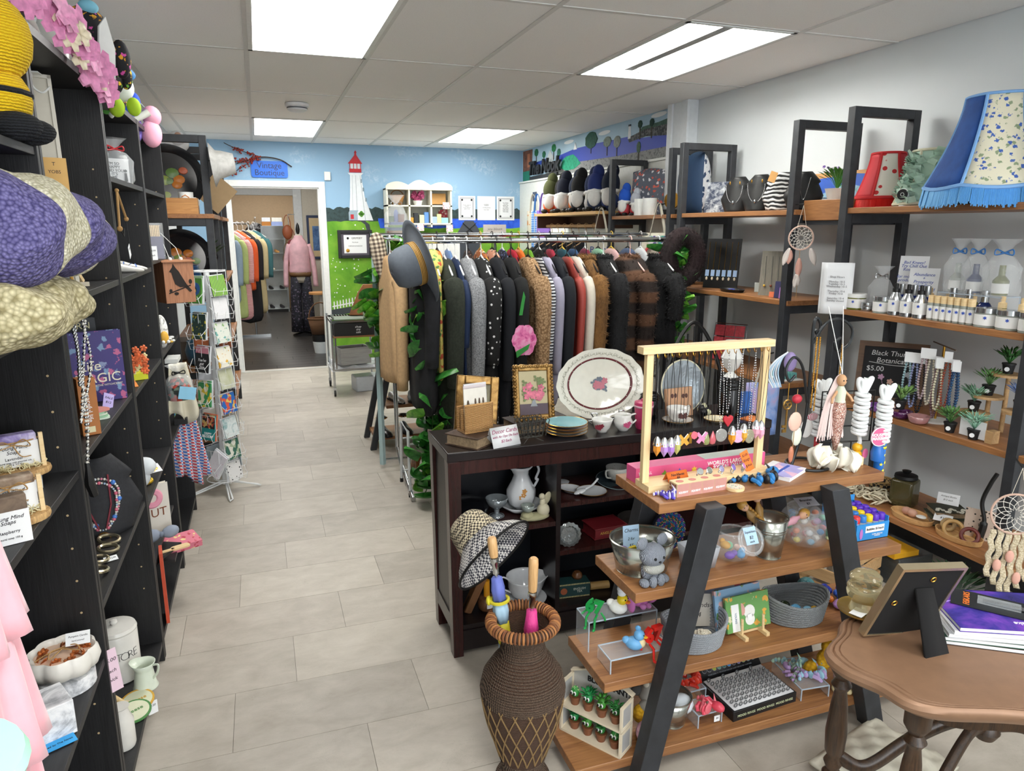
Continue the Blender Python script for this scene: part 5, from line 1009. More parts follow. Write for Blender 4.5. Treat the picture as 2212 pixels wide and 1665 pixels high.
# ================================================================ CLOTHES RACK
t=thing('clothes_rack','double-rail chrome clothes rack in the middle of the shop','clothes rack',(.8,4.25,0))
MB().cyl((.02,-.30,1.494),(1.66,-.30,1.494),.015,n=14).p('rail',CHROME,t);MB().cyl((-.12,.30,1.52),(1.95,.30,1.52),.013,n=14).p('rail',CHROME,t)
MB().tube(bez((.03,-.30,1.494),(.045,-.30,1.2),(.045,-.30,.5),(.045,-.30,.06)),.013,12).p('post',CHROME,t)
MB().tube([(-.03,.28,1.52),(-.03,.26,.9),(-.028,.24,.16),(-.03,.1,.08),(-.05,-.36,.02)],.014,12).p('post',CHROME,t)
MB().tube([(1.66,-.30,1.494),(1.66,-.30,.06)],.013,12).p('post',CHROME,t);MB().tube([(1.92,.30,1.52),(1.92,.30,.06)],.013,12).p('post',CHROME,t)
MB().tube([(-.12,.30,1.53),(-.12,.30,.03)],.02,4).p('post',M('a9c3c6',.4),t)
MB().cyl((1.66,-.55,.02),(1.7,.55,.02),.014).p('foot_bar',CHROME,t);MB().cyl((.045,-.3,.06),(1.66,-.3,.06),.01).p('base_bar',CHROME,t);MB().cyl((-.1,.3,.06),(1.92,.3,.06),.01).p('base_bar',CHROME,t)
BH,WHh,YH,PKH=M('151517',.4),M('e6e8ea',.4),M('d8b54a',.4),M('e8b8ae',.4)
G1='clothes on the front rail'
FLORAL=pat('floral','d8c76a','c8543a',26,.8,c='5a8a4a')
FRONT=[('black hoodie at the left end of the front rail',.862,pat('mottle','0f1013','1a1b20',20,.9),1.0,.05,.5,WHh,'hoodie'),('pale yellow floral blouse beside the black hoodie',.935,FLORAL,.8,.02,.0,WHh,'blouse'),('dark olive green wool coat',1.0,M('262b22',.95,noise=(90,.3),bump=(150,.3)),1.12,.06,.62,WHh,'coat'),('navy blouse behind the olive coat',1.062,M('14284a',.8),.85,.02,.4,WHh,'blouse'),
   ('grey tweed coat between olive coat and polka dots',1.13,pat('mottle','3c3f44','9b9da0',190,.95,.3),1.15,.05,.62,WHh,'coat'),('black dress with white polka dots',1.215,pat('dots','08080a','d8d8d8',34,.8,w=.42),1.2,.055,.5,WHh,'dress'),('plain navy black jacket',1.305,M('0c0f17',.9),1.1,.042,.6,BH,'jacket'),('black jacket with large pink flower',1.392,M('0c0d0f',.9),1.05,.045,.6,BH,'jacket'),
   ('camel curly sherpa coat',1.50,pat('curl','7a5c3c','c2a07a',85,.95,.9),1.2,.055,.66,BH,'coat'),('white blouse with thin black stripes',1.565,pat('stripe','d5d8dc','2a2c33',18,.8,axis=2,w=1.5),.9,.016,.5,BH,'blouse'),('lavender grey coat on the front rail',1.61,M('9a97aa',.9),1.0,.034,.58,BH,'coat'),('black blue blazer beside the lavender coat',1.68,M('10141c',.9),.95,.042,.58,BH,'blazer'),
   ('brick red leather jacket',1.745,M('9a3a30',.55),.9,.024,.56,BH,'jacket'),('cream cardigan beside the red leather jacket',1.80,M('cfc8ba',.9),.9,.034,.58,BH,'cardigan'),('golden brown teddy fur coat',1.872,pat('fur','4a2f16','a87c46',90,.95,1.0,c='8a6030'),.95,.052,.6,BH,'fur coat'),('long black fur coat',1.985,pat('fur','040405','16161a',80,.9,1.0),1.1,.075,.62,WHh,'fur coat'),
   ('dark brown mink fur jacket with banded pelts',2.165,pat('stripe','1d110c','523521',2.3,.9,.6,c='332015',axis=2,w=3),.85,.11,.5,PKH,'fur jacket'),('short black fur stole at the right end of the rail',2.36,pat('fur','050506','17171a',80,.9,1.0),.65,.06,.3,WHh,'fur stole')]
for k,(lb,x,mt,L,th,sl,hg,ct)in enumerate(FRONT):
 col=None
 if 'fur' in ct:col=mt
 t=garment('hanging_'+ct.replace(' ','_'),lb,(x-.022,3.95,1.494),R(U(-3,3)),L,mt,hw=.2,th=th,sleeve=sl,hang=hg,cat=ct,group=G1,seed=k+20,collar=col,slw=max(.03,min(.07,th*1.05)),thb=1.3 if 'fur' in ct else 1.15)
 if 'fur' in ct or 'sherpa' in lb:
  for q in[c for c in t.children if c.name.split('.')[0]in('body','sleeve','collar')]:fuzz(q,2600 if q.name[0]=='b' else 900,.016 if 'sherpa' in lb else .022,mt,k)
 if 'hoodie' in lb:MB().sph((0,-.02,-.12),(.05,.12,.07),rot=(R(20),0,0)).p('hood',mt,t,ang=180)
 if 'pink flower' in lb:
  e=MB()
  for q in range(6):a=q*PI/3;e.at((0,-.26,-.54),(PI/2,0,0)).prism([(.034*cos(a)+.04*cos(a2),.044*sin(a)+.048*sin(a2))for a2 in[2*PI*w_/10 for w_ in range(10)]],.004+.001*q)
  e.p('printed_bloom',pat('mottle','b8327a','e87ab0',30,.8,c='f0a8cc'),t);MB().at((0,-.262,-.4),(PI/2,0,0)).prism([(-.03,.0),(-.012,.0),(.005,.1),(-.005,.13),(-.02,.06)],.004).prism([(-.05,-.2),(.03,-.16),(.02,-.19),(-.045,-.235)],.012).p('printed_leaf',M('2f8a3a',.8),t)
BACKR=[('orange print top',1.08,M('d9822a',.8)),('pale blue shirt',1.15,M('6a8ab8',.8)),('leopard print blouse',1.285,pat('dots','2a1f1c','8a6a5a',60,.8,w=.55)),('rust floral tunic',1.37,pat('floral','b86a3a','e8d3b0',30,.8,c='3a3a3a')),('peach paisley shirt',1.45,pat('floral','dca58a','7a5a4a',30,.8,c='e8d8c8')),('navy print shirt',1.52,pat('floral','161a28','5a6a9a',40,.8)),('crimson top',1.585,M('b01f34',.8)),('tangerine satin top',1.635,M('d9702a',.5)),('lime green vest',1.70,M('6aa02a',.8)),('black knit top',1.78,M('101012',.9)),('raspberry red blouse',1.86,M('a02a3f',.8)),('teal blouse',1.95,M('1f4f5c',.8)),('steel blue blouse',2.03,M('2a4a72',.8)),('plum red blouse',2.12,M('7a1f3a',.8)),('mint green top',2.22,M('8ab89a',.8)),('pale pink top',2.32,M('d0a8a8',.8)),('slate blue top',2.45,M('4a5a78',.8)),('white summer top',2.55,M('d8dadc',.8))]
for k,(lb,x,mt)in enumerate(BACKR):
 garment('hanging_blouse',lb+' on the back rail',(x,4.55,1.52),R(U(-6,6)),U(.62,.8),mt,hw=.19,th=.026,sleeve=.22,hang=(BH,WHh,BH,YH)[k%4],cat='blouse',group='tops on the back rail',seed=k+60,slw=.032)
garment('hanging_cardigan','beige cardigan hanging at the left end of the rack',(.735,4.30,1.50),R(4),.86,M('c3a177',.95,noise=(60,.1),bump=(160,.3)),hw=.2,th=.052,sleeve=.7,cat='cardigan',seed=3,slw=.047)
garment('hanging_shirt','black and white gingham shirt beside the beige cardigan',(.855,4.25,1.50),R(0),.82,pat('gingham','101012','d8d8d2',30,.85,c='6a6a68',axis=0),hw=.19,th=.026,sleeve=.5,cat='shirt',seed=5)
MB().cyl((0,-.3,0),(0,.3,0),.008).cyl((.12,-.3,0),(.12,.3,0),.008).one('rack_end_bars',CHROME,'chrome end bars joining the two rails','rail',(.735,4.25,1.50))
# hats hanging on the rack
t=thing('felt_hat','grey felt hat with gold braid band hanging on the rack end','hat',(.80,3.74,1.39),(0,R(-107),R(8)))
HF=M('5a616a',.85,noise=(60,.06));w_=lambda a,z:1
MB().lathe([(.225,.004),(.2,.0),(.115,.006),(.108,.02),(.11,.06),(.105,.11),(.085,.15),(.04,.165),(0,.167)],40,sy=.85,cap=False).p('felt',HF,t,solid=.004,ang=180)
MB().lathe([(.113,.012),(.1145,.045)],40,sy=.85,cap=False).p('gold_braid',pat('stripe','5a3a14','c79a4a',40,.5,.5,axis=2),t,solid=.004)
t=thing('flat_cap','brown and cream checked flat cap hanging on the back rail','hat',(.68,4.36,1.41),(R(0),R(-8),R(10)))
PLD=pat('gingham','cfc3ae','4a3f38',42,.85,c='8f8272',axis=1)
MB().loft([[(x*w,y*w*.8,z)for x,y in ring(1,20)]for z,w in((-.15,.012),(-.13,.03),(-.06,.045),(.02,.052),(.09,.05),(.12,.03),(.13,.01))]).p('cap',PLD,t,sub=1,ang=180)
FURB=pat('fur','0d0607','2a1518',90,.9,1.0)
t=thing('fur_hat','dark brown fur hat ring hanging over the right rail end','hat',(2.46,3.86,1.385));MB().torus((0,0,0),.105,.055,32,14,(R(90),0,R(-10)),.85,1.25).p('fur_ring',FURB,t,ang=180);fuzz(t.children[0],4000,.017,FURB)
# ivy
LEAF=MB();LEAF.sheet(lambda u,v:((u-.5)*.07*(sin(PI*min(1,v*.92+.1))**.7)*(1+.25*(1-v)),.008*cos((u-.5)*5)-.02*v*v,.085*v-.012*abs(u-.5)*2*(1-v)),6,6);LEAF=LEAF.mesh('leaf',180)
LEAF.materials.append(pat('mottle','123a17','2f7a2e',25,.35,c='5fa04a'));LEAF2=LEAF.copy();LEAF2.materials[0]=pat('mottle','2a6a1c','5aa02e',25,.35,c='a0cf5a')
def ivy(label,pts,n,spread,sz,seed,bright=.3):
 t=thing('ivy_garland',label,'artificial plant',pts[0]);o0=Vector(pts[0]);P=bez(*pts,n=8);rnd=random.Random(seed);MB().tube([p-o0 for p in P],.003,5).p('stem',M('3f5a2a',.7),t)
 for k in range(n):
  p=P[int(rnd.random()*(len(P)-1))]-o0;a=rnd.uniform(0,6.28)
  o=bpy.data.objects.new('leaf',LEAF2 if rnd.random()<bright else LEAF);COL.objects.link(o);o.parent=t
  o.location=p+Vector((spread*cos(a)*rnd.random(),spread*sin(a)*rnd.random()-.01,rnd.uniform(-.03,.03)));o.rotation_euler=(rnd.uniform(-2.6,-1.2)if rnd.random()<.8 else rnd.uniform(.2,1),rnd.uniform(-.7,.7),rnd.uniform(-1.2,1.2));s=sz*rnd.uniform(.75,1.25);o.scale=(s,s,s)
ivy('ivy garland wound down the front left rack post',[(.83,3.9,1.42),(.86,3.88,1.2),(.85,3.86,1.0),(.90,3.86,.8),(.87,3.84,.6),(.86,3.84,.4),(.85,3.82,.2),(.80,3.82,.06)],95,.085,1.35,4,.15)
ivy('bright ivy bunch at the back left of the rack',[(.70,4.5,1.28),(.69,4.45,1.1),(.74,4.45,.95),(.72,4.45,.78)],80,.11,1.4,8,.6)
ivy('ivy sprig at the upper left behind the felt hat',[(.80,4.4,1.5),(.82,4.35,1.4),(.80,4.35,1.25)],14,.05,.9,12,.6)
ivy('ivy garland around the right end of the rack',[(2.42,3.9,1.48),(2.44,3.86,1.3),(2.43,3.86,1.15),(2.45,3.86,.95),(2.43,3.86,.8)],50,.06,1.25,16,.3)
# ================================================================ A-FRAME SHELVES
def aframe(label,yf,depth,boards,lft,rgt,th=.03,leg=.045,brd=WALNUTX,cat='shelf'):
 """boards = [(z, x0, x1)]; lft/rgt = (xtop, ztop, xbottom) of the front legs; back legs mirror them behind"""
 xc=(lft[0]+rgt[0])/2;t=thing('aframe_shelf',label,cat,(xc,yf+depth/2,0))
 for y in(-depth/2-leg/2,depth/2+leg/2):
  for xt,zt,xb in(lft,rgt):
   m=MB();dx=leg*.62
   m.add([(xb-xc-dx,y-leg/2,0),(xb-xc+dx,y-leg/2,0),(xb-xc+dx,y+leg/2,0),(xb-xc-dx,y+leg/2,0),(xt-xc-dx,y-leg/2,zt),(xt-xc+dx,y-leg/2,zt),(xt-xc+dx,y+leg/2,zt),(xt-xc-dx,y+leg/2,zt)],[(3,2,1,0),(4,5,6,7),(0,1,5,4),(1,2,6,5),(2,3,7,6),(3,0,4,7)])
   m.p('leg',DARKPOST,t,bev=.002)
 for z,x0,x1 in boards:MB().span((x0-xc,-depth/2+.0005,z-th),(x1-xc,depth/2-.0005,z)).p('board',brd,t,bev=.002)
 return t
aframe('small black A-frame shelf with shoes behind the rack',5.0,.30,[(.085,.70,1.32),(.315,.79,1.23),(.55,.86,1.15)],(.915,1.05,.68),(1.09,1.05,1.34),.024,.034)
def shoe(label,loc,rz,mat,heel=.0,L=.22,group=None,strap=False):
 t=thing('shoe',label,'shoe',loc,rz,group);h=heel
 prof=[(-L*.5,.028,h+.055,h),(-L*.38,.034,h+.07,h),(-L*.2,.034,h*.7+.06,h*.7),(0,.034,h*.25+.045,h*.2),(L*.2,.042,.042,.003),(L*.38,.038,.03,.003),(L*.5,.015,.014,.004)]
 MB().loft([[(x,-w,z0),(x,w,z0),(x,w*.75,z1),(x,-w*.75,z1)]for x,w,z1,z0 in prof]).p('upper',mat,t,sub=2,ang=180)
 if heel:MB().bar((-L*.42,0,0),(-L*.44,0,heel+.02),.018,.02).p('heel',mat,t)
 else:MB().at((0,0,0),(0,0,0),(1,1,1)).prism([(x,w*s_)for s_ in(1,-1)for x,w in(((-L*.5,.028),(0,.03),(L*.25,.04),(L*.48,.02))if s_==1 else((L*.48,.02),(L*.25,.04),(0,.03),(-L*.5,.028)))],.012).p('sole',BLACK,t)
 if strap:MB().torus((-L*.3,0,heel+.11),.032,.009,16,6).p('ankle_strap',mat,t);beads([(-L*.3+.04*cos(a),.04*sin(a),heel+.11)for a in[2*PI*k/20 for k in range(20)]],[GOLD],t,.004)
 return t
LEA=M('0d0d0e',.3)
shoe('black studded ankle shoe on the low board',(.78,5.06,.086),R(-80),LEA,strap=True,group='shoes on the small A-frame');shoe('second black studded ankle shoe beside the post',(.94,5.08,.086),R(-85),LEA,strap=True,group='shoes on the small A-frame')
shoe('silver sandal on the upper board of the small shelf',(.88,5.1,.316),R(-75),M('b9bab8',.3,.7),group='shoes on the small A-frame');shoe('dark green sandal on the upper board of the small shelf',(1.0,5.1,.316),R(-95),M('27352c',.4),group='shoes on the small A-frame')
t=thing('shoe_rack','low white metal shoe rack under the clothes','shoe rack',(.95,4.12,0));WMT=M('cfd2d3',.4)
for x in(-.2,.35):
 MB().tube([(x,-.14,.01),(x,-.12,.40),(x,.1,.40),(x,.14,.01)],.009,8).p('end_frame',WMT,t)
 for y in(-.14,.14):MB().cyl((x,y,0),(x,y,.025),.011).p('rubber_foot',BLACK,t)
for z in(.105,.31):MB().cyl((-.2,-.09,z),(.35,-.09,z),.006).cyl((-.2,.05,z),(.35,.05,z),.006).p('shoe_bar',WMT,t)
BRN=M('7a4a22',.45,noise=(60,.3))
shoe('brown high heel on the white shoe rack, left of the pair',(.80,4.08,.115),R(90),BRN,.09,.2,'brown high heels');shoe('brown high heel on the white shoe rack, right of the pair',(.90,4.08,.115),R(90),BRN,.09,.2,'brown high heels')
shoe('black pump on the white shoe rack',(1.02,4.08,.115),R(90),LEA,.07,.2)

# ================================================================ DARK CONSOLE
ESP=wood('120d0e','1f1617',0,1,.28,.1);MAH=wood('24100f','3c1c1a',2,1,.25,.1)
CX0,CX1,CY0,CY1,CZ=.567,1.93,2.305,2.61,.80
t=thing('console_table','dark espresso console shelf in front of the clothes rack','console',(CX0,CY0,0));W,D=CX1-CX0,CY1-CY0
MB().span((0,0,CZ-.035),(W,D,CZ)).p('top',ESP,t,bev=.003)
for x in(.0,W-.05):
 for y in(.006,D-.056):MB().add([(x+.012,y,0),(x+.05 if x==0 else x+.038,y,0),(x+.05 if x==0 else x+.038,y+.045,0),(x+.012,y+.045,0),(x+.003,y,CZ-.036),(x+.05,y,CZ-.036),(x+.05,y+.05,CZ-.036),(x+.003,y+.05,CZ-.036)],[(3,2,1,0),(4,5,6,7),(0,1,5,4),(1,2,6,5),(2,3,7,6),(3,0,4,7)]).p('leg',MAH,t,bev=.002)
MB().span((.05,.008,CZ-.085),(W-.05,.024,CZ-.036)).p('apron',MAH,t);MB().span((.05,.006,.025),(W-.05,.02,.105)).p('bottom_rail',ESP,t)
for x in(.015,W-.025):MB().span((x,.06,.1),(x+.01,D-.06,CZ-.036)).p('side_panel',wood('2a2827','3a3735',2,1,.4),t);MB().span((x-.004,.05,.10),(x+.012,D-.05,.16)).p('side_rail',ESP,t)
MB().span((.05,D-.02,.1),(W-.05,D-.012,CZ-.036)).p('back_panel',M('0d1018',.4),t)
for x in(.418,.9):MB().span((x,.012,.125),(x+.018,D-.021,CZ-.036)).p('divider',ESP,t)
for a,b,z in((.05,.417,.485),(.437,.899,.555),(.437,.899,.36),(.919,W-.05,.555),(.919,W-.05,.36)):MB().span((a,.014,z-.018),(b,D-.021,z)).p('shelf',MAH,t)
MB().span((.05,.012,.107),(W-.05,D-.021,.125)).p('bottom_shelf',ESP,t)
# things on top ----------------------------------------------------
def flatbook(name,label,loc,rz,w,d,h,cov,pages=M('8f7a5f',.9,noise=(90,.3))):
 b=thing(name,label,'book',loc,rz);MB().span((-w/2,-d/2,0),(w/2,d/2,.004)).span((-w/2,-d/2,h-.004),(w/2,d/2,h)).p('cover',cov,b,bev=.001)
 MB().span((-w/2+.006,-d/2+.006,.004),(w/2-.004,d/2-.006,h-.004)).p('pages',pages,b)
 MB().at((w/2-.004,0,h/2),(R(90),0,0)).lathe([(h/2,-d/2),(h/2,d/2)],12,a0=-PI/2,a1=PI/2,cap=False,sx=.5).p('spine',cov,b,solid=.002);return b
OLD=M('4a372a',.7,noise=(25,.35))
b=flatbook('antique_book','thick worn brown leather book on the console corner',(.71,2.42,CZ),R(38),.20,.145,.042,OLD);
b2=flatbook('antique_book','dark leather book under the ornate gold frame',(.985,2.515,CZ),R(8),.24,.15,.038,M('2c2320',.6,noise=(25,.3)))
# wicker letter holder with cards
t=thing('letter_holder','woven rattan letter holder on the antique book','letter holder',(.70,2.415,CZ+.043),R(12));RAT=pat('knit','b87a3c','ecbe80',90,.7,.9,axis=2)
for y,h in((-.03,.095),(.0,.075),(.03,.08)):MB().sheet(lambda u,v,y=y,h=h:((u-.5)*.115,y-.004*cos((u-.5)*3),.008+v*h),8,8).p('woven_panel',RAT,t,solid=.006);MB().tube([(-.0575,y,.008+h),(.0575,y,.008+h)],.004,6).p('rim',RAT,t)
MB().span((-.0575,-.033,0),(.0575,.033,.008)).p('base',RAT,t)
for k,(y,c,h,lb)in enumerate(((-.018,'e9e6dc',.15,'cream card with feather sketches at the front of the rattan holder'),(-.008,'d9dce6',.14,'white envelope behind the feather card'),(.012,'d3c9cc',.155,'pale pink card standing in the rattan holder'),(.02,'dcdce0',.16,'rearmost white card in the rattan holder'))):
 o=MB().span((-.046,-.002,0),(.046,.002,h)).one('note_card',M(c,.7),lb,'card',(.70+cos(R(12))*.004*k,2.415+y,CZ+.052),(R(-4),0,R(12)),'cards in the rattan holder')
 if k==0:
  m=MB()
  for q in range(3):m.at((.0+.016*q,-.0024,.10),(PI/2,0,0)).prism(ring(.005,8,(0,0),.8,3),.0006)
  m.at((-.03,-.0024,.09),(PI/2,0,0)).prism(ring(.007,8,(0,0),.8,3),.0006);m.p('sketch',M('5a4a3a',.6),o)
def frame(name,label,loc,rot,w,h,bw,mat,inner,depth=.02,orn=0,cat='frame'):
 t=thing(name,label,cat,loc,rot)
 for a,b in(((-w/2,0),(-w/2+bw,h)),((w/2-bw,0),(w/2,h)),((-w/2+bw,0),(w/2-bw,bw)),((-w/2+bw,h-bw),(w/2-bw,h))):MB().span((a[0],-depth/2,a[1]),(b[0],depth/2,b[1])).p('frame_side',mat,t,bev=.004)
 MB().span((-w/2+bw*.8,-.001,bw*.8),(w/2-bw*.8,.004,h-bw*.8)).p('picture',inner,t)
 if orn:
  m=MB()
  for k in range(64):
   u=k/64*4;e=int(u);f=u-e;x,z=((-w/2+w*f,0),(w/2,h*f),(w/2-w*f,h),(-w/2,h-h*f))[e];m.sph((x,-depth/4,z),(bw*U(.35,.6),depth*.6,bw*U(.35,.6)),7,5)
  m.p('carved_ornament',mat,t,ang=180)['kind']='stuff'
 return t
AG=pat('mottle','523a1a','8f6c38',30,.38,c='b08c52',metal=.6)
frame('framed_picture','worn gold wooden frame leaning behind the rattan holder',(.735,2.535,CZ),(R(-14),R(6),R(-8)),.165,.215,.032,AG,pat('mottle','5f5a48','8a8468',20,.6),.022)
t=frame('framed_picture','ornate gilded frame with painting of pink roses in a vase',(.965,2.50,CZ+.039),(R(-12),R(2),R(2)),.155,.205,.018,AG,M('b9ad86',.4,noise=(4,.12)),.018,1)
MB().span((-.06,-.003,.015),(.06,-.001,.06)).p('painted_table',M('4f3f4a',.4),t);m=MB();m.at((0,-.003,.05),(PI/2,0,0)).prism([(-.015,0),(.015,0),(.006,.02),(.012,.035),(-.012,.035),(-.006,.02)],.0008);m.p('painted_vase',M('8a8f94',.4),t)
m=MB();flowers(m,[(U(-.035,.035),-.004,.1+U(-.02,.03))for _ in range(14)],.014,dirs=[(0,-1,0)]*14);m.p('painted_roses',M('c96a80',.5,noise=(60,.4)),t);m=MB();flowers(m,[(U(-.05,.05),-.0035,.10+U(-.02,.06))for _ in range(16)],.012,3,dirs=[(0,-1,0)]*16);m.p('painted_leaves',M('6a7a4a',.5),t)
t=thing('tent_card','folded white price card reading Decor Cards in pink handwriting','card',(.785,2.345,CZ),R(14));MB().add([(-.058,-.028,0),(.058,-.028,0),(.058,0,.068),(-.058,0,.068),(-.058,.03,0),(.058,.03,0)],[(0,1,2,3),(3,2,5,4)]).p('card',PAPER,t,solid=.001)
for s_,sz,z in(('Decor Cards',.02,.053),('with An Ope On Each',.012,.036),('$2 Each',.014,.02)):text(s_,sz,M('a03a6a',.6),t,(0,-.0285+.028*z/.068-.0012,z),(R(90-22),0,0),shear=.3)
# wire basket
t=thing('wire_basket','small grey wire footed basket on the console','basket',(.895,2.36,CZ),R(6));m=MB();WR=M('5a5a56',.4,.7)
for z,s_ in((.02,.036),(.048,.041),(.078,.047)):m.tube([(s_,-s_*.7,z),(s_,s_*.7,z),(-s_,s_*.7,z),(-s_,-s_*.7,z)],.0022,5,True)
for k in range(6):
 x=-.036+.0145*k
 for y in(-1,1):m.tube([(x,y*.025,.02),(x*1.3,y*.033,.08),(x*1.3+.007,y*.034,.088),(x*1.3+.0145,y*.033,.08),(x+.0145,y*.025,.02)],.002,4)
for a,b in((-1,-1),(1,-1),(1,1),(-1,1)):m.tube([(a*.04,b*.03,0),(0,0,.02)],.0016,5)
m.p('wire',WR,t)
# plates, platter, cups
def plate(name,label,loc,r,mat,rim,cat='plate',rot=0,group=None,hh=.012):
 t=thing(name,label,cat,loc,rot,group);MB().lathe([(0,0),(r*.6,0),(r*.66,.002),(r,hh),(r,hh+.002),(r*.62,.005),(0,.005)],40).p('body',mat,t);MB().torus((0,0,hh+.001),r*.995,.0014,40,5).p('gilt_rim',rim,t);return t
for k in range(4):plate('dessert_plate',('bottom white dessert plate of the stack','third dessert plate of the stack, cream','second dessert plate of the stack, pink','turquoise top dessert plate with gold rim')[k],(1.055,2.395,CZ+.0115*k+.001),.08,(M('dfe3e6',.2),M('d9cfb8',.2),M('c9a0a4',.2),M('8fc6cf',.18))[k],GOLD,group='stacked dessert plates')
t=thing('oval_platter','large oval china platter with maroon band and rose centre','platter',(1.262,2.545,CZ+.15),(R(80),0,R(-2)));CHN=M('dcdacd',.15,coat=.5)
wb_=lambda a,z:1+.012*cos(16*a)
MB().lathe([(0,0),(.125,0),(.14,.006),(.19,.018),(.192,.022),(.14,.011),(.125,.005),(0,.005)],64,sx=1,sy=.74,wob=wb_).p('dish',CHN,t)
MB().lathe([(.134,.0087),(.143,.0122)],64,sx=1,sy=.74,cap=False).p('maroon_band',M('5f1a22',.25),t,solid=.001)
m=MB()
for k in range(120):a=k/120*2*PI;m.torus((.167*cos(a),.167*.74*sin(a),.0172),.004+.002*(k%3),.0006,7,3,(U(-.2,.2),U(-.2,.2),0))
m.p('gilt_scrolls',M('8a8a76',.3),t)['kind']='stuff'
m=MB();flowers(m,[(U(-.022,.022),U(-.015,.012),.0065)for _ in range(8)],.014,dirs=[(0,0,1)]*8);m.p('painted_roses',M('b86a78',.4),t);m=MB();flowers(m,[(U(-.03,.03),U(-.025,.02),.006)for _ in range(12)],.012,3,dirs=[(0,0,1)]*12);m.p('painted_leaves',M('5f6a78',.4),t)
t=thing('plate_stand','silver wire scroll stand holding the oval platter','stand',(1.265,2.50,CZ));m=MB()
for x in(-.06,.06):m.tube(bez((x,.09,.002),(x,.02,.004),(x,-.03,.004),(x,-.045,.03),(x+.01,-.04,.05),(x-.012,-.035,.05),(x,-.035,.03)),.0022,6).tube(bez((x,.09,.002),(x,.088,.1),(x*.6,.085,.16)),.0022,6)
m.tube([(-.06,.02,.004),(.06,.02,.004)],.0022,6);m.p('wire',CHROME,t)
def cup(name,label,loc,rz,prof,mat,handle=None,cat='cup',deco=None,foot=None,spout=False):
 t=thing(name,label,cat,loc,rz);MB().lathe(prof,36,cap=False,wob=(lambda a,z:1+(.28*max(0,cos(a))**8 if z>prof[-1][1]*.8 else 0))if spout else None).p('bowl',mat,t,solid=.0025)
 MB().lathe([(0,prof[0][1]+.003),(prof[0][0],prof[0][1]+.003)],20,cap=False).p('base',mat,t)
 if handle:MB().tube(bez(*[(-a,0,b)for a,b in handle],n=6),.0035,8).p('handle',mat,t)
 if deco:m=MB();flowers(m,[(deco[0]*cos(a),deco[0]*sin(a),deco[1]+U(-.006,.006))for a in(deco[3]+U(-.3,.3)for _ in range(5))],.009,dirs=[(cos(deco[3]),sin(deco[3]),0)]*5);m.p('painted_rose',M(deco[2],.4),t)
 return t
CH=M('e6e6e2',.12,coat=.4)
cup('sugar_bowl','small white china bowl with red roses on the console',(1.195,2.375,CZ),0,[(.018,0),(.02,.008),(.03,.02),(.038,.045),(.04,.052)],CH,deco=(.036,.028,'8a2a3c',R(-130)),cat='bowl')
cup('creamer_jug','white china cream jug with pink rose beside the small bowl',(1.283,2.37,CZ),R(180),[(.018,0),(.02,.006),(.032,.018),(.036,.035),(.028,.052),(.03,.064)],CH,[(.03,.058),(.055,.06),(.06,.04),(.034,.02)],deco=(.037,.03,'c0507a',R(90)),cat='jug',spout=True)
t=thing('pink_tumbler','hot pink lidded tumbler beside the cream jug','tumbler',(1.37,2.37,CZ));PK=M('b83264',.3);MB().lathe([(.027,0),(.029,.003),(.036,.085),(.037,.1)],28).p('cup',PK,t);MB().lathe([(.0375,.086),(.038,.092),(.0375,.094)],28,cap=False).p('band',M('e0b0c0',.3),t,solid=.001);MB().lathe([(.037,.1),(.036,.106),(.012,.11),(.01,.118),(0,.119)],28).p('lid',PK,t)
# right part of the console top, behind the necklace stand
t=thing('glass_plate','cut crystal round plate standing upright on the console','plate',(1.635,2.53,CZ+.115),(R(82),0,R(6)));MB().lathe([(0,0),(.045,0),(.06,.006),(.11,.014),(.112,.018),(.06,.011),(.045,.005),(0,.005)],48,wob=lambda a,z:1+.02*cos(24*a)).p('crystal',M('aab4bc',.08,.35,bump=(60,.8)),t);MB().torus((0,0,.016),.111,.003,48,6).p('rim',M('d8d4b8',.2),t)
MB().span((-.04,-.03,0),(.04,.03,.02)).one('plate_stand',BLACK,'black stand under the crystal plate','stand',(1.635,2.52,CZ))
o=MB().span((-.065,-.008,0),(.065,.008,.12)).one('journal',M('c69a78',.7),'tan journal with butterflies standing before the crystal plate','book',(1.60,2.475,CZ),(R(-8),0,R(6)));m=MB()
for x,z in((-.03,.09),(.025,.085),(-.01,.04),(.04,.035)):
 for s_ in(-1,1):m.at((x+s_*.008,-.0085,z),(PI/2,0,0)).prism(ring(.009,8,(0,0),.8,1.1),.0006)
m.p('butterfly_print',M('5a3a34',.6),o)
plate('saucer','white saucer under the patterned teacup',(1.545,2.40,CZ),.062,CH,GOLD,'saucer')
cup('teacup','white teacup with brown floral pattern on its saucer',(1.545,2.40,CZ+.007),R(200),[(.02,0),(.03,.01),(.042,.03),(.045,.055)],CH,[(.044,.048),(.068,.05),(.066,.026),(.036,.016)],deco=(.045,.032,'5f3a34',R(60)))
for k,(x,y,h,r,lb)in enumerate(((1.47,2.50,.1,.036,'black ribbed jar left of the crystal plate'),(1.80,2.42,.15,.045,'tall black glass jar on the console'))):
 t=thing('black_jar',lb,'jar',(x,y,CZ));MB().lathe([(r,0),(r,h),(r*.9,h+.006)],28).p('body',M('0c0c0e',.12),t)
 for z in(h*.8,h*.88,h):MB().torus((0,0,z),r*1.02,.003,28,5).p('ridge',M('0c0c0e',.12),t)
MB().lathe([(.015,0),(.03,.01),(.01,.03),(.03,.05),(.045,.09),(.02,.14),(.03,.16)],24).one('white_vase',CH,'white fluted vase on top of the black jar','vase',(1.80,2.42,CZ+.157))
plate('trinket_dish','small cream dish with gold edge on the console',(1.70,2.36,CZ),.05,M('cfc4a4',.3),GOLD,'dish')
t=thing('brooch_cluster','cluster of black and cream stone beads on the console','beads',(1.70,2.46,CZ));m=MB()
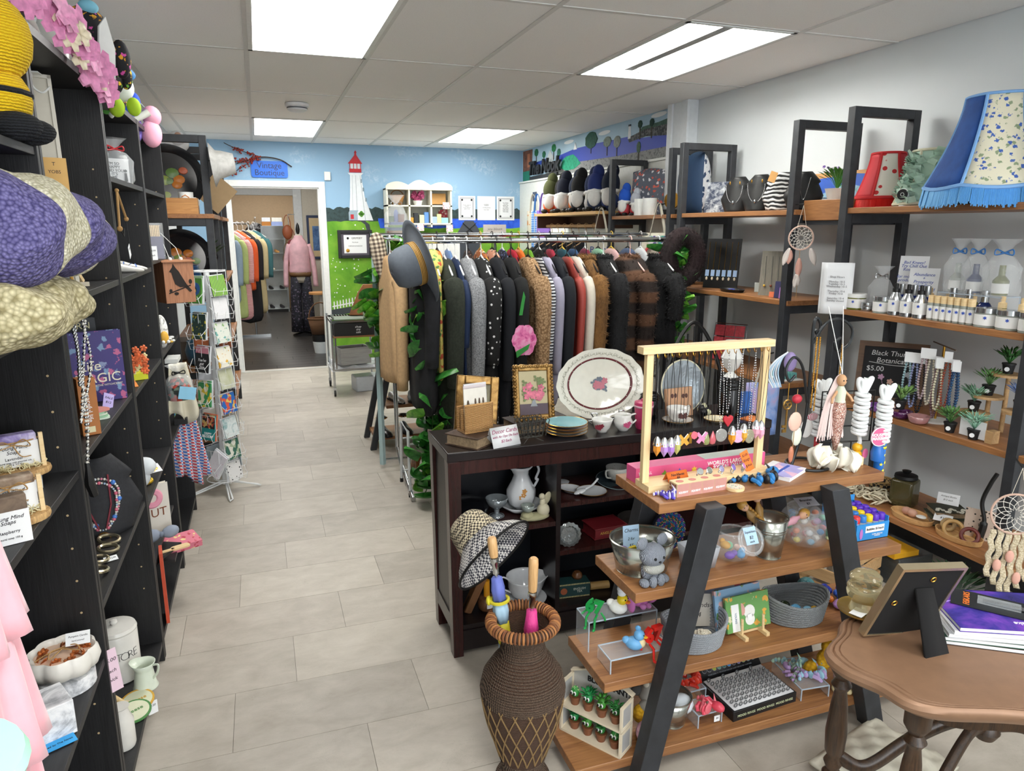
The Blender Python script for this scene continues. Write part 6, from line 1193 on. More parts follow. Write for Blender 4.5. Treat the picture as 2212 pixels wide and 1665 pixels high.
for c,mm in(('15151a',7),('d8d6b0',5)):
 for k in range(mm):MB().sph((U(-.03,.03),U(-.025,.025),.014+U(0,.03)),.014,8,6).p('stone_bead',M(c,.3),t)
o=MB().span((-.035,-.01,0),(.035,.01,.09)).one('tarot_box',pat('mottle','12305a','2f6ac0',14,.4),'dark blue box at the right end of the console','box',(1.885,2.44,CZ),R(-8))
MB().span((-.04,-.03,0),(.04,.03,.004)).one('price_card',M('e8813a',.7),'orange price card lying on the console right end','card',(1.86,2.345,CZ),R(20))
# inside the console -----------------------------------------------
t=thing('ewer','white porcelain ewer with gold flowers on the upper left shelf','pitcher',(.90,2.47,.486),R(-10));POR=M('d5d8dc',.12,coat=.5)
MB().lathe([(.03,.014),(.045,.03),(.056,.06),(.055,.085),(.036,.12),(.027,.145),(.03,.165),(.04,.18)],40,cap=False,wob=lambda a,z:1+.02*cos(8*a)+(.25*max(0,-cos(a))**6 if z>.16 else 0)).p('jug',POR,t,solid=.003)
MB().tube(bez((.03,0,.165),(.055,0,.185),(.07,0,.16),(.058,0,.125),(.066,0,.12),(.05,0,.09),n=6),.005,8).p('handle',POR,t);m=MB();flowers(m,[(.0,-.057,.08),(.004,-.055,.095),(-.008,-.055,.07)],.01,dirs=[(0,-1,0)]*3);m.p('painted_flower',M('c08a4a',.4),t)
t=thing('wash_basin','white scalloped basin under the ewer','bowl',(.90,2.47,.486));MB().lathe([(.035,0),(.055,.006),(.085,.03)],40,cap=False,wob=lambda a,z:1+.03*cos(8*a)).p('bowl',POR,t,solid=.003);MB().lathe([(0,.003),(.036,.003)],20,cap=False).p('base',POR,t)
t=blobs('fairy_figurine','cream resin fairy kneeling on a rocky base','figurine',(.925,2.36,.486),0,[('rock_base',M('a8a482',.8,bump=(80,.6)),[((-.01,0,.012),(.06,.03,.014)),((-.04,0,.02),(.025,.025,.016))]),('dress',M('cdc6ac',.7),[((.025,0,.035),(.025,.022,.026))]),('torso',M('cdc6ac',.7),[((.022,0,.065),(.012,.01,.018))]),('head',M('cdc6ac',.7),[((.018,-.002,.09),.012)]),('wing',M('c4bd9f',.7),[((.045,.012,.075),(.014,.004,.026),(0,R(20),0)),((.038,.014,.055),(.01,.004,.016),(0,R(40),0))])])
cup('candle_holder','grey glass votive cup on the fairy base',(.887,2.36,.5225),0,[(.014,0),(.02,.008),(.026,.026)],M('9aa4a0',.1,.3),cat='votive')
cup('glass_goblet','clear cut glass goblet behind the houndstooth hat',(.79,2.44,.486),0,[(.03,0),(.008,.01),(.01,.03),(.035,.05),(.042,.075)],M('8f979c',.08,.5),cat='goblet')
MB().lathe([(.05,0),(.075,.03),(.08,.05),(.05,.07),(0,.075)],28).one('black_bowl',M('0e0f12',.15),'glossy black covered bowl at the left of the shelf','bowl',(.69,2.47,.486))
t=thing('scent_bottle','round wooden bottle with orange stopper on the bottom shelf','bottle',(.735,2.40,.126));MB().lathe([(.025,0),(.034,.01),(.036,.035),(.03,.052),(.02,.056)],24).p('bottle',wood('4a2f20','7a5238',2,3,.4),t);MB().cyl((0,0,.056),(0,0,.12),.012).p('stopper',M('d9941f',.4),t);MB().span((-.01,-.037,.02),(.012,-.0355,.036)).p('label',PAPER,t)
t=thing('wooden_wedge','dark wooden carving leaning at the console side','carving',(.655,2.41,.126),(0,R(26),0));MB().span((-.015,-.02,0),(.015,.02,.16)).p('blade',wood('5a3a22','8a5f3c',2,1.5,.5),t,bev=.003);MB().cyl((0,0,.0),(0,0,.06),.017).p('grip',M('3a2616',.5),t)
t=cup('gravy_boat','large white gravy boat behind the umbrellas',(.90,2.42,.126),R(0),[(.03,.012),(.055,.03),(.068,.06),(.07,.09),(.075,.1)],POR,[(.06,.09),(.095,.11),(.1,.07),(.06,.04)],cat='gravy boat',spout=True)
plate('saucer','white underplate of the gravy boat',(.90,2.42,.126),.085,POR,POR,'saucer')
plate('saucer','white saucer with brown transfer print on the right upper shelf',(1.09,2.42,.556),.05,POR,GOLD,'saucer',(0,R(6),0));plate('saucer','larger white saucer beside the printed one',(1.155,2.37,.556),.06,POR,GOLD,'saucer')
t=thing('ladle','white porcelain spoon lying across the saucers','spoon',(1.135,2.375,.577),(0,R(-12),R(10)));MB().sph((-.03,0,0),(.028,.016,.008)).p('bowl',POR,t);MB().tube(bez((-.005,0,0),(.03,0,.004),(.06,0,.02)),.004,6).p('handle',POR,t)
MB().lathe([(.03,0),(.036,.01),(.03,.012),(0,.008)],24,sx=1.4).one('china_dish',POR,'small oval dish with purple print at the shelf back','dish',(1.07,2.5,.556),R(20))
plate('lace_plate','dark openwork plate on the console right bay',(1.30,2.45,.556),.08,M('2f3a40',.25),M('7a8a90',.3),'plate',(R(10),0,0));cup('teacup','grey patterned teacup on the dark openwork plate',(1.30,2.44,.572),R(20),[(.02,0),(.032,.01),(.042,.035),(.044,.055)],pat('dots','b9bab6','5a5a58',160,.3,w=.3),[(.043,.048),(.064,.05),(.06,.024),(.036,.014)])
t=thing('ashtray','heavy cut glass ashtray standing on edge','ashtray',(1.055,2.36,.361+.046),(R(82),0,R(-8)));MB().lathe([(0,0),(.045,0),(.048,.012),(.036,.02),(.03,.008),(0,.006)],32,wob=lambda a,z:1+.04*cos(16*a)).p('glass',M('8a8f90',.06,.45,bump=(60,.8)),t)
b=flatbook('red_book','red cloth bound book lying on the middle shelf',(1.24,2.42,.361),R(4),.15,.11,.045,M('6f1820',.5),M('7a2028',.6));text('ANGLER',.016,M('c9a24a',.4),b,(-.02,-.0556,.024))
MB().lathe([(.05,0),(.07,.01),(.08,.04),(.075,.045),(.06,.02),(0,.012)],28).one('dark_basket',M('2a2420',.7,bump=(100,.6)),'dark woven shallow basket on the middle shelf','basket',(1.385,2.42,.361))
t=thing('tea_box','dark green patterned box with cream border on the bottom shelf','box',(1.09,2.40,.126),R(-6));MB().span((-.07,-.03,0),(.07,.03,.06)).p('box',M('1f3f40',.5),t,bev=.001);m=MB()
for k in range(22):m.span((-.069+k*.0063,-.0312,.001),(-.066+k*.0063,-.03,.006)).span((-.069+k*.0063,-.0312,.054),(-.066+k*.0063,-.03,.059))
m.p('border',M('d8c98a',.5),t)['kind']='stuff';MB().at((-.04,-.031,.03),(PI/2,0,0)).prism(ring(.014,12),.001).p('emblem',M('a05a3a',.5),t);text('ENGLISH\nTEA',.013,M('c9d0c4',.5),t,(.025,-.0312,.03))
MB().cyl((-.04,0,0),(.04,0,0),.016,n=16).one('wooden_roll',wood('8a6a3c','b9975c',0,2,.5),'turned wooden roll beside the green box','roll',(1.215,2.40,.142),R(-8));MB().lathe([(.018,0),(.022,.008),(.018,.02),(.012,.026),(0,.027)],20).one('wax_seal',M('6a4426',.3),'small round amber dish on top of the green box','dish',(1.12,2.41,.187))
t=thing('watering_can','white watering can with blue lettering in the console right bay','watering can',(1.63,2.40,.556),R(0));BW=M('bcc9d6',.3);MB().lathe([(.045,0),(.047,.003),(.042,.075),(.043,.078)],28).p('body',BW,t);MB().cyl((-.04,0,.02),(-.085,0,.075),.01,.008).p('spout',BW,t);MB().torus((.055,0,.045),.028,.005,18,6,(PI/2,0,0),.8,1.1).p('handle',BW,t);text('K',.035,M('2a3a5a',.5),t,(.0,-.0458,.04))
# ================================================================ WICKER VASE, UMBRELLAS, HOUNDSTOOTH HAT
WX,WY=.617,1.675
t=thing('wicker_vase','tall dark wicker floor vase with rope-wrapped rim','vase',(WX,WY,0))
WKR=pat('knit','2a1b14','6a4a36',120,.75,.9,axis=2);prof=[(.073,0),(.075,.015),(.062,.03),(.058,.06),(.075,.12),(.1,.2),(.114,.27),(.117,.305),(.108,.345),(.082,.385),(.063,.41),(.056,.44),(.06,.465),(.078,.49),(.088,.5)]
P2=[]
for(a,za),(b,zb)in zip(prof,prof[1:]):
 for k in range(3):P2.append((a+(b-a)*k/3,za+(zb-za)*k/3))
P2.append(prof[-1]);MB().lathe(P2,40,cap=False).p('woven_wall',WKR,t,solid=.004,ang=180);MB().lathe([(0,.004),(.073,.004)],20,cap=False).p('bottom',WKR,t)
def rad(z):
 for(a,za),(b,zb)in zip(prof,prof[1:]):
  if za<=z<=zb:return a+(b-a)*(z-za)/(zb-za)
 return .09
m=MB();z=.285
while z<.485:m.torus((0,0,z),rad(z)+.0015,.003,44,5);z+=.0066
m.p('coiled_rope',pat('stripe','2e2019','75604f',90,.8,.6,axis=0),t,ang=180)['kind']='stuff'
m=MB();z=.006
while z<.085:m.torus((0,0,z),rad(z)+.0015,.003,40,5);z+=.0066
m.p('coiled_rope',pat('stripe','2e2019','75604f',90,.8,.6,axis=0),t,ang=180)['kind']='stuff'
m=MB()
for s_ in(-1,1):
 for k in range(18):
  m.tube([((rad(zz)+.003)*cos(a),(rad(zz)+.003)*sin(a),zz)for zz,a in[(.09+.2*q/12,k*2*PI/18+s_*.75*q/12)for q in range(13)]],.0022,4)
m.p('straw_lattice',M('8a6f48',.8),t)['kind']='stuff'
MB().torus((0,0,.503),.089,.0125,44,10).p('rim_core',M('3a261a',.8),t)
for k in range(56):
 a=k*2*PI/56;MB().torus((.089*cos(a),.089*sin(a),.503),.0135,.0035,12,5,(R(90),R(25),a)).p('rim_wrap',M(('a8703f','7a4a2a','8f5f38')[k%3],.7),t)
def umbrella(label,base,tip,mats,hl,handle_m,band=None):
 """closed umbrella: base point inside the vase, tip = top of handle"""
 t=thing('umbrella',label,'umbrella',base);b,q=Vector(base),Vector(tip);d=q-b;L=d.length;q_=d.to_track_quat('Z','Y').to_matrix().to_4x4();t.rotation_euler=q_.to_euler()
 MB().cyl((0,0,0),(0,0,L-hl),.004).p('shaft',CHROME,t)
 MB().lathe([(.011,L-hl),(.0125,L-hl+.01),(.0135,L-.02),(.0125,L-.004),(.009,L)],18).p('handle',handle_m,t)
 zz=L-hl-.05;n=len(mats)
 MB().lathe([(.009,zz),(.009,zz+.03),(.012,zz+.034),(.012,zz+.048)],14).p('ferrule',CHROME,t)
 for k,mm in enumerate(mats):
  z1=zz-.012-(zz-.04)*k/n;z0=zz-.012-(zz-.04)*(k+1)/n;r0,r1=.019-.005*(k+1)/n,.019-.005*k/n
  if k==0:r1=.014
  MB().lathe([(r0,z0),((r0+r1)/2+.003,(z0+z1)/2),(r1,z1)],32,wob=lambda a,z:1+.1*sin(6*a+50*z)).p('folded_panel',mm,t,ang=180)
 if band:MB().torus((0,0,L-hl-.13),.025,.005,20,6).sph((0,-.03,L-hl-.13),(.018,.008,.012)).p('tie_band',band,t)
 return t
WH2=wood('b98a56','d9b07c',2,2,.4)
YL,BLU,LB=M('cfc22a',.6),M('5a68c8',.6),M('a9cbe0',.6)
umbrella('yellow, blue and pale blue striped umbrella with short wooden handle',(.615,1.70,.06),(0.545,1.73,0.74),[M('6a78c8',.6),LB,YL,M('b8d0e4',.6),BLU,YL,YL,BLU],.058,WH2,YL)
umbrella('hot pink umbrella with long wooden handle',(.635,1.69,.06),(0.631,1.632,0.71),[M('d03a86',.6,bump=(150,.4)),M('d8458f',.6),M('c83480',.6),M('8a7a6a',.6)],.10,WH2)
t=thing('bucket_hat','brown and cream houndstooth bucket hat with black binding on the striped umbrella','hat',(0.582,1.921,0.63),(R(-58),R(-26),R(14)));HT=pat('gingham','cbbfa2','2c2622',95,.85,c='8a7d68',axis=2)
MB().lathe([(0,.105),(.05,.1),(.062,.085),(.072,.035),(.078,.012)],40,cap=False,sy=.95).p('crown',pat('checker','cbbfa2','3a322c',150,.85),t,solid=.003,ang=180)
MB().lathe([(.078,.012),(.1,-.02),(.118,-.048)],48,cap=False,wob=lambda a,z:1+(.16*cos(2*a+.6)if z<-.01 else 0)).p('brim',pat('checker','d3d0cc','3a3a44',150,.85),t,solid=.003,ang=180)
MB().tube([(.118*(1+.16*cos(2*a+.6))*cos(a),.118*(1+.16*cos(2*a+.6))*sin(a),-.048)for a in[2*PI*k/48 for k in range(48)]],.004,6,True).p('binding',BLACK,t)
MB().lathe([(0,.1),(.05,.094),(.068,.03),(.074,.012)],32,cap=False,sy=.95).p('lining',M('0d1016',.6),t,ang=180)

# ================================================================ FRONT A-FRAME SHELF
aframe('large A-frame shelf with black legs and wooden boards full of gifts',1.55,.25,[(.85,.955,1.726),(.60,.895,1.83),(.345,.81,1.91),(.09,.73,1.99)],(1.10,.838,.918),(1.515,.838,1.762),.03,.05)
# necklace stand -----------------------------------------------------
t=thing('necklace_stand','pine bar stand with gold hooks for hanging necklaces','jewellery stand',(1.165,1.665,.85));
MB().span((-.20,-.04,0),(.22,.035,.02)).p('base',PINE,t,bev=.001)
for x in(-.192,.187):MB().span((x-.01,-.008,.02),(x+.01,.008,.385)).p('upright',wood('d9b782','ecd3a4',2,1,.5),t)
MB().span((-.22,-.017,.385),(.205,.017,.405)).p('top_bar',PINE,t,bev=.001)
HX=[-.175+.0222*k for k in range(17)]
for x in HX:MB().tube(bez((x,-.012,.386),(x,-.016,.376),(x,-.022,.374),(x,-.024,.382),n=4),.0011,5).p('hook',GOLD,t)
PEN=[(.99,.982,'d98a2a','shard',0,'amber crystal'),(1.013,.977,'b48ad0','shard',0,'first lilac crystal'),(1.034,.975,'a87cc8','shard',0,'second lilac crystal'),(1.053,.980,'b9b86a','shard',0,'pale yellow crystal'),(1.074,.992,'c9993f','butterfly',0,'gold butterfly'),(1.101,.997,'d06a7a','charm',0,'pink and gold charm'),(1.131,.993,'e08ab4','butterfly',0,'pink butterfly'),(1.148,.990,'8a8f5a','drop',0,'olive drop'),(1.168,.99,'c05a64','drop',0,'red drop'),(1.194,.994,'b8b8b4','coin',1,'round silver'),(1.212,1.037,'b01828','heart',1,'red heart'),(1.232,.990,'d9902a','shard',0,'orange crystal'),(1.252,.985,'d9a8c8','coin',1,'round pink'),(1.271,.993,'d9a03a','shard',0,'second orange crystal'),(1.290,.982,'b9b49a','oval',1,'oval pewter'),(1.312,1.0,'d89aac','shard',0,'rose crystal'),(1.33,.996,'e0a0b8','shard',0,'second rose crystal')]
CORD=M('0e0e10',.5);CHN2=M('c4c6c8',.25,.9)
for k,(x,z,c,kind,ch,lb)in enumerate(PEN):
 hx=1.165+HX[k];t=thing('pendant_necklace',lb+' pendant necklace on the pine stand','necklace',(hx,1.641,1.224),0,'necklaces on the pine stand');dx,dz=x-hx,z-1.224
 P=bez((0,.001,.004),(dx*.4-.006,-.004,dz*.5),(dx,-.006,dz+.02),(dx*.5+.008,-.003,dz*.5),(0,.002,.004),n=6)
 if ch:
  m=MB();q=[Vector(p)for p in P]
  for a,b in zip(q,q[1:]):
   n=max(1,int((b-a).length/.006))
   for j in range(n):m.sph(a+(b-a)*j/n,(.0016,.0016,.0028),5,4)
  m.p('chain',CHN2,t,ang=180)['kind']='stuff'
 else:MB().tube(P,.0009,4).p('cord',CORD,t)
 pm=M(c,.15,coat=.5)if kind not in('coin','oval')or 'pink' in lb else M(c,.3,.8)
 G3=(1.4,)*3;m=MB().at((dx,-.008,dz),(PI/2,0,0),G3)
 if kind=='shard':MB().at((dx,-.008,dz),(0,0,0),G3).lathe([(0,-.021),(.008,-.008),(.008,.006),(.004,.014),(0,.016)],6).p('crystal',pm,t,ang=20);MB().at((dx,-.008,dz),(0,0,0),G3).lathe([(.0085,.002),(.006,.014),(.002,.02)],8,cap=False).p('silver_cap',CHN2,t)
 elif kind=='butterfly':m.prism([(0,-.006),(.006,-.012),(.012,-.008),(.006,0),(.014,.008),(.008,.012),(0,.003),(-.008,.012),(-.014,.008),(-.006,0),(-.012,-.008),(-.006,-.012)],.002).p('butterfly',pm,t)
 elif kind=='heart':m.prism([(0,-.014),(.011,.0),(.011,.007),(.006,.01),(0,.006),(-.006,.01),(-.011,.007),(-.011,0)],.005).p('heart',pm,t,bev=.001)
 elif kind=='drop':MB().at((dx,-.008,dz),(0,0,0),G3).lathe([(0,-.015),(.006,-.013),(.008,-.006),(.004,.006),(0,.014)],12,sy=.5).p('drop',pm,t,ang=180)
 elif kind=='charm':m.prism(ring(.008,8,(.003,.004)),.003).p('charm',pm,t);MB().at((dx,-.008,dz),(PI/2,0,0),G3).prism([(-.008,-.012),(-.002,-.012),(-.002,.01),(-.008,.01)],.002).p('bar',GOLD,t)
 else:m.prism(ring(.0135 if kind=='coin' else .011,20,(0,0),1,1 if kind=='coin' else 1.35),.003).p('disc',pm,t,bev=.0008);MB().torus((dx,-.0115,dz),.009,.0009,16,4,(PI/2,0,0)).p('engraving',CHN2,t)
# wand box, cards, rings, cubes
t=thing('wand_box','long pink box lettered WORLDS LARGEST CRYSTAL WAND','box',(1.185,1.735,.85),R(1));MB().span((-.215,-.024,0),(.235,.03,.045)).p('box',M('d8588c',.45),t,bev=.001);text("WORLD'S LARGEST\nCRYSTAL WAND",.017,PAPER,t,(.1,-.0246,.024),off=.0003);text('TRY ALL\n14',.012,PAPER,t,(-.185,-.0246,.022));MB().span((.02,-.02,.0452),(.235,.026,.046)).p('window',M('cfd8d2',.2),t)
m=MB()
for k,(x,c)in enumerate(((-.12,'6aa03a'),(-.07,'5a6ab8'),(-.02,'e0c03a'),(.04,'c03a4a'))):MB().at((x,-.0245,.02),(PI/2,0,0)).prism(star(.011,.5,4+k),.0006).p('printed_crystal',M(c,.5),t)
ORG=M('e8762a',.7)
t=thing('tent_card','orange folded price card for chokers on the stand base','card',(1.065,1.648,.871),R(6));MB().add([(-.035,-.014,0),(.035,-.014,0),(.035,0,.026),(-.035,0,.026),(-.035,.014,0),(.035,.014,0)],[(0,1,2,3),(3,2,5,4)]).p('card',ORG,t,solid=.001);text('Necklaces\n$8',.011,INK,t,(0,-.0085,.014),(R(62),0,0),shear=.2)
card('price_card','tall orange price card reading Kids Rings on the stand base','card',(1.315,1.645,.8705),(R(-16),R(-18),R(10)),.03,.062,ORG,[('Kids',.012,0,.05),('Rings',.012,0,.035),('$4ea',.012,0,.017)])
for k,(x,c,lb)in enumerate(((1.135,'9a9d9a','plain silver ring'),(1.165,'7a7f78','green tinted silver ring'),(1.205,'8f8ab0','silver ring with lilac stone'),(1.245,'7a66b0','silver ring with violet stone'),(1.28,'b878b0','silver ring with pink violet stone'))):
 t=thing('ring',lb+' on the pine base','ring',(x,1.638,.871),R(k*9));MB().torus((0,0,.01),.0085,.0018,18,6,(PI/2,0,0)).p('band',CHN2,t);MB().at((0,-.002,.02),(R(60),0,0)).lathe([(.008,0),(.009,.003),(0,.006)],14).p('stone',M(c,.15),t);MB().torus((0,-.003,.0215),.0092,.0015,18,5,(R(60),0,0)).p('bezel',CHN2,t)
for k in range(4):
 t=thing('mystery_box',('leftmost','second','third','rightmost')[k]+' small cream and mauve mystery toy box in the row','box',(1.043+.041*k,1.595+.002*k,.85),R(3),'mystery toy boxes');MB().span((-.0202,-.019,0),(.0202,.019,.037)).p('box',M('c48f86',.5),t);MB().span((-.0204,-.0192,.0365),(.0204,.0192,.0375)).span((-.0206,-.0192,.0),(-.0202,.0192,.0375)).p('cream_panel',M('e0cc9c',.5),t);text('SQUISHY',.0075,PAPER,t,(0,-.0194,.012),off=.0002);MB().at((0,0,.0377)).prism(ring(.009,10,(0,0),1.3,1),.0005).p('mascot_spot',M('c8756a',.5),t)
 if k==0:
  for a in range(3):
   for b in range(3):MB().span((-.0212,-.014+a*.011,.004+b*.011),(-.0207,-.006+a*.011,.012+b*.011)).p('printed_square',M('8a4f44',.5),t)
def dragon(name,label,loc,rz,mat,mat2,L=.12,sc=1,curl=1.2):
 t=thing(name,label,'toy',loc,rz);n=9
 for k in range(n):
  u=k/(n-1);a=(u-.5)*curl*2;r=(.016*(1-u*.65))*sc;x,y=L*(.5-u),.02*sc*sin(a*2);MB().sph((x,y,r*.95),(L/n*.62,r,r),10,7).p('body_segment',mat if k%2 else mat2,t,ang=180)
  MB().at((x,y,r*1.7)).lathe([(.004*sc,0),(0,.009*sc*(1-u*.5))],5).p('spike',mat2,t)
 MB().sph((L*.5+.014*sc,.008,.02*sc),(.02*sc,.013*sc,.013*sc),10,8).p('head',mat,t,ang=180)
 for s_ in(-1,1):
  MB().at((L*.5+.004,s_*.008*sc,.03*sc),(s_*-.4,-.6,0)).lathe([(.004*sc,0),(0,.02*sc)],6).p('horn',mat2,t)
  for x in(L*.28,-L*.08):MB().tube([(x,s_*.01*sc,.014*sc),(x+.004,s_*.026*sc,.012*sc),(x+.012,s_*.03*sc,.004)],[.006*sc,.006*sc,.005*sc],7).p('leg',mat,t)
 return t
dragon('toy_dragon','small purple articulated toy with white wings on the top board',(.992,1.59,.85),R(-20),M('5a48c0',.4),M('d8d4ea',.4),.05,.75)
BD=dragon('toy_dragon','blue and black articulated dragon toy on the top board',(1.29,1.605,.85),R(4),M('2a78b8',.4),M('15161a',.4),.13,1.1)
t=thing('fridge_magnet','round wooden magnet painted with flowers','magnet',(1.212,1.578,.85));MB().lathe([(.026,0),(.027,.004),(.026,.008)],24).p('disc',PINE,t);MB().lathe([(.022,.0083),(0,.0085)],20,cap=False).p('painting',pat('floral','d8d3c0','4a9a8a',130,.5,c='d06a5a'),t)
t=thing('notebook','lilac cartoon notebook with a blue pen on the cover','notebook',(1.425,1.645,.85),R(28));MB().span((-.06,-.05,0),(.06,.05,.011)).p('pages',PAPER,t);MB().span((-.061,-.051,.011),(.061,.051,.0125)).p('cover',pat('cells','a9a4d8','d8b0c8',26,.5,c='e6e4ee'),t);MB().span((-.061,.03,.0126),(.061,.051,.013)).p('header_band',PAPER,t);MB().span((-.05,-.008,.0127),(.045,.0,.014)).p('pen_print',M('2a4fae',.4),t)
# scroll stand with key, shells, mermaid ------------------------------
SC_=M('3a3c3e',.4,.8)
t=thing('scroll_stand','dark metal scroll stand with looped arms on a ring base','stand',(1.545,1.672,.85));MB().torus((0,0,.006),.062,.0045,36,8).p('ring_base',SC_,t)
MB().tube(bez((-.06,0,.008),(-.035,.01,.06),(-.012,.012,.15),(-.01,.012,.3),(-.014,.012,.42),(-.005,.012,.455),(.012,.012,.435),(.006,.012,.405),(-.006,.012,.42)),.0048,8).p('column',SC_,t)
MB().tube(bez((-.012,.012,.2),(-.05,0,.31),(-.09,-.005,.345),(-.115,-.005,.31),(-.1,-.005,.275),(-.08,-.005,.29)),.0042,8).p('left_arm',SC_,t);MB().tube(bez((-.01,.012,.38),(.02,.0,.44),(.07,-.005,.45),(.115,-.005,.42),(.11,-.005,.375),(.07,-.005,.355),(.055,-.005,.38),(.075,-.005,.395)),.0042,8).p('right_arm',SC_,t)
t=thing('key_ornament','antique gold key pendant hanging from the left scroll arm','ornament',(1.447,1.668,1.118));MB().cyl((0,0,0),(0,0,-.05),.0012).p('chain',GOLD,t);MB().torus((0,0,-.065),.014,.0025,18,6,(PI/2,0,0)).torus((-.007,0,-.065),.006,.0018,12,5,(PI/2,0,0)).torus((.007,0,-.065),.006,.0018,12,5,(PI/2,0,0)).p('bow',M('8a6a34',.35,.8),t);MB().cyl((0,0,-.08),(0,0,-.15),.003).span((-.012,-.002,-.15),(0,.002,-.14)).span((-.014,-.002,-.135),(0,.002,-.127)).p('shaft',M('8a6a34',.35,.8),t)
t=thing('shell_mobile','pink shell and agate string hanging beside the gold key','ornament',(1.475,1.662,1.10));MB().cyl((0,0,.0),(0,0,-.2),.001).p('string',TWINE,t);MB().sph((.0,0,-.1),(.024,.006,.03)).p('shell',M('dcb8a6',.5),t);MB().sph((0,0,-.03),(.016,.012,.014)).p('coral',M('b82a3c',.5),t);MB().sph((-.008,-.004,-.2),(.009,.005,.026)).p('agate',M('c07a5a',.3),t);MB().sph((.02,.01,-.15),(.018,.006,.03)).p('shell',M('d6dccb',.5),t)
t=thing('wave_ornament','blue and white jellyfish string ornament on the left scroll','ornament',(1.46,1.70,1.185));BLW=M('a9c8e0',.5)
for k in range(6):MB().tube(bez((0,0,.02),(-.02-.007*k,-.003*k,-.0),(-.03-.008*k,0,-.04),(-.015-.006*k,0,-.085),n=8),.0022,5).p('wire_wave',(BLW,M('d8dee6',.5))[k%2],t)
MB().sph((.012,0,-.01),(.022,.012,.03)).p('stone',M('8a7aa8',.4),t)
for k,(x,z0,z1,lb)in enumerate(((1.528,1.25,1.03,'first gold chain strand on the scroll stand'),(1.54,1.25,1.02,'second gold chain strand on the scroll stand'),(1.625,1.225,1.13,'short gold chain from the right scroll arm'))):
 t=thing('gold_chain',lb,'chain',(x,1.662,z0));m=MB()
 for j in range(int((z0-z1)/.005)):m.sph((0,0,-j*.005),.0028,6,4)
 m.p('links',GOLD,t,ang=180)['kind']='stuff'
t=thing('mermaid_doll','string-haired mermaid doll with sequin tail and white petal skirt','doll',(1.60,1.625,1.125));t.scale=(1.3,)*3;SKN=M('c79a72',.6);MB().sph((0,0,0),(.011,.011,.014)).p('head',SKN,t,ang=180);MB().sph((-.004,-.0105,.001),.0016).sph((.004,-.0105,.001),.0016).p('eye',BLACK,t);MB().lathe([(.006,-.013),(.012,-.025),(.011,-.045),(.013,-.05)],14).p('bodice',M('c8d0b8',.5),t)
MB().lathe([(.013,-.05),(.0165,-.07),(.014,-.1),(.009,-.14),(.004,-.165)],18).p('sequin_tail',pat('cells','c89a8c','e6c8bc',400,.2,.6,c='a8786c',metal=.6),t,ang=180)
m=MB()
for k in range(60):s_=U(-1,.7);m.tube(bez((0,.004,.014),(s_*.012,.008,.0),(s_*.03-.01,.004,-.06),(s_*.045-.012,.0,-.12-U(0,.02)),n=5),.0014,4)
m.p('string_hair',M('dcc8c4',.8),t)['kind']='stuff'
for s_ in(-1,1):MB().tube([(s_*.01,0,-.025),(s_*.026,-.004,-.04),(s_*.03,-.008,-.05)],.003,6).p('arm',SKN,t)
for k in range(9):
 a=k*.7;MB().at((.028*cos(a),.02*sin(a),-.165+.012*sin(k*2)),(U(-.6,.6),U(-.5,.5),a)).sheet(lambda u,v:((u-.5)*.055*sin(PI*(.15+.8*v)),.01*sin(u*9),-.05*v),6,5).p('petal',M('e9e5d6',.6),t,ang=180,solid=.0008)
MB().cyl((0,0,.014),(.012,.03,.165),.0009).cyl((0,0,.014),(-.03,.03,.165),.0009).p('hanging_string',WHITE,t)
t=thing('striped_charm','red white and blue fish charm hanging behind the mermaid','ornament',(1.565,1.69,1.02));MB().sph((0,0,-.02),(.022,.006,.012)).p('fish',pat('stripe','d8d8d8','b83a44',60,.5,axis=0,c='5a78b8'),t);MB().sph((-.02,0,-.055),(.024,.006,.03)).p('shell',M('d8d8d6',.5),t);MB().cyl((0,0,0),(0,0,.2),.0008).p('string',WHITE,t)
# skipping rope stand --------------------------------------------------
t=thing('rope_stand','black wire stand on a pine block for skipping ropes','stand',(1.66,1.66,.85),R(-12));MB().span((-.06,-.028,0),(.06,.028,.026)).p('block',PINE,t,bev=.001);m=MB();m.tube([(.03,0,.026),(.03,0,.07),(.09,0,.07),(.09,0,.23),(-.08,0,.23),(-.08,0,.07),(.03,0,.07)],.0026,6)
for z in(.12,.175):m.tube([(-.08,0,z),(.09,0,z)],.002,5)
m.p('wire',M('141416',.4,.4),t)
def skiprope(label,loc,hm,hz):
 t=thing('skipping_rope',label,'skipping rope',loc);RP=M('d9dcdc',.8,bump=(300,.4));m=MB()
 for k in range(11):m.torus((0,0,-.012*k-.03),.02,.0065,16,7,(R(8),R(6*(-1)**k),0),1,.8)
 for s_ in(-1,0,1):m.tube(bez((s_*.006,0,-.03),(s_*.022-.004,-.004,.0),(s_*.026,-.004,.02),(s_*.012,-.004,.012),(s_*.004,0,-.03),n=5),.0062,7)
 m.tube(bez((0,0,-.15),(.004,-.004,-.18),(.002,0,hz)),.006,7);m.p('rope',RP,t,ang=180);hm(t,hz);return t
def h_blue(t,z):
 MB().lathe([(0,z-.125),(.014,z-.122),(.015,z-.08),(.0155,z-.045),(.011,z-.038),(.016,z-.03),(.018,z-.012),(.012,z),(0,z+.002)],20).p('handle',M('1f6fc8',.3),t,ang=180);MB().lathe([(.0155,z-.042),(.0165,z-.038),(.0155,z-.034)],20,cap=False).p('ring',M('e0d02a',.4),t,solid=.001)
 for a,q in((-1.6,-.06),(-1.2,-.085),(-2.0,-.09),(-1.5,-.11),(-1.3,-.015),(-1.9,-.025)):MB().at((.0165*cos(a),.0165*sin(a),z+q),(PI/2,0,a+PI/2)).prism(star(.006,.42),.001).p('painted_star',M('e8e04a',.5),t)
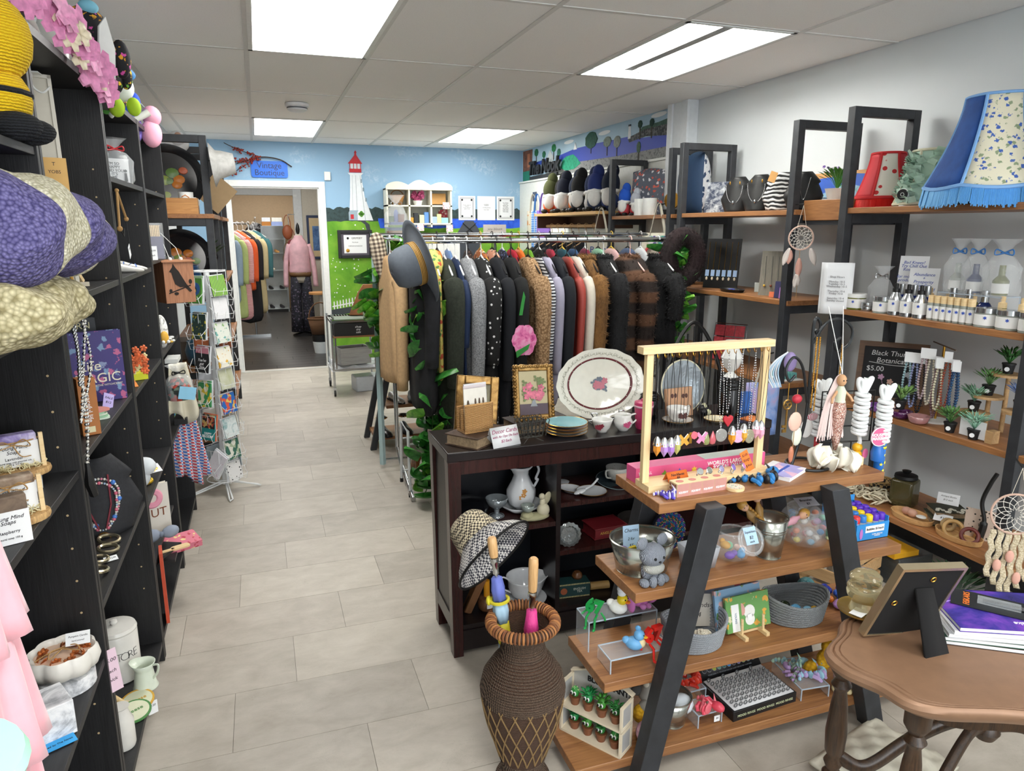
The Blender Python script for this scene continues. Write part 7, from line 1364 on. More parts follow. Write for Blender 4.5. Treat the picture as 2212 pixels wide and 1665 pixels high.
def h_cat(t,z):
 for k,c in enumerate(('e0a81c','e0a81c','e0a81c','5aa83a')):MB().sph((0,0,z-.012-.022*k),(.016,.015,.014)).p('handle_bead',M(c,.35),t,ang=180)
 MB().lathe([(.01,z-.115),(.014,z-.09)],12).p('grip',pat('cells','3f8a3a','8ac04a',200,.5),t);MB().at((.018,-.014,z-.03),(PI/2,0,0)).prism(ring(.013,14,(0,0),.8,1.2),.002).p('pink_label',M('d86a94',.5),t)
skiprope('skipping rope with yellow caterpillar handle on the wire stand',(1.705,1.643,1.10),h_cat,-.185);skiprope('skipping rope with blue starred handle at the stand end',(1.765,1.612,1.08),h_blue,-.135);skiprope('skipping rope behind the mermaid with plain bundle',(1.60,1.70,1.09),lambda t,z:MB().cyl((0,0,z),(0,0,z-.05),.009).p('handle',M('c03a44',.4),t),-.16)
t=thing('marble_pack','round pink pack lettered HOUSE MARBLES on the rope stand','toy pack',(1.742,1.60,.945),R(-8));MB().at((0,0,0),(PI/2,0,0)).prism(ring(.03,28),.004).p('disc',M('d0608c',.5),t);MB().torus((0,-.003,0),.029,.0016,28,5,(PI/2,0,0)).p('rim',PAPER,t);text('HOUSE OF\nMARBLES',.013,PAPER,t,(0,-.0045,0),off=.0003);MB().lathe([(.018,-.075),(.02,-.05),(.014,-.03)],16).p('blue_toy',M('1f66b8',.35),t)

# ================================================================ BOARD 2 (z .60)
GALV=pat('mottle','a3a59f','c4c5bd',8,.22,metal=.9)
def bucket(name,label,loc,r0,r1,h,sx=1,handle=False,cat='bucket',ridges=()):
 t=thing(name,label,cat,loc);MB().lathe([(r0,0),(r1,h)],44,cap=False,sx=sx).p('wall',GALV,t,solid=.0015);MB().lathe([(0,.003),(r0,.003)],32,cap=False,sx=sx).p('bottom',GALV,t)
 MB().tube([(r1*sx*cos(a),r1*sin(a),h)for a in[2*PI*k/44 for k in range(44)]],.003,6,True).p('rolled_rim',GALV,t);MB().tube([(r0*sx*cos(a),r0*sin(a),.002)for a in[2*PI*k/44 for k in range(44)]],.002,6,True).p('foot_rim',GALV,t)
 for z in ridges:MB().torus((0,0,z),r0+(r1-r0)*z/h+.001,.0016,40,5).p('ridge',GALV,t)
 return t
bucket('metal_tub','oval galvanised tub holding shoe charms',(.985,1.68,.60),.066,.085,.095,1.12)
for k,(x,y,c,lb)in enumerate(((-.04,-.02,'3a8ad0','blue shoe charm'),(-.005,-.03,'d8603a','orange shoe charm'),(.03,-.02,'23262a','black shoe charm'),(-.02,.02,'d8c03a','yellow shoe charm'),(.02,.02,'4aa05a','green shoe charm'),(.05,.01,'c8ccd0','white shoe charm'),(-.055,.015,'8a4ab0','purple shoe charm'))):MB().at((0,0,0),(R(20*k),R(15),0)).prism(rr(.026,.02,.008),.006).one('shoe_charm',M(c,.4),lb+' in the galvanised tub','charm',(.985+x,1.68+y,.64+.004*k),k)
card('price_card','pale blue handwritten card sticking up from the metal tub','card',(.97,1.715,.63),(R(-10),R(3),R(4)),.055,.085,M('b3d0ea',.7),[('Charms',.015,0,.07),('2 for',.012,0,.045),('$5',.014,0,.025)])
KN=pat('knit','6f7684','b9c0cc',150,.9,.8,axis=0);KW=pat('knit','b9bbb4','dedfd8',150,.9,.8,axis=0)
t=blobs('knitted_bear','seated grey knitted toy with white ruff on the shelf corner','toy',(.967,1.592,.60),R(8),[('head',KN,[((0,0,.084),(.038,.034,.034))]),('body',KN,[((0,.006,.034),(.028,.026,.034))]),('ruff',KW,[((0,-.008,.05),(.032,.026,.018))]),('front_paw',KN,[((-.013,-.024,.016),(.011,.012,.018)),((.013,-.024,.016),(.011,.012,.018))]),('foot',KN,[((-.034,-.012,.012),(.013,.017,.012)),((.034,-.012,.012),(.013,.017,.012))]),('ear',KN,[((-.034,.004,.122),(.018,.008,.018)),((.034,.004,.122),(.018,.008,.018))]),('eye',BLACK,[((-.014,-.031,.086),.004),((.014,-.031,.086),.004)]),('nose',BLACK,[((0,-.034,.076),(.004,.003,.003))])])
t=thing('sequin_disc','round blue sequin mandala propped at the shelf back','ornament',(1.125,1.765,.60),(R(-8),0,R(4)));MB().at((0,0,.06),(PI/2,0,0)).prism(ring(.06,40),.012).p('disc',M('101a34',.5),t);cols=[M(c,.15,.4)for c in('1f6fc0','3aa0c8','7a4ab8','c8b48a','2a8a6a','d87a5a')];ms=[MB()for _ in cols]
for k in range(420):a=k*2.39996;r=.058*math.sqrt(k/420);ms[(int(r*260)+k%2)%6].sph((r*cos(a),-.013,.06+r*sin(a)),.0024,5,4)
for mm,cc in zip(ms,cols):mm.p('sequins',cc,t,ang=180)['kind']='stuff'
t=thing('frosted_bin','frosted white plastic bin beside the shelf leg','bin',(1.148,1.64,.60),R(3));FR=M('d6dae2',.4,trans=.25);m=MB();a,b,h=.038,.05,.065
for s1,s2 in(((-a,-.03),(a,-.03)),((a,-.03),(a,.03)),((a,.03),(-a,.03)),((-a,.03),(-a,-.03))):m.add([(*s1,0),(*s2,0),(s2[0]*1.25,s2[1]*1.25,h),(s1[0]*1.25,s1[1]*1.25,h)],[(0,1,2,3)])
m.add([(-a,-.03,0),(a,-.03,0),(a,.03,0),(-a,.03,0)],[(3,2,1,0)]);m.p('wall',FR,t,solid=.002)
def jar_globe(label,loc,r,items,cardtxt,sq=1.0,lidrot=(R(-62),0,R(-8)),group=None):
 t=thing('globe_jar',label,'jar',loc);JG=CLEAR;
 MB().lathe([(r*.45,.002),(r*.8,r*.2),(r,r*.75),(r*.93,r*1.25),(r*.72,r*1.55)],36,cap=False).p('globe',JG,t,ang=180)
 MB().torus((0,0,r*1.55),r*.73,.003,32,6).p('mouth',JG,t)
 return t
jar_globe('clear globe jar of squishy toys',(1.268,1.645,.60),.058,None,'')
for k,(x,y,z,c,lb)in enumerate(((-.02,-.02,.018,'7a4ac0','purple squishy toy'),(.012,-.028,.02,'5aa8e0','blue squishy cloud toy'),(-.028,-.005,.045,'e0a83a','orange squishy chick toy'),(.03,-.005,.022,'e8c0b0','pale pink squishy toy'),(0,.015,.03,'8fd0a0','mint squishy toy'))):MB().sph((0,0,0),(.017,.013,.012)).sph((.012,-.004,.007),.009).one('squishy_toy',M(c,.5),lb+' in the globe jar','toy',(1.268+x,1.645+y,.605+z),k,group='squishy toys in the jar',ang=180)
t=thing('jar_lid','clear round lid with a blue Squishies price card leaning on the jar','lid',(1.285,1.583,.682),(R(62),0,R(4)));MB().torus((0,0,0),.042,.0035,36,6).torus((0,0,.004),.036,.002,36,5).p('rim',CLEAR,t);MB().lathe([(0,-.001),(.041,-.001)],36,cap=False).p('pane',CLEAR,t);o=card('price_card','','',(.0,.0,-.001),(R(-90),R(-12),0),.038,.05,M('b3d3ee',.7),(),par=t);o.location=(0,-.012,.004)
for s_,sz,zz in(('Squishies',.0095,.036),('$2',.012,.02),('each',.008,.008)):text(s_,sz,INK,o,(0,-.001,zz),shear=.2)
bucket('metal_bucket','tall galvanised bucket full of fashion dolls',(1.385,1.625,.60),.036,.05,.125,ridges=(.085,.092))
def doll(label,loc,rot,hair,dress):
 t=thing('fashion_doll',label,'doll',loc,rot,'dolls in the bucket');MB().lathe([(.006,0),(.012,.03),(.009,.05),(.014,.075),(.006,.09),(.005,.1)],14,sy=.7).p('torso',dress,t,ang=180);MB().sph((0,0,.112),(.0135,.0135,.017)).p('head',M('d8a888',.5),t,ang=180);MB().sph((0,.003,.117),(.016,.016,.017)).p('hair',hair,t,ang=180)
 m=MB();P=bez((0,.01,.12),(.012,.018,.1),(.018,.016,.06),(.022,.01,.015),n=4)
 for p in P:m.sph(p,.0065,8,6)
 m.p('braid',hair,t,ang=180);MB().sph((-.005,-.0125,.113),.0017).sph((.005,-.0125,.113),.0017).p('eye',M('3a2a24',.4),t)
HR=M('c99a48',.5)
doll('blonde braided doll leaning out of the bucket to the right',(1.395,1.62,.68),(R(10),R(70),R(10)),HR,M('d8a0b0',.6));doll('blonde doll leaning out of the bucket to the left',(1.375,1.635,.67),(R(-10),R(-38),0),M('b98a3c',.4),M('8a6a3a',.5));doll('golden haired doll standing at the bucket back',(1.385,1.65,.66),(R(-18),R(-5),0),M('a8702a',.35),M('a88040',.5))
jar_globe('large clear globe jar full of capsule balls',(1.545,1.655,.60),.078,None,'')
random.seed(11);CC=['e08a94','d83a3a','e0d05a','8ac0e0','e8e4dc','c8a0d0','7ad0b0','e07a4a','d8d8dc','5a9ad8'];CN='pink red yellow blue cream lilac aqua orange grey navy'.split();k=0
for z,rr_,n in((.026,.034,5),(.062,.05,8),(.098,.045,7)):
 for q in range(n):
  a=q*2*PI/n+z*30;lbs=('bottom','middle','top')[(.026,.062,.098).index(z)]
  t=thing('toy_capsule','capsule ball with '+CN[k%10]+' toy in the '+lbs+' layer of the globe jar','capsule',(1.545+rr_*cos(a),1.655+rr_*sin(a),.60+z),0,'capsules in the globe jar');MB().sph((0,0,0),.0165,12,8).p('shell',CLEAR,t,ang=180);MB().sph((0,0,-.004),(.011,.011,.009),8,6).p('toy',M(CC[k%10],.4),t,ang=180);k+=1
card('price_card','grey card lying tilted on the large globe jar','card',(1.55,1.65,.727),(R(-70),0,R(-6)),.07,.04,M('a8a8b0',.7),[('Bracelet',.013,0,.026),('$3',.012,0,.01)])
blobs('dinosaur_toy','small green dinosaur figure beside the right leg','toy',(1.648,1.66,.60),R(-20),[('body',M('2f9a6a',.4),[((0,0,.022),(.014,.011,.02)),((0,-.004,.048),(.012,.011,.012))]),('belly',M('c8d89a',.4),[((0,-.007,.018),(.009,.007,.014))]),('foot',M('c8d89a',.4),[((-.009,-.006,.005),(.006,.009,.005)),((.009,-.006,.005),(.006,.009,.005))])])
t=thing('bubble_box','blue display box of bubble tubes with handwritten Bubbles sign','display box',(1.76,1.685,.60),R(0));BBX=M('2f8fd8',.45)
for a,b,h in(((-.055,-.075),(.075,-.072),.055),((-.055,.072),(.075,.075),.09),((-.055,-.072),(-.052,.072),.07),((.072,-.072),(.075,.072),.07)):MB().span((*a,0),(*b,h)).p('box_side',BBX,t)
MB().span((-.055,-.075,0),(.075,.075,.002)).p('box_bottom',BBX,t);MB().span((-.02,-.0765,.026),(.055,-.0755,.048)).p('paper_label',PAPER,t);text('Bubbles $1/each',.0105,INK,t,(.0175,-.077,.037),shear=.1);text('SUPER MIRACLE\nBUBBLES',.006,PAPER,t,(.03,-.0756,.015));MB().at((-.036,-.0755,.024),(PI/2,0,0)).prism(ring(.008,10,(0,0),.8,2.2),.001).p('bubble_print',M('c07ac8',.4),t)
for r_ in range(4):
 for q in range(5):
  c,nm=(('d8383c','red'),('2f78c8','blue'),('e8c81c','yellow'),('5a2fb8','purple'))[q if q<4 else 3]
  t=thing('bubble_tube',nm+' capped bubble tube, '+('outer column, ' if q==4 else '')+N[r_]+' row from the front of the blue box','bubble tube',(1.76-.036+.0255*q,1.685-.05+.033*r_,.603),0,nm+' bubble tubes');MB().lathe([(.0105,0),(.0105,.05)],14).p('tube',M('d8e0e8',.3),t);MB().lathe([(.012,.05),(.012,.068),(.01,.071),(0,.0715)],16).p('cap',M(c,.35),t)

# ================================================================ BOARD 3 (z .345)
ACR=CLEAR;EDG=M('c3d3e2',.1,alpha=.7)
def riser(label,loc,rz,w,d,h):
 t=thing('acrylic_riser',label,'riser',loc,rz);e=.003
 MB().span((-w/2,-d/2,h-e),(w/2,d/2,h)).p('top',ACR,t);
 for s_ in(-1,1):MB().span((s_*w/2-e/2,-d/2,0),(s_*w/2+e/2,d/2,h-e)).p('side',ACR,t)
 for a,b in(((-w/2,-d/2,h),(w/2,-d/2,h)),((-w/2,-d/2,0),(-w/2,-d/2,h)),((w/2,-d/2,0),(w/2,-d/2,h)),((-w/2,d/2,h),(w/2,d/2,h)),((-w/2,-d/2,h),(-w/2,d/2,h)),((w/2,-d/2,h),(w/2,d/2,h))):MB().bar(a,b,.003).p('edge',EDG,t)
riser('taller clear acrylic riser with the duck and plush on top',(.945,1.745,.345),R(0),.225,.085,.095);riser('lower clear acrylic riser in front with the blue bird',(.945,1.625,.345),R(0),.2,.08,.042)
def six7(label,loc,rz,mat,sc):
 t=thing('number_figure',label,'toy',loc,rz);
 for ch,x in(('6',-.012),('7',.013)):text(ch,.048*sc,mat,t,(x*sc,-.006*sc,.034*sc),ext=.007*sc,off=.0025*sc,name='digit')
 for s_ in(-1,1):MB().tube([(s_*.02*sc,-.004,.02*sc),(s_*.032*sc,-.006,.008*sc),(s_*.036*sc,-.012,.004*sc)],.003*sc,6).p('arm',mat,t);MB().tube([(s_*.012*sc,-.012*sc,.014*sc),(s_*.013*sc,-.03*sc,.01*sc),(s_*.013*sc,-.032*sc,-.016*sc)],.0032*sc,6).sph((s_*.013*sc,-.036*sc,-.02*sc),(.004*sc,.007*sc,.004*sc)).p('leg',mat,t)
six7('red 3D printed 67 figure sitting on the low riser edge',(.985,1.612,.389),R(8),M('d8241c',.4),1.15);six7('green 3D printed figure sitting on the tall riser corner',(.862,1.725,.442),R(-50),M('1f9a4a',.4),1.05)
def duck(label,loc,rz,body,head,bill,extra=(),sc=1):
 return blobs('rubber_duck',label,'toy',loc,rz,[('body',body,[((0,0,.018),(.021,.026,.018)),((0,.022,.024),(.012,.012,.01))]),('head',head,[((0,-.012,.044),(.0155,.015,.015))]),('bill',bill,[((0,-.028,.041),(.008,.008,.004))]),('eye',BLACK,[((-.007,-.0245,.048),.0022),((.007,-.0245,.048),.0022)])]+list(extra),sc=sc)
duck('rubber duck chef with tall white hat on the tall riser',(.938,1.725,.44),R(35),WHITE,M('e0c41c',.35),M('e0781c',.4),[('chef_hat',M('dfe3ea',.6),[((0,-.01,.064),(.0125,.0125,.012)),((0,-.01,.074),(.014,.014,.01))])],1.1);duck('sky blue bird shaped rubber duck on the low riser',(.935,1.615,.387),R(55),M('6aa8d8',.4),M('6aa8d8',.4),M('e0a01c',.4),[('crest',M('5a98c8',.4),[((0,-.008,.064),(.004,.008,.008))]),('chest',M('e0cfa0',.5),[((0,-.018,.022),(.013,.012,.014))])],1.05)
blobs('elephant_toy','pink long eared rubber toy lying on the tall riser','toy',(1.02,1.74,.44),R(10),[('body',M('cf7ac0',.45),[((0,0,.022),(.03,.024,.021))]),('ear',M('cf7ac0',.45),[((-.04,-.008,.022),(.009,.018,.03)),((.045,-.01,.02),(.02,.012,.01),(0,R(-35),0))]),('foot',M('d88acc',.45),[((-.008,-.024,.012),(.009,.012,.01)),((.012,-.024,.009),(.009,.012,.008))])])
def ropebasket(label,loc,rz,a,b,h,mat,dip=.0):
 t=thing('rope_basket',label,'basket',loc,rz);n=9;m=MB()
 for k in range(n):
  z=.006+(h-.006)*k/(n-1);s_=.86+.14*k/(n-1);m.tube([(a*s_*cos(q),b*s_*sin(q),z+dip*(k/(n-1))*(cos(q)**2))for q in[2*PI*j/40 for j in range(40)]],h/(n-1)*.62,7,True)
 m.p('coiled_wall',mat,t,ang=180);MB().lathe([(0,.004),(.86,.004)],40,cap=False,sx=a,sy=b).p('bottom',mat,t);return t
RBG=pat('stripe','9aa0a8','c8ced6',160,.9,.8,axis=0,rot=(0,.6,.6));RBD=pat('stripe','83888a','aeb4b8',160,.9,.8,axis=0,rot=(0,.6,.6))
ropebasket('light grey rope basket with hair flowers and a Hairbands card',(1.155,1.65,.345),R(0),.1,.082,.066,RBG,.02);ropebasket('darker grey rope basket with egg toys',(1.54,1.665,.345),R(-8),.104,.08,.068,RBD,.02)
def rose(label,loc,mat,r=.026):
 t=thing('hair_flower',label,'hair flower',loc,0,'hair flowers in the rope basket');m=MB()
 for k in range(5):m.tube([((r*(.15+.18*k))*cos(q+k),(r*(.15+.18*k))*sin(q+k),.012-.002*k+.003*sin(3*q))for q in[2*PI*j/14 for j in range(15)]],r*.14,5)
 m.sph((0,0,.004),(r,r,.006));m.p('petals',mat,t,ang=180)
rose('large cream rose hair flower at the basket front',(1.165,1.615,.382),M('ddd6c4',.7),.028);rose('pink speckled hair flower at the basket left',(1.105,1.665,.385),pat('floral','e0b0a8','c04a4a',120,.7,c='e8d8c8'),.026);rose('second pink speckled hair flower behind',(1.12,1.69,.385),pat('floral','e8c0b8','b84a4a',120,.7,c='e8d8c8'),.022)
for k,(x,y,c,lb)in enumerate(((1.09,1.64,'5a9ad8','blue hair elastic'),(1.135,1.64,'23262c','black hair elastic'),(1.20,1.655,'e0c060','yellow hair elastic'))):MB().torus((0,0,.006),.014,.004,16,6).one('hair_elastic',M(c,.8),lb+' in the light grey basket','hair elastic',(x,y,.352),0)
card('price_card','off-white card lettered Hairbands $4 in the light grey basket','card',(1.195,1.69,.365),(R(-12),R(0),R(-18)),.1,.1,M('c9c4ba',.7),[('Hairbands',.021,-.005,.065),('$4',.022,.0,.035)])
def bookeasel(label,loc,rz):
 t=thing('book_easel',label,'easel',loc,rz)
 for x in(-.04,.04):MB().span((x-.006,-.045,0),(x+.006,.045,.012)).p('foot',PINE,t);MB().cyl((x,-.022,.012),(x,-.018,.06),.004).p('peg',PINE,t);MB().cyl((x,.03,.012),(x,.04,.09),.004).p('peg',PINE,t)
 MB().span((-.034,-.006,.002),(.034,.006,.01)).p('crossbar',PINE,t)
bookeasel('small pine book easel on the third board',(1.345,1.64,.345),R(3))
BUN=pat('floral','6aa05a','e0a84a',34,.4,c='d8d4b0')
for k,(x,y,rz,lb,mt)in enumerate(((1.345,1.636,3,'bunny picture book at the front of the easel',BUN),(1.325,1.654,3,'second picture book with blue sky cover on the easel',pat('floral','8fb8dc','e0b8b8',30,.4,c='6a9a5a')),(1.31,1.735,4,'glass-topped picture book behind the easel',pat('floral','b8c4d8','c83a5a',30,.4,c='7a9a6a')))):
 b=book('picture_book',lb,(x,y,.3572 if k<2 else .345),(R(-14),0,R(rz)),.165+.01*k,.108+.018*k,.008,mt,PAPER,group='picture books')
 if k==0:
  MB().at((.005,-.0045,.042),(PI/2,0,0)).prism(ring(.018,16,(0,-.012)),.0008).prism(ring(.021,16,(0,.012)),.0008).p('bunny_face',WHITE,b);MB().at((-.022,-.0046,.065),(PI/2,0,R(-40))).prism(ring(.009,12,(0,0),1,2.1),.0008).p('bunny_ear',M('e0a8a0',.5),b);MB().span((-.004,-.0062,.028),(.012,-.0055,.046)).p('price_sticker',PAPER,b)
  MB().span((-.062,-.0048,.001),(-.034,-.0042,.084)).p('title_panel',PAPER,b);text('YOUNG',.009,M('4a6a8a',.5),b,(-.048,-.0052,.042),(PI/2,R(90),0))
EG=[('d8a02a',-.045,.02,'orange egg toy'),('b82a5a',-.03,-.01,'crimson egg toy'),('c83468',.0,-.03,'second crimson egg toy'),('6ab0dc',.005,.0,'sky blue printed egg toy'),('25321f',-.012,.03,'black green speckled egg toy'),('8fc4e0',.03,-.022,'pale blue egg toy'),('c8a03a',.05,-.03,'mustard egg toy')]
for c,x,y,lb in EG:MB().sph((0,0,0),(.019,.016,.016)).one('egg_toy',M(c,.25),lb+' in the darker rope basket','toy',(1.54+x*1.1,1.665+y,.37),x*20,group='egg toys in the rope basket',ang=180)
random.seed(5)
for k,(px,c,lb)in enumerate((((1.665,1.755,.034),'6ab0b8','iridescent teal dragon egg'),((1.70,1.70,.016),'d8782a','orange printed fidget toy'),((1.735,1.735,.02),'2a3aa8','dark blue printed fidget toy'),((1.70,1.745,.02),'8a2a6a','magenta printed fidget toy'),((1.755,1.69,.018),'3a6ad0','blue printed fidget toy'),((1.72,1.655,.016),'b88ad0','lilac zip pouch toy'),((1.745,1.625,.014),'d84a6a','rainbow pink zip pouch toy'),((1.79,1.72,.018),'4a2a9a','violet printed fidget toy'))):
 m=MB()
 if k==0:m.sph((0,0,.0),(.032,.032,.036))
 elif k in(5,6):m.sph((0,0,0),(.032,.022,.014))
 else:
  for j in range(6):m.sph((U(-.014,.014),U(-.014,.014),U(-.003,.012)),.012,8,6)
 m.one('fidget_toy',pat('cells',c,c,120,.3,.8)if k==0 else M(c,.35),lb+' on the right of the third board','toy',(px[0],px[1],.345+px[2]),k*.7,ang=180)

# ================================================================ BOARD 4 (z .09)
t=thing('blob_plant_display','cream house-shaped display lettered BLOB PLANTS','display',(.838,1.655,.09),R(-57));t.scale=(1.12,)*3;DPN=M('d8ccb4',.6);BKP=M('b4b2ae',.6)
w=.09
MB().at((0,.035,0),(PI/2,0,0)).prism([(-w,0),(w,0),(w,.15),(0,.19),(-w,.15)],.004).p('back_panel',BKP,t)
for x in(-w,w):
 for z0 in(.002,.075):
  m=MB()
  for a,b in(((-.03,z0),(-.022,z0+.07)),((.022,z0),(.03,z0+.07)),((-.022,z0),(.022,z0+.008)),((-.022,z0+.062),(.022,z0+.07))):m.span((x-.003,a[0],a[1]),(x+.003,b[0],b[1]))
  m.p('side_frame',DPN,t);MB().span((x-.001,-.022,z0+.008),(x+.001,.022,z0+.062)).p('side_pane',M('a9a9a8',.4),t)
for z in(.002,.075):MB().span((-w,-.03,z-.002),(w,.03,z+.004)).p('shelf',DPN,t)
for s_ in(-1,1):MB().bar((s_*(w+.004),.03,.15),(0,.03,.192),.014,.005,up=(0,0,1)).p('roof_slat',DPN,t)
text('BLOB PLANTS',.0215,INK,t,(.022,.0302,.142),off=.0008)
for k in range(8):
 r_,q=divmod(k,4);x,z=-.069+.046*q,(.0885 if r_==0 else .0067);c,s_=cos(R(-57)),sin(R(-57))
 lb=('round cactus','spiky tuft','leafy bush','aloe')[(k+r_)%4]
 p=thing('blob_plant',('upper shelf ' if r_==0 else 'lower shelf ')+lb+' toy with big eyes in a brown pot','toy plant',(.838+c*x+s_*.004,1.655+s_*x-c*.004,.09+z),R(-57),'blob plant toys');p.scale=(1.1,)*3;MB().lathe([(.011,0),(.0145,.019),(.016,.02),(.016,.024),(0,.022)],18).p('pot',M('7a4a30',.5),p)
 gm=M(('2f8a3a','1f8f4a','4a9a3a','2f7f3a')[(k+r_)%4],.5);MB().sph((0,0,.036),(.012,.011,.016)).p('plant_body',gm,p,ang=180);m=MB()
 if(k+r_)%4==0:
  for j in range(30):a,b=U(0,6.28),U(-.2,1.3);m.sph((.012*cos(a)*cos(b),.011*sin(a)*cos(b),.036+.016*sin(b)),.0012,4,3)
  m.p('spines',M('c8d8a0',.5),p)['kind']='stuff'
 else:leafy(m,(0,0,.036),.018,.02,26,.004,.008);m.p('leaves',gm,p,solid=.0008)
 for e in(-1,1):MB().sph((e*.0048,-.0105,.036),(.0042,.003,.006)).p('eye',WHITE,p);MB().sph((e*.0048,-.0132,.036),(.0028,.0015,.0042)).p('pupil',BLACK,p)
PKF,YLF=pat('curl','c894a4','ecc2cc',90,.95,.9),pat('curl','b8860a','e8b82a',90,.95,.9)
t=blobs('yarn_plush','pink chenille ball plush with white heart tag at the shelf front','plush toy',(.972,1.585,.09),0,[('ball',PKF,[((0,0,.036),(.034,.032,.036))])]);card('heart_tag','','',(.016,-.036,-.014),(0,R(4),R(12)),.04,.044,PAPER,(),par=t);MB().at((.018,-.0375,.02),(PI/2,0,R(12))).prism([(0,-.006),(.006,.001),(.003,.004),(0,.002),(-.003,.004),(-.006,.001)],.0008).p('printed_heart',INK,t)
blobs('yarn_plush','yellow chenille plush squeezed behind the pink ball','plush toy',(.985,1.65,.09),0,[('limb',YLF,[((0,.0,.05),(.025,.02,.03)),((.02,-.01,.025),(.02,.018,.022))])])
bucket('metal_bucket','galvanised bucket holding a white cow plush on the lowest board',(1.09,1.645,.09),.04,.058,.09)
COW=M('c9c7c0',.85);blobs('cow_plush','off-white cow plush with black spots leaning from the bucket','plush toy',(1.065,1.66,.155),R(-15),[('head',COW,[((-.03,0,.03),(.045,.04,.036))]),('muzzle',M('b5b2aa',.85),[((-.05,-.03,.01),(.03,.022,.02))]),('horn',M('ddd8c8',.8),[((-.055,-.01,.068),.01),((0,-.005,.07),.01)]),('ear',M('6a6a68',.85),[((-.08,.0,.04),(.02,.01,.016))]),('spot',BLACK,[((-.01,-.03,.045),(.009,.006,.01)),((.008,-.022,.02),(.006,.006,.008)),((-.03,-.036,.03),(.006,.004,.007))])])
MB().sph((0,0,0),(.04,.035,.03)).one('plush_toy',M('cfd8e0',.9),'pale white plush curled inside the galvanised bucket','plush toy',(1.115,1.635,.15),0,ang=180)
dragon('toy_dragon','bright red articulated dragon behind the pink one',(1.185,1.71,.145),R(40),M('c02a1c',.35),M('d8402a',.35),.09,1.1)
riser('clear acrylic block with price sticker under the pink dragon',(1.19,1.625,.09),R(2),.085,.07,.042);riser('clear acrylic shelf under the red dragon',(1.19,1.715,.09),R(2),.09,.07,.055);dragon('toy_dragon','coral pink articulated dragon on the acrylic block',(1.185,1.62,.134),R(-70),M('d84a5e',.4),M('e06a78',.4),.06,1.15)
card('price_sticker','small white price sticker on the acrylic block front','sticker',(1.215,1.5885,.098),0,.02,.02,PAPER,[('$6',.008,0,.012)])
# ring tray
t=thing('ring_display','black ring display box with rows of grey mood rings','ring display',(1.385,1.665,.09),R(4));MB().span((-.125,-.08,0),(.125,.08,.034)).p('box',M('121316',.5),t,bev=.001);MB().add([(-.118,-.075,.0345),(.118,-.075,.0345),(.118,.075,.0385),(-.118,.075,.0385)],[(0,1,2,3)]).p('foam',M('c9c9cc',.8),t,solid=.002)
MB().add([(-.125,.08,.034),(.125,.08,.034),(.125,.125,.085),(-.125,.125,.085)],[(0,1,2,3)]).p('header_panel',M('101114',.5),t,solid=.003)
for k in range(11):
 c=('26282c','2c2e33','b8bf4a','6a9a84','2f6f6a','3a8ad0','23263a','7a68b0','a8b03a','2f7a72','3a6a6f')[k];MB().at((-.1+.02*k,(.1-.003),.0585),(R(48),0,0)).lathe([(.0075,0),(.0075,.0015),(0,.002)],16).p('colour_dot',M(c,.3),t);MB().torus((-.1+.02*k,.0965,.0592),.008,.0008,16,4,(R(48),0,0)).p('dot_ring',M('a8aab0',.4),t)
text('Mood Rings',.022,M('c8ccd0',.5),t,(-.01,.1145,.0775),(R(48),0,0),shear=.2);text('PLEASE REFER TO THE MOOD COLOUR CHART ABOVE FOR YOUR RING',.0055,M('9aa0a8',.5),t,(0,.0875,.0445),(R(48),0,0));text('MOOD RINGS  MOOD RINGS  MOOD RINGS',.011,M('c8d0a8',.5),t,(0,-.081,.016))
RM=MB().torus((0,0,0),.0062,.0016,12,5,(PI/2,0,0)).mesh('mood_ring',180);RM.materials.append(M('6a6d70',.25,.7))
for j in range(8):
 for i in range(12):
  if j==7 and i%3:continue
  o=bpy.data.objects.new('mood_ring',RM);COL.objects.link(o);c,s_=cos(R(4)),sin(R(4));x,y=-.105+.019*i,-.064+.0185*j
  o.location=(1.385+c*x-s_*y,1.665+s_*x+c*y,.09+.0385+.004*j/8+.004);o.rotation_euler=(0,0,R(8));tag(o,'grey mood ring in the display, '+N[j]+' row from the front, '+N[i]+' from the left','ring','mood rings in the display')
t=riser('clear acrylic tray with pastel dragons on the lowest board',(1.59,1.665,.09),R(-6),.1,.16,.04)
dragon('toy_dragon','pastel pink and blue articulated dragon on the acrylic tray',(1.60,1.63,.131),R(20),M('b8a0d0',.4),M('9ac8dc',.4),.08,1.15);dragon('toy_dragon','pale blue green articulated dragon at the tray back',(1.57,1.71,.131),R(-30),M('9ac4d0',.4),M('b0d4c0',.4),.08,1.0);dragon('toy_dragon','mauve articulated dragon curled in the acrylic tray',(1.555,1.65,.131),R(80),M('a88ab8',.4),M('6a7a6a',.4),.05,.9)
t=blobs('yarn_plush','yellow chenille plush with white belly by the table edge','plush toy',(1.66,1.66,.09),0,[('limb',YLF,[((-.03,0,.05),(.03,.022,.03)),((.0,-.02,.09),(.025,.024,.035)),((.01,-.02,.135),(.022,.02,.025))]),('belly',M('d8d4c4',.9),[((.012,-.04,.1),(.014,.01,.025))])])
t=blobs('yarn_plush','large mauve chenille ball plush with hanging tag by the table leg','plush toy',(1.72,1.60,.09),0,[('ball',pat('curl','a88a92','d0b4b8',90,.95,.9),[((0,0,.05),(.045,.04,.05))]),('foot',M('d8c89a',.8),[((-.05,-.01,.012),(.012,.016,.012)),((-.02,-.03,.012),(.012,.016,.012))])])
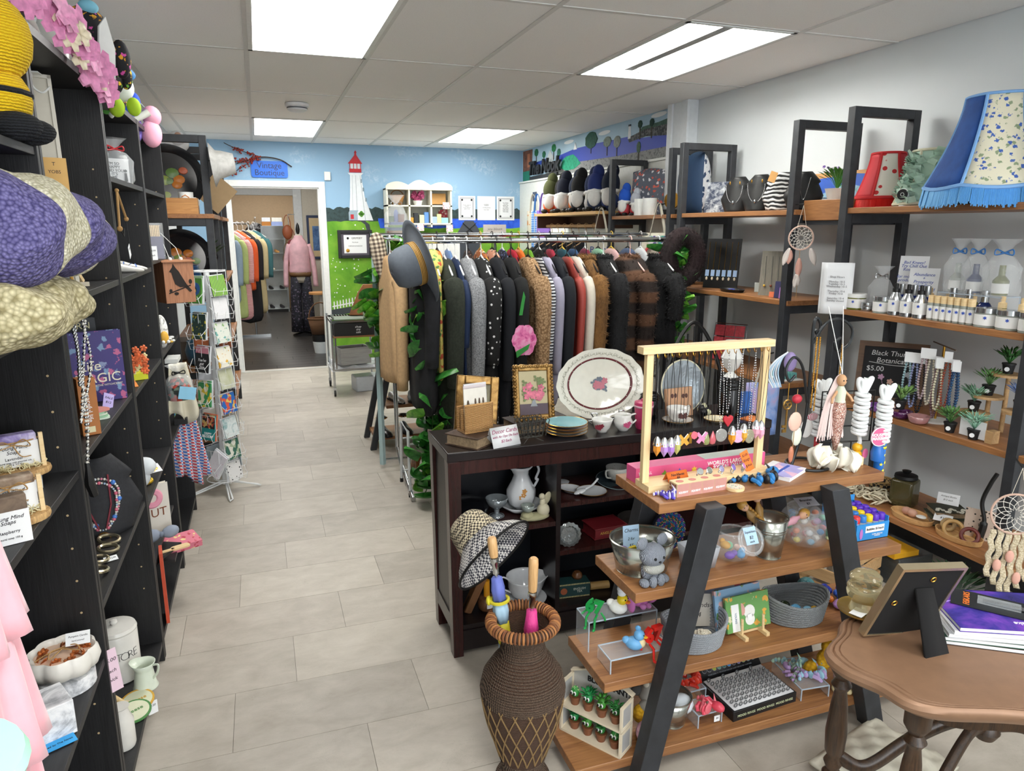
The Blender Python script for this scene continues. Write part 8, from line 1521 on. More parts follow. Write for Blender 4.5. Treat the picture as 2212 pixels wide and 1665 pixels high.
card('heart_tag','','',(.02,-.045,-.03),(0,R(-3),R(8)),.05,.055,PAPER,[('|||||',.014,0,.04)],par=t);MB().at((.02,-.0465,-.012),(PI/2,0,R(8))).prism([(0,-.006),(.006,.001),(.003,.004),(0,.002),(-.003,.004),(-.006,.001)],.0008).p('printed_heart',INK,t)

# ================================================================ RIGHT WALL LADDER RACKS
ZS=(1.655,1.19,.745,.30)
ladder('ladder_rack','nearest dark ladder rack on the right with lampshades and bottles',2.60,2.95,(1.775,2.72),ZS,2.10,0,[(1.72,2.75)]*4)
ladder('ladder_rack','middle dark ladder rack on the right with necklace busts',2.60,2.96,(3.08,4.12),ZS,2.09,0,[(3.05,4.15)]*4)
ladder('ladder_rack','far dark ladder rack on the right with the navy cushion',2.69,2.97,(4.40,5.28),(1.655,1.19,.745),2.09,0,[(4.37,5.31)]*3)
MB().span((-.16,-.15,0),(.16,.15,.10)).one('wooden_crate',WALNUT,'brown wooden block tray between the two right racks','crate',(2.80,2.90,1.60),0,bev=.003)
MB().span((-.15,-.14,-.02),(.15,.14,0)).one('bracket_board',DARKPOST,'dark bracket board under the brown block tray','bracket',(2.80,2.90,1.599))
# lampshades
def shade(label,loc,rz,r0,r1,h,n,pa,pb,trim,fr,frl,sc=.0):
 t=thing('lampshade',label,'lampshade',loc,rz)
 for k in range(n):
  a0,a1=2*PI*k/n,2*PI*(k+1)/n
  def fn(u,v,a0=a0,a1=a1):
   a=a0+(a1-a0)*u;w=v**1.5;r=(r0+(r1-r0)*w)*(1-.04*sin(PI*u));return(r*cos(a),r*sin(a),h*(1-v)-sc*sin(PI*u)*(v>.97))
  MB().sheet(fn,6,10).p('fabric_panel',pa if k%2 else pb,t,solid=.002,ang=180)
  MB().tube([fn(0,v/8)for v in range(9)],.006,6).p('braid',trim,t)
 ed=lambda v:[((r0+(r1-r0)*v**1.5)*(1-.04*sin(PI*(q%6)/6))*cos(2*PI*q/(6*n)),(r0+(r1-r0)*v**1.5)*(1-.04*sin(PI*(q%6)/6))*sin(2*PI*q/(6*n)),h*(1-v)-sc*sin(PI*(q%6)/6)*(v>.9))for q in range(6*n)]
 MB().tube(ed(0),.006,6,True).p('top_trim',trim,t);MB().tube(ed(1),.008,6,True).p('bottom_trim',trim,t)
 if fr:
  m=MB()
  for p in ed(1):
   for q in range(10):a=math.atan2(p[1],p[0])+q*2*PI/(60*n);r=math.hypot(p[0],p[1]);m.tube([(r*cos(a),r*sin(a),p[2]),((r+.01)*cos(a),(r+.01)*sin(a),p[2]-frl*U(.85,1.05))],.0024,3)
  m.p('fringe',fr,t)['kind']='stuff'
 return t
BB=M('7aaae0',.7);shade('large blue velvet and floral lampshade with light blue fringe',(2.70,2.10,1.72),R(14),.115,.225,.33,6,pat('floral','ddd9c2','3f62b0',48,.8,c='8a9a7a'),M('15478e',.8,noise=(20,.2)),BB,M('6fb4ea',.6),.07,.012)
shade('red lampshade with strawberry panels and red fringe',(2.79,2.69,1.70),R(20),.07,.125,.2,6,pat('dots','e2ded2','c02a2c',26,.8,w=.5),M('b81826',.7),M('c01c22',.7),M('d8241c',.6),.05)
t=shade('mint green lampshade covered in fabric ruffles',(2.76,2.40,1.665),0,.095,.15,.22,8,M('a9c4b4',.8),M('a3c0b0',.8),M('c4c0a8',.8),None,0);RUF=M('b0ccbc',.8,noise=(30,.15));m=MB()
for k in range(330):
 a,v=U(0,6.28),U(.03,.98);r=.095+.055*v**1.5+.008;m.at((r*cos(a),r*sin(a),.22*(1-v)),(U(-.5,.5),U(-.4,.9),a)).sheet(lambda u,w:(.012*w+.006*sin(u*9),(u-.5)*.036,.024*w-.008),3,2)
m.p('ruffles',RUF,t,ang=180)['kind']='stuff'
t=thing('security_camera','small white security camera with black lens on the shelf edge','camera',(2.625,2.42,1.655),R(-70));MB().lathe([(.022,0),(.022,.004),(.004,.006),(.004,.03)],18).p('stand',WHITE,t);MB().cyl((0,-.03,.048),(0,.012,.05),.024,n=24).p('body',WHITE,t,bev=.004);MB().cyl((0,-.032,.048),(0,-.03,.048),.022,n=24).p('lens',BLACK,t);MB().torus((0,-.0325,.048),.007,.001,16,4,(PI/2,0,0)).p('lens_ring',WHITE,t)
# apothecary goods
AL=M('b9bcbe',.2,.9);BG=M('1b2a62',.12);GG=M('7a7f2a',.12,trans=.4);CG=M('cfd6cc',.08,trans=.6);LBL=M('e8e8e6',.7);LOGO=M('2f4fae',.6)
def bottle(label,x,y,z,prof,mat,cap=None,lab=None,capm=None,group='apothecary bottles',name='cosmetic_bottle',cat='bottle'):
 t=thing(name,label,cat,(x,y,z),R(-62),group);t.scale=(1.3,)*3;MB().lathe(prof,22).p('bottle',mat,t)
 if lab:r=lab[0]+.0006;MB().lathe([(r,lab[1]),(r,lab[2])],22,cap=False).p('label',LBL,t);MB().at((0,-r-.0003,lab[2]-(lab[2]-lab[1])*.3),(PI/2,0,0)).prism(star(.006,.5,6),.0005).p('logo',LOGO,t)
 if cap:MB().lathe(cap,16).p('cap',capm or AL,t)
 return t
def sprays(lb,x,y,z=1.191):bottle(lb,x,y,z,[(.02,0),(.0205,.055),(.012,.072),(.011,.076)],AL,[(.012,.076),(.012,.088),(.006,.089),(.006,.105),(0,.106)],(.0205,.012,.05),BLACK)
def blues(lb,x,y,z=1.191):bottle(lb,x,y,z,[(.021,0),(.0215,.05),(.016,.06),(.01,.066)],BG,[(.0115,.062),(.0115,.1),(0,.101)],(.0215,.01,.045))
def dropper(lb,x,y,z=1.191):bottle(lb,x,y,z,[(.019,0),(.0195,.045),(.011,.055)],GG,[(.0115,.054),(.0115,.07),(.006,.072),(.007,.088),(0,.09)],(.0195,.008,.04),PINE)
def roller(lb,x,y,z=1.191):bottle(lb,x,y,z,[(.0105,0),(.0105,.055)],CG,[(.0108,.055),(.0108,.078),(0,.079)],(.0105,.006,.046),PINE,'bamboo capped rollers')
def tub(lb,x,y,z=1.191,r=.033,m_=CG,cp=AL):bottle(lb,x,y,z,[(r,0),(r,.042)],m_,[(r+.001,.042),(r+.001,.056),(0,.057)],(r,.006,.038),cp,'lidded jars','cream_jar','jar')
for k in range(3):sprays(N[k]+' brushed aluminium spray bottle from the left on the front edge',2.625,2.41-.064*k)
for k in range(7):roller(N[k]+' bamboo capped roller from the spray bottles',2.622,2.225-.03*k)
for k in range(4):tub(N[k]+' large white labelled jar at the front right of the shelf',2.64,1.99-.088*k)
tub('round jar of yellow balm at the left end of the shelf',2.64,2.645,m_=GG,cp=WHITE);tub('white labelled jar beside the stacked tins',2.64,2.485)
for k in range(3):blues(N[k]+' cobalt blue spray bottle in the second row',2.70,2.45-.066*k)
for k in range(3):blues(N[k]+' cobalt bottle under the clear riser',2.72,2.21-.07*k)
for k in range(4):dropper(N[k]+' olive glass dropper bottle in the back row',2.79+.05*(k%2),2.38-.055*k,1.191)
for k,(y,z)in enumerate(((1.98,1.191),(1.90,1.191))):dropper(N[k]+' dropper bottle at the right end of the shelf',2.70,y,z)
for k in range(4):
 for j in range(2 if k<3 else 1):MB().lathe([(.026,0),(.0265,.002),(.0265,.016),(.026,.018),(0,.0182)],22).one('balm_tin',AL,('lower' if j==0 else 'upper')+' round aluminium tin in stack '+('one','two','three','four')[k]+' counted from the yellow balm','tin',(2.64+.05*(k%2),2.575-.04*k,1.191+.019*j),0,'aluminium tins')
riser('dark edged clear riser holding wrapped bottles',(2.74,2.12,1.191),R(90),.28,.1,.11)
def cb(c):return lambda t:(MB().lathe([(.028,.004),(.029,.06),(.012,.08),(.011,.12)],18).p('bottle',c,t),MB().lathe([(.0295,.012),(.0295,.05)],18,cap=False).p('label',LBL,t))
for k,(y,c,w)in enumerate(((2.22,CG,.1),(2.14,BG,.1),(2.03,GG,.13))):cello(('clear','cobalt','pale green')[k]+' wrapped bottle with blue ribbon on the riser',(2.74,y,1.302),R(-60),w,.22,cb(c),M('3a7ac0',.4),'wrapped bottles')
cello('crumpled empty cellophane bag at the left of the shelf',(2.74,2.60,1.191),R(-60),.11,.2,lambda t:MB().lathe([(.03,.004),(.03,.03)],16).p('jar',CG,t),AL)
for k,(y,x,z,ls,lb)in enumerate(((2.50,2.80,1.29,'Bad Knees?\nTry Chill Out\nRose Balm!\n\nfor more natural\nproducts go to','white handwritten sign reading Bad Knees leaning at the back'),(2.42,2.78,1.24,'Abundance\n+\nProsperity\nCandles\nhand poured\nsoy wax','white handwritten sign reading Abundance leaning beside it'))):
 t=thing('handwritten_sign',lb,'sign',(x,y,1.191),(R(-8),0,R(-62)));MB().span((-.06,0,z-1.19),(.06,.002,z-1.19+.15)).p('sheet',PAPER,t);MB().span((-.03,.002,0),(.03,.01,z-1.19+.05)).p('support',CLEAR,t);text(ls,.019,LOGO,t,(0,-.0005,z-1.19+.08),shear=.2)
# chalkboard, necklaces, botanicals (z .745)
t=thing('chalkboard_sign','framed chalkboard lettered Black Thumb Botanicals $5','sign',(2.80,2.55,.745),(R(-16),0,R(-50)));FRW=wood('4a3322','6a4c34',0,1,.5)
for a,b in(((-.15,0),(-.125,.29)),((.125,0),(.15,.29)),((-.125,0),(.125,.025)),((-.125,.265),(.125,.29))):MB().span((a[0],-.012,a[1]),(b[0],.01,b[1])).p('frame_side',FRW,t)
MB().span((-.126,-.002,.024),(.126,.004,.266)).p('slate',M('141518',.7),t);CK=M('dfe2e2',.8);text('Black Thumb',.034,CK,t,(-.005,-.0026,.235),shear=.15);text('Botanicals',.034,CK,t,(0,-.0026,.2),shear=.15);text('$5.00',.034,CK,t,(-.07,-.0026,.158));m=MB()
m.tube(bez((-.1,-.003,.19),(0,-.003,.18),(.1,-.003,.182)),.0015,4).p('chalk_swash',CK,t)
for x,z,c in((-.04,.12,'c8a0c0'),(.0,.1,'d8b0a0'),(.07,.14,'b0b8c0'),(.08,.08,'8ac08a'),(-.09,.1,'8ab0a0')):m=MB();flowers(m,[(x,-.003,z)],.014,dirs=[(0,-1,0)]);m.tube([(x,-.003,z),(x+.01,-.003,z-.035)],.001,4);m.p('chalk_flower',M(c,.8),t)
t=thing('necklace_tree','brass T-bar stand carrying bead necklaces','jewellery stand',(2.72,2.22,.745),R(60));MB().cyl((0,0,0),(0,0,.33),.005).p('column',GOLD,t);MB().cyl((-.12,0,.33),(.12,0,.33),.003).cyl((-.1,.03,.24),(.1,-.03,.24),.003).p('crossbar',M('5a4a3a',.4),t);MB().lathe([(.06,0),(.06,.008),(0,.012)],24).p('base',WHITE,t)
NK=[('8aa8b0','aqua'),('8f98c0','lavender blue'),('2a2a33','jet black'),('a8949a','mauve pearl'),('d3cab8','cream pearl'),('7a5a62','plum pearl'),('c8c2a8','ivory'),('9a4a34','amber red'),('1f3f6a','dark teal blue'),('2a5078','steel blue')]
for k,(c,lb)in enumerate(NK):
 y=2.335-.026*k;t=thing('bead_necklace',lb+' bead necklace on the brass stand','necklace',(2.66+.012*(k%3),y,1.0+.03*(k in(3,4,7))),R(-62),'necklaces on the brass stand');L=.19+.02*(k%3)
 beads(bez((-.006,0,0),(-.014,0,-L*.6),(0,-.003,-L),(.014,0,-L*.6),(.006,0,0),n=8),[M(c,.2)],t,.0058);card('hang_tag','','',(0,-.008,-.01),0,.03,.045,PAPER,(),par=t)
for k,(y,c,lb)in enumerate(((2.43,'a06ac0','lilac scalloped glass bowl'),(2.305,'6a2a6a','deep purple glass bowl'),(2.215,'d09a9a','pink glass bowl with necklaces'),(2.37,'c89484','peach glass tumbler'))):
 t=thing('glass_bowl',lb+' on the botanicals shelf','bowl',(2.62,y,.746));MB().lathe([(.026,0),(.036,.01),(.043,.034)],36,cap=False,wob=lambda a,z:1+(.06*cos(9*a)if z>.02 else 0)).p('glass',M(c,.06,trans=.45,coat=.5),t,solid=.003);MB().lathe([(0,.003),(.026,.003)],18,cap=False).p('base',M(c,.06,trans=.4),t)
PST=wood('b08a5c','d0ab7c',1,1,.6)
t=thing('plant_stand','pale wooden tiered stand for the tiny potted plants','stand',(2.76,1.985,.745));
for x,y,z in((.06,.02,.235),(.02,.06,.14),(-.02,.08,.07),(.0,-.09,.11)):MB().at((x,y,z)).lathe([(.058,0),(.058,.01)],26).p('disc',PST,t);MB().cyl((x+.01,y,0),(x+.01,y,z),.009).p('leg',PST,t)
GRN=[M(c,.5)for c in('3f7a3a','6a9a5a','8ab89a','7a90c0','5a8a4a','90c0a8','7aa05a','6a86b8')]
for k,(x,y,z,lb)in enumerate(((2.82,2.005,.991,'topmost tiny potted beaded plant on the tiered stand'),(2.78,2.045,.896,'tiny potted plant on the second disc'),(2.74,2.068,.826,'tiny potted plant with round leaves on the low disc'),(2.76,1.895,.866,'tiny potted plant on the right disc'),(2.625,2.07,.746,'tiny potted plant with pale green beads at the shelf front'),(2.625,1.965,.746,'tiny potted plant with blue bead sprigs at the shelf front'),(2.62,2.315,.785,'tiny bright green plant set in the purple bowl'),(2.83,1.83,.746,'tiny potted plant half hidden at the shelf end'))):
 t=thing('mini_plant',lb,'plant',(x,y,z),0,'tiny potted plants');MB().lathe([(.017,0),(.023,.036),(.025,.037),(.025,.042),(0,.04)],20).p('pot',M('141416',.5),t);m=MB();leafy(m,(0,0,.04),.06,.05,60,.004,.014,.1);m.p('foliage',GRN[k],t,solid=.001)['kind']='stuff';MB().at((-.022,-.01,.02),(PI/2,0,R(-60))).prism(ring(.009,14),.001).p('sticker',PAPER,t)
t=thing('easel_block','pale wood block easel with white card at the shelf front','easel',(2.63,1.90,.746));MB().span((-.01,-.014,0),(.03,.014,.05)).p('block',PST,t);MB().span((-.002,.02,.005),(.0,.13,.075)).p('card',PAPER,t)
# lowest board
t=thing('glass_jar','square dark glass jar with black lid on the lowest right board','jar',(2.76,2.36,.30),R(20));MB().span((-.05,-.05,0),(.05,.05,.13)).p('jar',M('6a6240',.12,trans=.5),t,bev=.012);MB().lathe([(.045,.13),(.05,.135),(.048,.148),(.015,.156),(.02,.168),(.0,.172)],22).p('lid',BLACK,t)
t=thing('macrame_runner','cream macrame runner heaped on the lowest right board','macrame',(2.69,2.52,.302));m=MB()
for k in range(60):a=U(0,6.28);m.torus((U(-.07,.06),U(-.14,.13),U(.008,.035)),U(.012,.026),.004,10,5,(U(-.7,.7),U(-.7,.7),a))
m.p('knots',M('cdc4ac',.9),t,ang=180)['kind']='stuff'
t=thing('woven_basket','small black and tan woven basket behind the macrame','basket',(2.80,2.53,.30));MB().lathe([(.045,0),(.055,.06)],28,cap=False).p('wall',pat('checker','a88a5a','1f1a16',60,.8),t,solid=.004);MB().torus((0,0,.06),.055,.005,28,6).p('rim',M('a88a5a',.8),t)
b=flatbook('antique_book','olive green old book with lace trim and cards on it',(2.77,2.14,.301),R(-35),.16,.12,.035,M('3f4230',.7));b2=flatbook('antique_book','dark olive book under the lace-trimmed one',(2.77,2.14,.337),R(-28),.14,.11,.03,M('33362a',.7));m=MB()
for k in range(16):m.torus((-.06+.008*k,-.04+.02*sin(k),.033),.007,.0018,8,4)
m.p('lace',M('d8d6c8',.9),b2);card('handwritten_card','white handwritten card propped on the old books','card',(2.80,2.17,.368),(R(-30),0,R(-58)),.085,.05,PAPER,[('Antique Books',.01,0,.036),('$12 each',.01,0,.02)]);card('handwritten_card','small white card lying in front of the old books','card',(2.68,2.09,.338),(R(-68),0,R(-58)),.07,.045,PAPER,[('$15',.016,0,.022)])
for k,(x,y,lb)in enumerate(((2.66,2.22,'oval wooden tray with stones and shell discs'),(2.67,2.0,'round wooden tray with carved bangles'))):
 t=thing('wooden_tray',lb,'tray',(x,y,.302));MB().lathe([(0,0),(.095,0),(.1,.022),(.096,.022),(.09,.006),(0,.006)],36,sx=.62).p('tray',wood('b98a54','d8ae78',1,1,.5),t)
for k,(dy,c,lb)in enumerate(((.03,'b88a78','pink stone egg'),(-.0,'c0947f','second pink stone egg'),(-.045,'d8d8d4','white shell disc'))):MB().sph((0,0,0),(.02,.022,.018 if k<2 else .006)).one('stone',M(c,.5),lb+' in the oval wooden tray','stone',(2.66,2.22+dy,.327),0,ang=180)
for k,(dx,dy,c,r)in enumerate(((0,.02,'b8925a',.034),(.0,-.055,'6a2a24',.03),(.02,.06,'a88a5a',.022))):MB().torus((0,0,0),r,.008,24,8,(R(60),0,R(-50))).one('wooden_bangle',M(c,.4),('pale carved','dark red','small tan')[k]+' wooden bangle in the round tray','bangle',(2.66+dx,2.0+dy,.335),0,ang=180)
t=thing('earring_stand','black twig stand with leaf earring card behind it','stand',(2.72,1.95,.301),R(-60));MB().tube(bez((0,0,0),(.01,0,.09),(-.006,0,.17),(.012,0,.25),(.03,0,.3)),[.014]*12+[.008]*37,8).p('twig',BLACK,t);MB().span((-.06,.02,.0),(.06,.022,.13)).p('card',pat('dots','c8b4a4','2a2622',60,.7,w=.5),t)
t=thing('storage_bin','clear lidded storage bin with yellow folder under the lowest board','bin',(2.66,2.33,0));MB().span((-.1,-.16,0),(.1,.16,.14)).p('bin',M('6a6f70',.2,trans=.6),t,bev=.006);MB().span((-.12,-.15,.141),(.02,.15,.165)).p('yellow_folder',M('d8a01c',.5),t)
t=thing('plant_tub','clear tub of plants and wrapped jars on the floor under the right rack','tub',(2.68,1.98,0));MB().span((-.12,-.15,0),(.12,.15,.1)).p('tub',CLEAR,t);m=MB();leafy(m,(0,0,.02),.14,.1,60,.01,.03);m.p('plants',M('4a6a4a',.6),t)['kind']='stuff'
for k,(y,c)in enumerate(((-.08,'3a6a9a'),(.06,'c8ccc8'))):MB().at((-.05,y,.004)).lathe([(.04,0),(.04,.04),(.02,.06)],18).p('jar',M(c,.3),t)
t=thing('print_crate','slatted wooden crate holding framed prints on the floor','crate',(2.33,2.28,0),R(20))
for s_ in(-1,1):
 for z in(.02,.09,.16):MB().span((-.16,s_*.11-.006,z),(.16,s_*.11+.006,z+.05)).p('slat',PST,t)
 for z in(.02,.09):MB().span((s_*.16-.006,-.11,z),(s_*.16+.006,.11,z+.05)).p('slat',PST,t)
for k in range(4):MB().span((-.13,-.004,0),(.13,.004,.22)).one('framed_print',M('d8d6ce',.5),N[k]+' white edged print standing in the slatted crate','print',(2.36+.02*k,2.23+.035*k,.02),(R(-10),0,R(20)),'prints in the crate')
# dreamcatchers
def catcher(label,loc,rz,r,c,fringe,feather=()):
 t=thing('dreamcatcher',label,'dreamcatcher',loc,rz);MB().torus((0,0,0),r,.004,36,7,(PI/2,0,0)).p('hoop',M(c,.8),t);m=MB()
 for q in range(1,5):
  R1=r*(1-q*.2);n=12;P=[(R1*cos(2*PI*j/n+q*.26),0,R1*sin(2*PI*j/n+q*.26))for j in range(n)];R0=r*(1-(q-1)*.2)
  for j in range(n):a=2*PI*j/n+(q-1)*.26;b=2*PI*(j+.5)/n+q*.26-.26;m.tube([(R0*cos(a),0,R0*sin(a)),P[j],(R0*cos(a+2*PI/n),0,R0*sin(a+2*PI/n))],.0012,4)
 m.p('web',M('e6e2da',.8),t);MB().cyl((-.02,0,r),(0,0,r+.1),.001).cyl((.02,0,r),(0,0,r+.1),.001).p('hanging_cord',M('d8d0c0',.8),t)
 fringe(t,r);return t
FE=M('e6dcd4',.8);FP=M('dca898',.8)
def feathers(t,r):
 for x,z,l,mm,a in((-.05,-.05,.09,FE,.3),(-.045,-.06,.07,FP,.1),(.05,-.05,.09,FE,-.3),(0,-.1,.1,FP,.0),(.0,-.18,.07,FE,.2),(-.01,-.18,.06,FE,-.25)):MB().at((x,-.004,z),(0,a,0)).sheet(lambda u,v:((u-.5)*.034*sin(PI*(.1+.85*v)),.004*sin(u*8),-l*v),5,7).p('feather',mm,t,ang=180,solid=.0008)
 MB().cyl((0,0,-r),(0,0,-.3),.0014).p('tail_cord',TWINE,t)
catcher('white crochet dreamcatcher with pink feathers hanging on the rack post',(2.572,2.97,1.515),R(-30),.058,'d8b8a8',feathers)
def lace(t,r):
 for k in range(6):x=-.06+.024*k;MB().sheet(lambda u,v:(x+(u-.5)*.02+.004*sin(v*20),.004*sin(v*12+k),-r*.9-(.26-.03*abs(k-2.5))*v),3,14).p('lace_strip',pat('curl','b8a98a','e2d8c0',180,.9,.6),t,solid=.002)
 for x,z in((.0,-.16),(.03,-.24),(-.035,-.2)):MB().sph((x,-.01,z),(.014,.008,.024)).p('pink_feather',FP,t,ang=180)
catcher('large lace fringed dreamcatcher hanging at the right edge',(2.50,1.672,.56),R(-40),.075,'c8a898',lace)
MB().tube([(.07,.08,0),(0,.0,-.005)],.003,5).one('wall_hook',BLACK,'black hook holding the lace dreamcatcher','hook',(2.50,1.672,.74));MB().tube([(.03,.09,0),(0,0,0)],.003,5).one('wall_hook',BLACK,'black hook holding the crochet dreamcatcher','hook',(2.572,2.97,1.68))
t=thing('paper_notice','two curling printed paper sheets hung on the rack post','notice',(2.56,2.70,1.165),R(-50))
for k in(0,1):MB().sheet(lambda u,v:((u-.5)*.13+.012*k,-.006*k-.012*cos(u*3)-.01*v*k,.24*v),6,6).p('sheet',PAPER,t,solid=.0006,ang=180)
text('Shop Hours\n\nMonday 10-5\nTuesday 10-5\nWednesday 10-5\n\nThursday 10-6\nFriday 10-6\n\nSaturday 10-4\nSunday closed',.013,M('4a4a50',.7),t,(.01,-.03,.12))
# middle rack goods
for k,(y,lb)in enumerate(((3.70,'black velvet necklace bust, left of two'),(3.50,'black velvet necklace bust, right of two'))):
 t=bust(lb+' with silver pendant',(2.72,y,1.655),R(-60),.2,BLACK);beads([(.05*cos(a),-.066,.15+.08*min(0,sin(a))+.02*sin(a))for a in[PI+PI*j/20 for j in range(21)]],[SIL],t,.0025);MB().sph((0,-.075,.055),(.006,.004,.01)).p('pendant',SIL,t)
 for x in(-.03,.03):MB().sph((x,-.06,.165),(.004,.003,.01)).p('earring',GOLD,t)
t=bust('necklace bust wrapped in a black and white knitted scarf',(2.72,3.32,1.655),R(-60),.2,pat('stripe','141416','c4c4c4',14,.9,.6,axis=2,w=5));card('price_tag','','',(-.03,-.09,.15),(0,R(20),0),.04,.055,M('c8965a',.8),(),par=t)
t=bust('slim black necklace bust at the near end of the middle rack',(2.70,3.13,1.655),R(-40),.19,BLACK);MB().tube(bez((-.03,-.07,.16),(0,-.085,.05),(.03,-.07,.16)),.0012,4).p('chain',SIL,t)
t=thing('landscape_painting','long painted board with blue mountains and lake leaning on the wall','painting',(2.93,3.3,1.657),(R(-6),0,R(-90)));MB().span((-.45,0,0),(.45,.02,.2)).p('board',wood('a8743c','d0a068',0,1,.5),t)
MB().at((0,-.001,0),(PI/2,0,0)).prism([(-.43,.06),(.43,.06),(.43,.17),(.25,.185),(0,.17),(-.25,.185),(-.43,.17)],.001).p('painted_sky',M('2a56b0',.5),t);MB().at((0,-.002,0),(PI/2,0,0)).prism([(-.43,.06),(.43,.06),(.43,.09),(.2,.14),(.05,.09),(-.15,.13),(-.3,.09),(-.43,.12)],.001).p('painted_hills',pat('mottle','5a8ab8','8ab0c8',20,.6,c='4a8a4a'),t);MB().span((-.43,-.003,.02),(.43,-.0015,.07)).p('painted_shore',M('b8bcc0',.6),t)
t=thing('potted_herb','leafy green herb with purple flowers in a white pot','plant',(2.75,2.95,1.701));MB().lathe([(.04,0),(.055,.05),(.058,.055)],24).p('pot',WHITE,t);m=MB();leafy(m,(0,0,.05),.1,.08,90,.006,.02);m.p('leaves',M('4a8a34',.6),t)['kind']='stuff';m=MB();flowers(m,[(U(-.06,.06),U(-.06,.06),U(.1,.17))for _ in range(18)],.008);m.p('blossoms',M('7a5aa8',.6),t)['kind']='stuff'
t=thing('necklace_card','tall black display board hung with gold chain necklaces','jewellery display',(2.74,3.86,1.19),(R(-8),0,R(-55)));MB().span((-.11,0,0),(.11,.008,.31)).p('board',BLACK,t)
for k in range(6):x=-.09+.036*k;MB().tube([(x,-.002,.29),(x,-.003,.1)],.0012,4).p('chain',GOLD,t);MB().span((x-.012,-.004,.075),(x+.012,-.002,.115)).p('price_tag',M('a8c4e8',.7),t);MB().sph((x,-.005,.06),(.007,.004,.011)).p('shell_charm',M('dcd0b8',.5),t)
t=thing('jewellery_tray','shallow black tray of silver rings','tray',(2.66,3.62,1.191));MB().lathe([(0,0),(.085,0),(.1,.016),(.096,.017),(.08,.005),(0,.005)],32,sx=.55).p('tray',BLACK,t);MB().torus((0,.02,.012),.012,.003,14,5).torus((.01,-.03,.012),.012,.003,14,5).torus((-.015,-.0,.012),.012,.003,14,5).p('rings',SIL,t);MB().span((-.015,-.01,.01),(.015,.02,.016)).p('blue_tag',M('5a6ad8',.6),t)
t=thing('wood_display','grey barnwood board with hanging bead necklaces','jewellery display',(2.72,3.33,1.19),(R(-10),0,R(-50)));MB().span((-.08,0,0),(.08,.02,.25)).p('board',wood('6a665c','8f8a7e',2,1.5,.8),t)
for k in range(4):MB().tube([(-.055+.035*k,-.003,.22),(-.05+.035*k,-.004,.06)],.0012,4).p('chain',SIL,t);MB().sph((-.05+.035*k,-.007,.055),.007).p('bead',M(('c8a03a','8a4a34','c03a8a','d8c8a0')[k],.3),t)
for k,(y,c,lb)in enumerate(((3.2,'2a2a5a','dark blue jewellery card'),(3.16,'b87ac8','lilac jewellery card'),(3.24,'e0744a','coral price card'))):MB().span((-.03,-.004,0),(.03,.004,.09-.03*k)).one('jewellery_card',M(c,.6),lb+' beside the barnwood board','card',(2.66,y,1.191),(R(-12),0,R(-55)))
for k in(0,1):MB().span((-.02,-.01,0),(.02,.01,.055)).one('gift_box',M('cfd8d4',.6),('left','right')[k]+' small white jewellery box behind the tray','box',(2.80,3.56-.08*k,1.191),R(-50))
t=thing('earring_rack','wire rack of red carded earrings','jewellery display',(2.72,3.72,.745),(R(-14),0,R(-55)));MB().tube([(-.1,.01,0),(-.1,.01,.24),(.1,.01,.24),(.1,.01,0)],.004,6).p('wire',SIL,t)
for i in range(3):
 for j in range(3):MB().span((-.093+.063*i,-.003,.01+.075*j),(-.034+.063*i,.003,.078+.075*j)).p('red_card',M('b83a44',.6,noise=(60,.3)),t)
for k in range(6):MB().span((-.02,-.028,0),(.02,.028,.032)).one('soap_bar',M('7ac8c4',.3,trans=.2),N[k]+' turquoise wrapped soap from the near end of the tray','soap',(2.70+.045*(k%2),3.16+.062*(k//2),.7505),0,'turquoise soaps',bev=.003)
MB().span((-.06,-.12,0),(.06,.12,.005)).one('soap_tray',WHITE,'white tray under the turquoise soaps','tray',(2.72,3.22,.745))
def tote(label,loc,rz,w,h,mat,hm,hl=.16):
 t=thing('tote_bag',label,'tote bag',loc,rz);MB().sheet(lambda u,v:((u-.5)*w,.012*sin(u*7)+.01*v,-h*v),10,8).p('bag',mat,t,solid=.012,ang=180)
 MB().tube(bez((-w*.25,0,-.02),(-w*.1,-.01,hl*.7),(0,0,hl),(w*.1,.01,hl*.7),(w*.25,0,-.02)),.012,8,flat=.25).p('handle',hm,t);return t
CNV=M('c9c4b4',.9);tote('blue and lilac tie-dye tote bag with cream handles under the middle rack',(2.42,2.98,.78),R(-20),.17,.28,pat('mottle','4a78c8','9ab4e8',9,.7,c='c8a8d0'),CNV)
t=tote('cream canvas tote bag with a rainbow on the far rack',(2.655,4.50,1.53),R(-30),.22,.3,CNV,CNV,.2);MB().torus((-.03,-.015,-.14),.05,.01,20,6,(PI/2,0,0)).p('rainbow_print',M('b84a4a',.7),t);MB().span((-.06,-.02,-.09),(.06,-.012,-.02)).p('print_panel',pat('cells','5a4a8a','4a9a8a',40,.7,c='c8c8c8'),t)
t=tote('cream canvas tote bag with red and blue lettering beside the far rack',(2.63,5.35,1.5),R(-30),.24,.32,CNV,CNV,.22);text('Beach\nTIME',.07,M('2f4a8a',.7),t,(0,-.02,-.14))
for k,(y,lb)in enumerate(((4.50,'black hook holding the rainbow tote bag'),(5.35,'black hook holding the lettered tote bag'),(2.98,'black hook holding the tie-dye tote bag'))):MB().tube([(0,0,0),(.05,0,.006)],.004,5).one('bag_hook',BLACK,lb,'hook',((2.655,2.63,2.42)[k],y,(1.722,1.70,.93)[k]))
t=thing('windsor_chair','black spindle-back chair behind the necklace stand','chair',(2.22,3.2,0));MB().lathe([(.19,.43),(.2,.45),(.18,.46),(0,.45)],28).p('seat',BLACK,t);MB().tube(bez((-.18,.1,.46),(-.17,.12,.8),(0,.14,1.06),(.17,.12,.8),(.18,.1,.46)),.011,8).p('back_bow',BLACK,t)
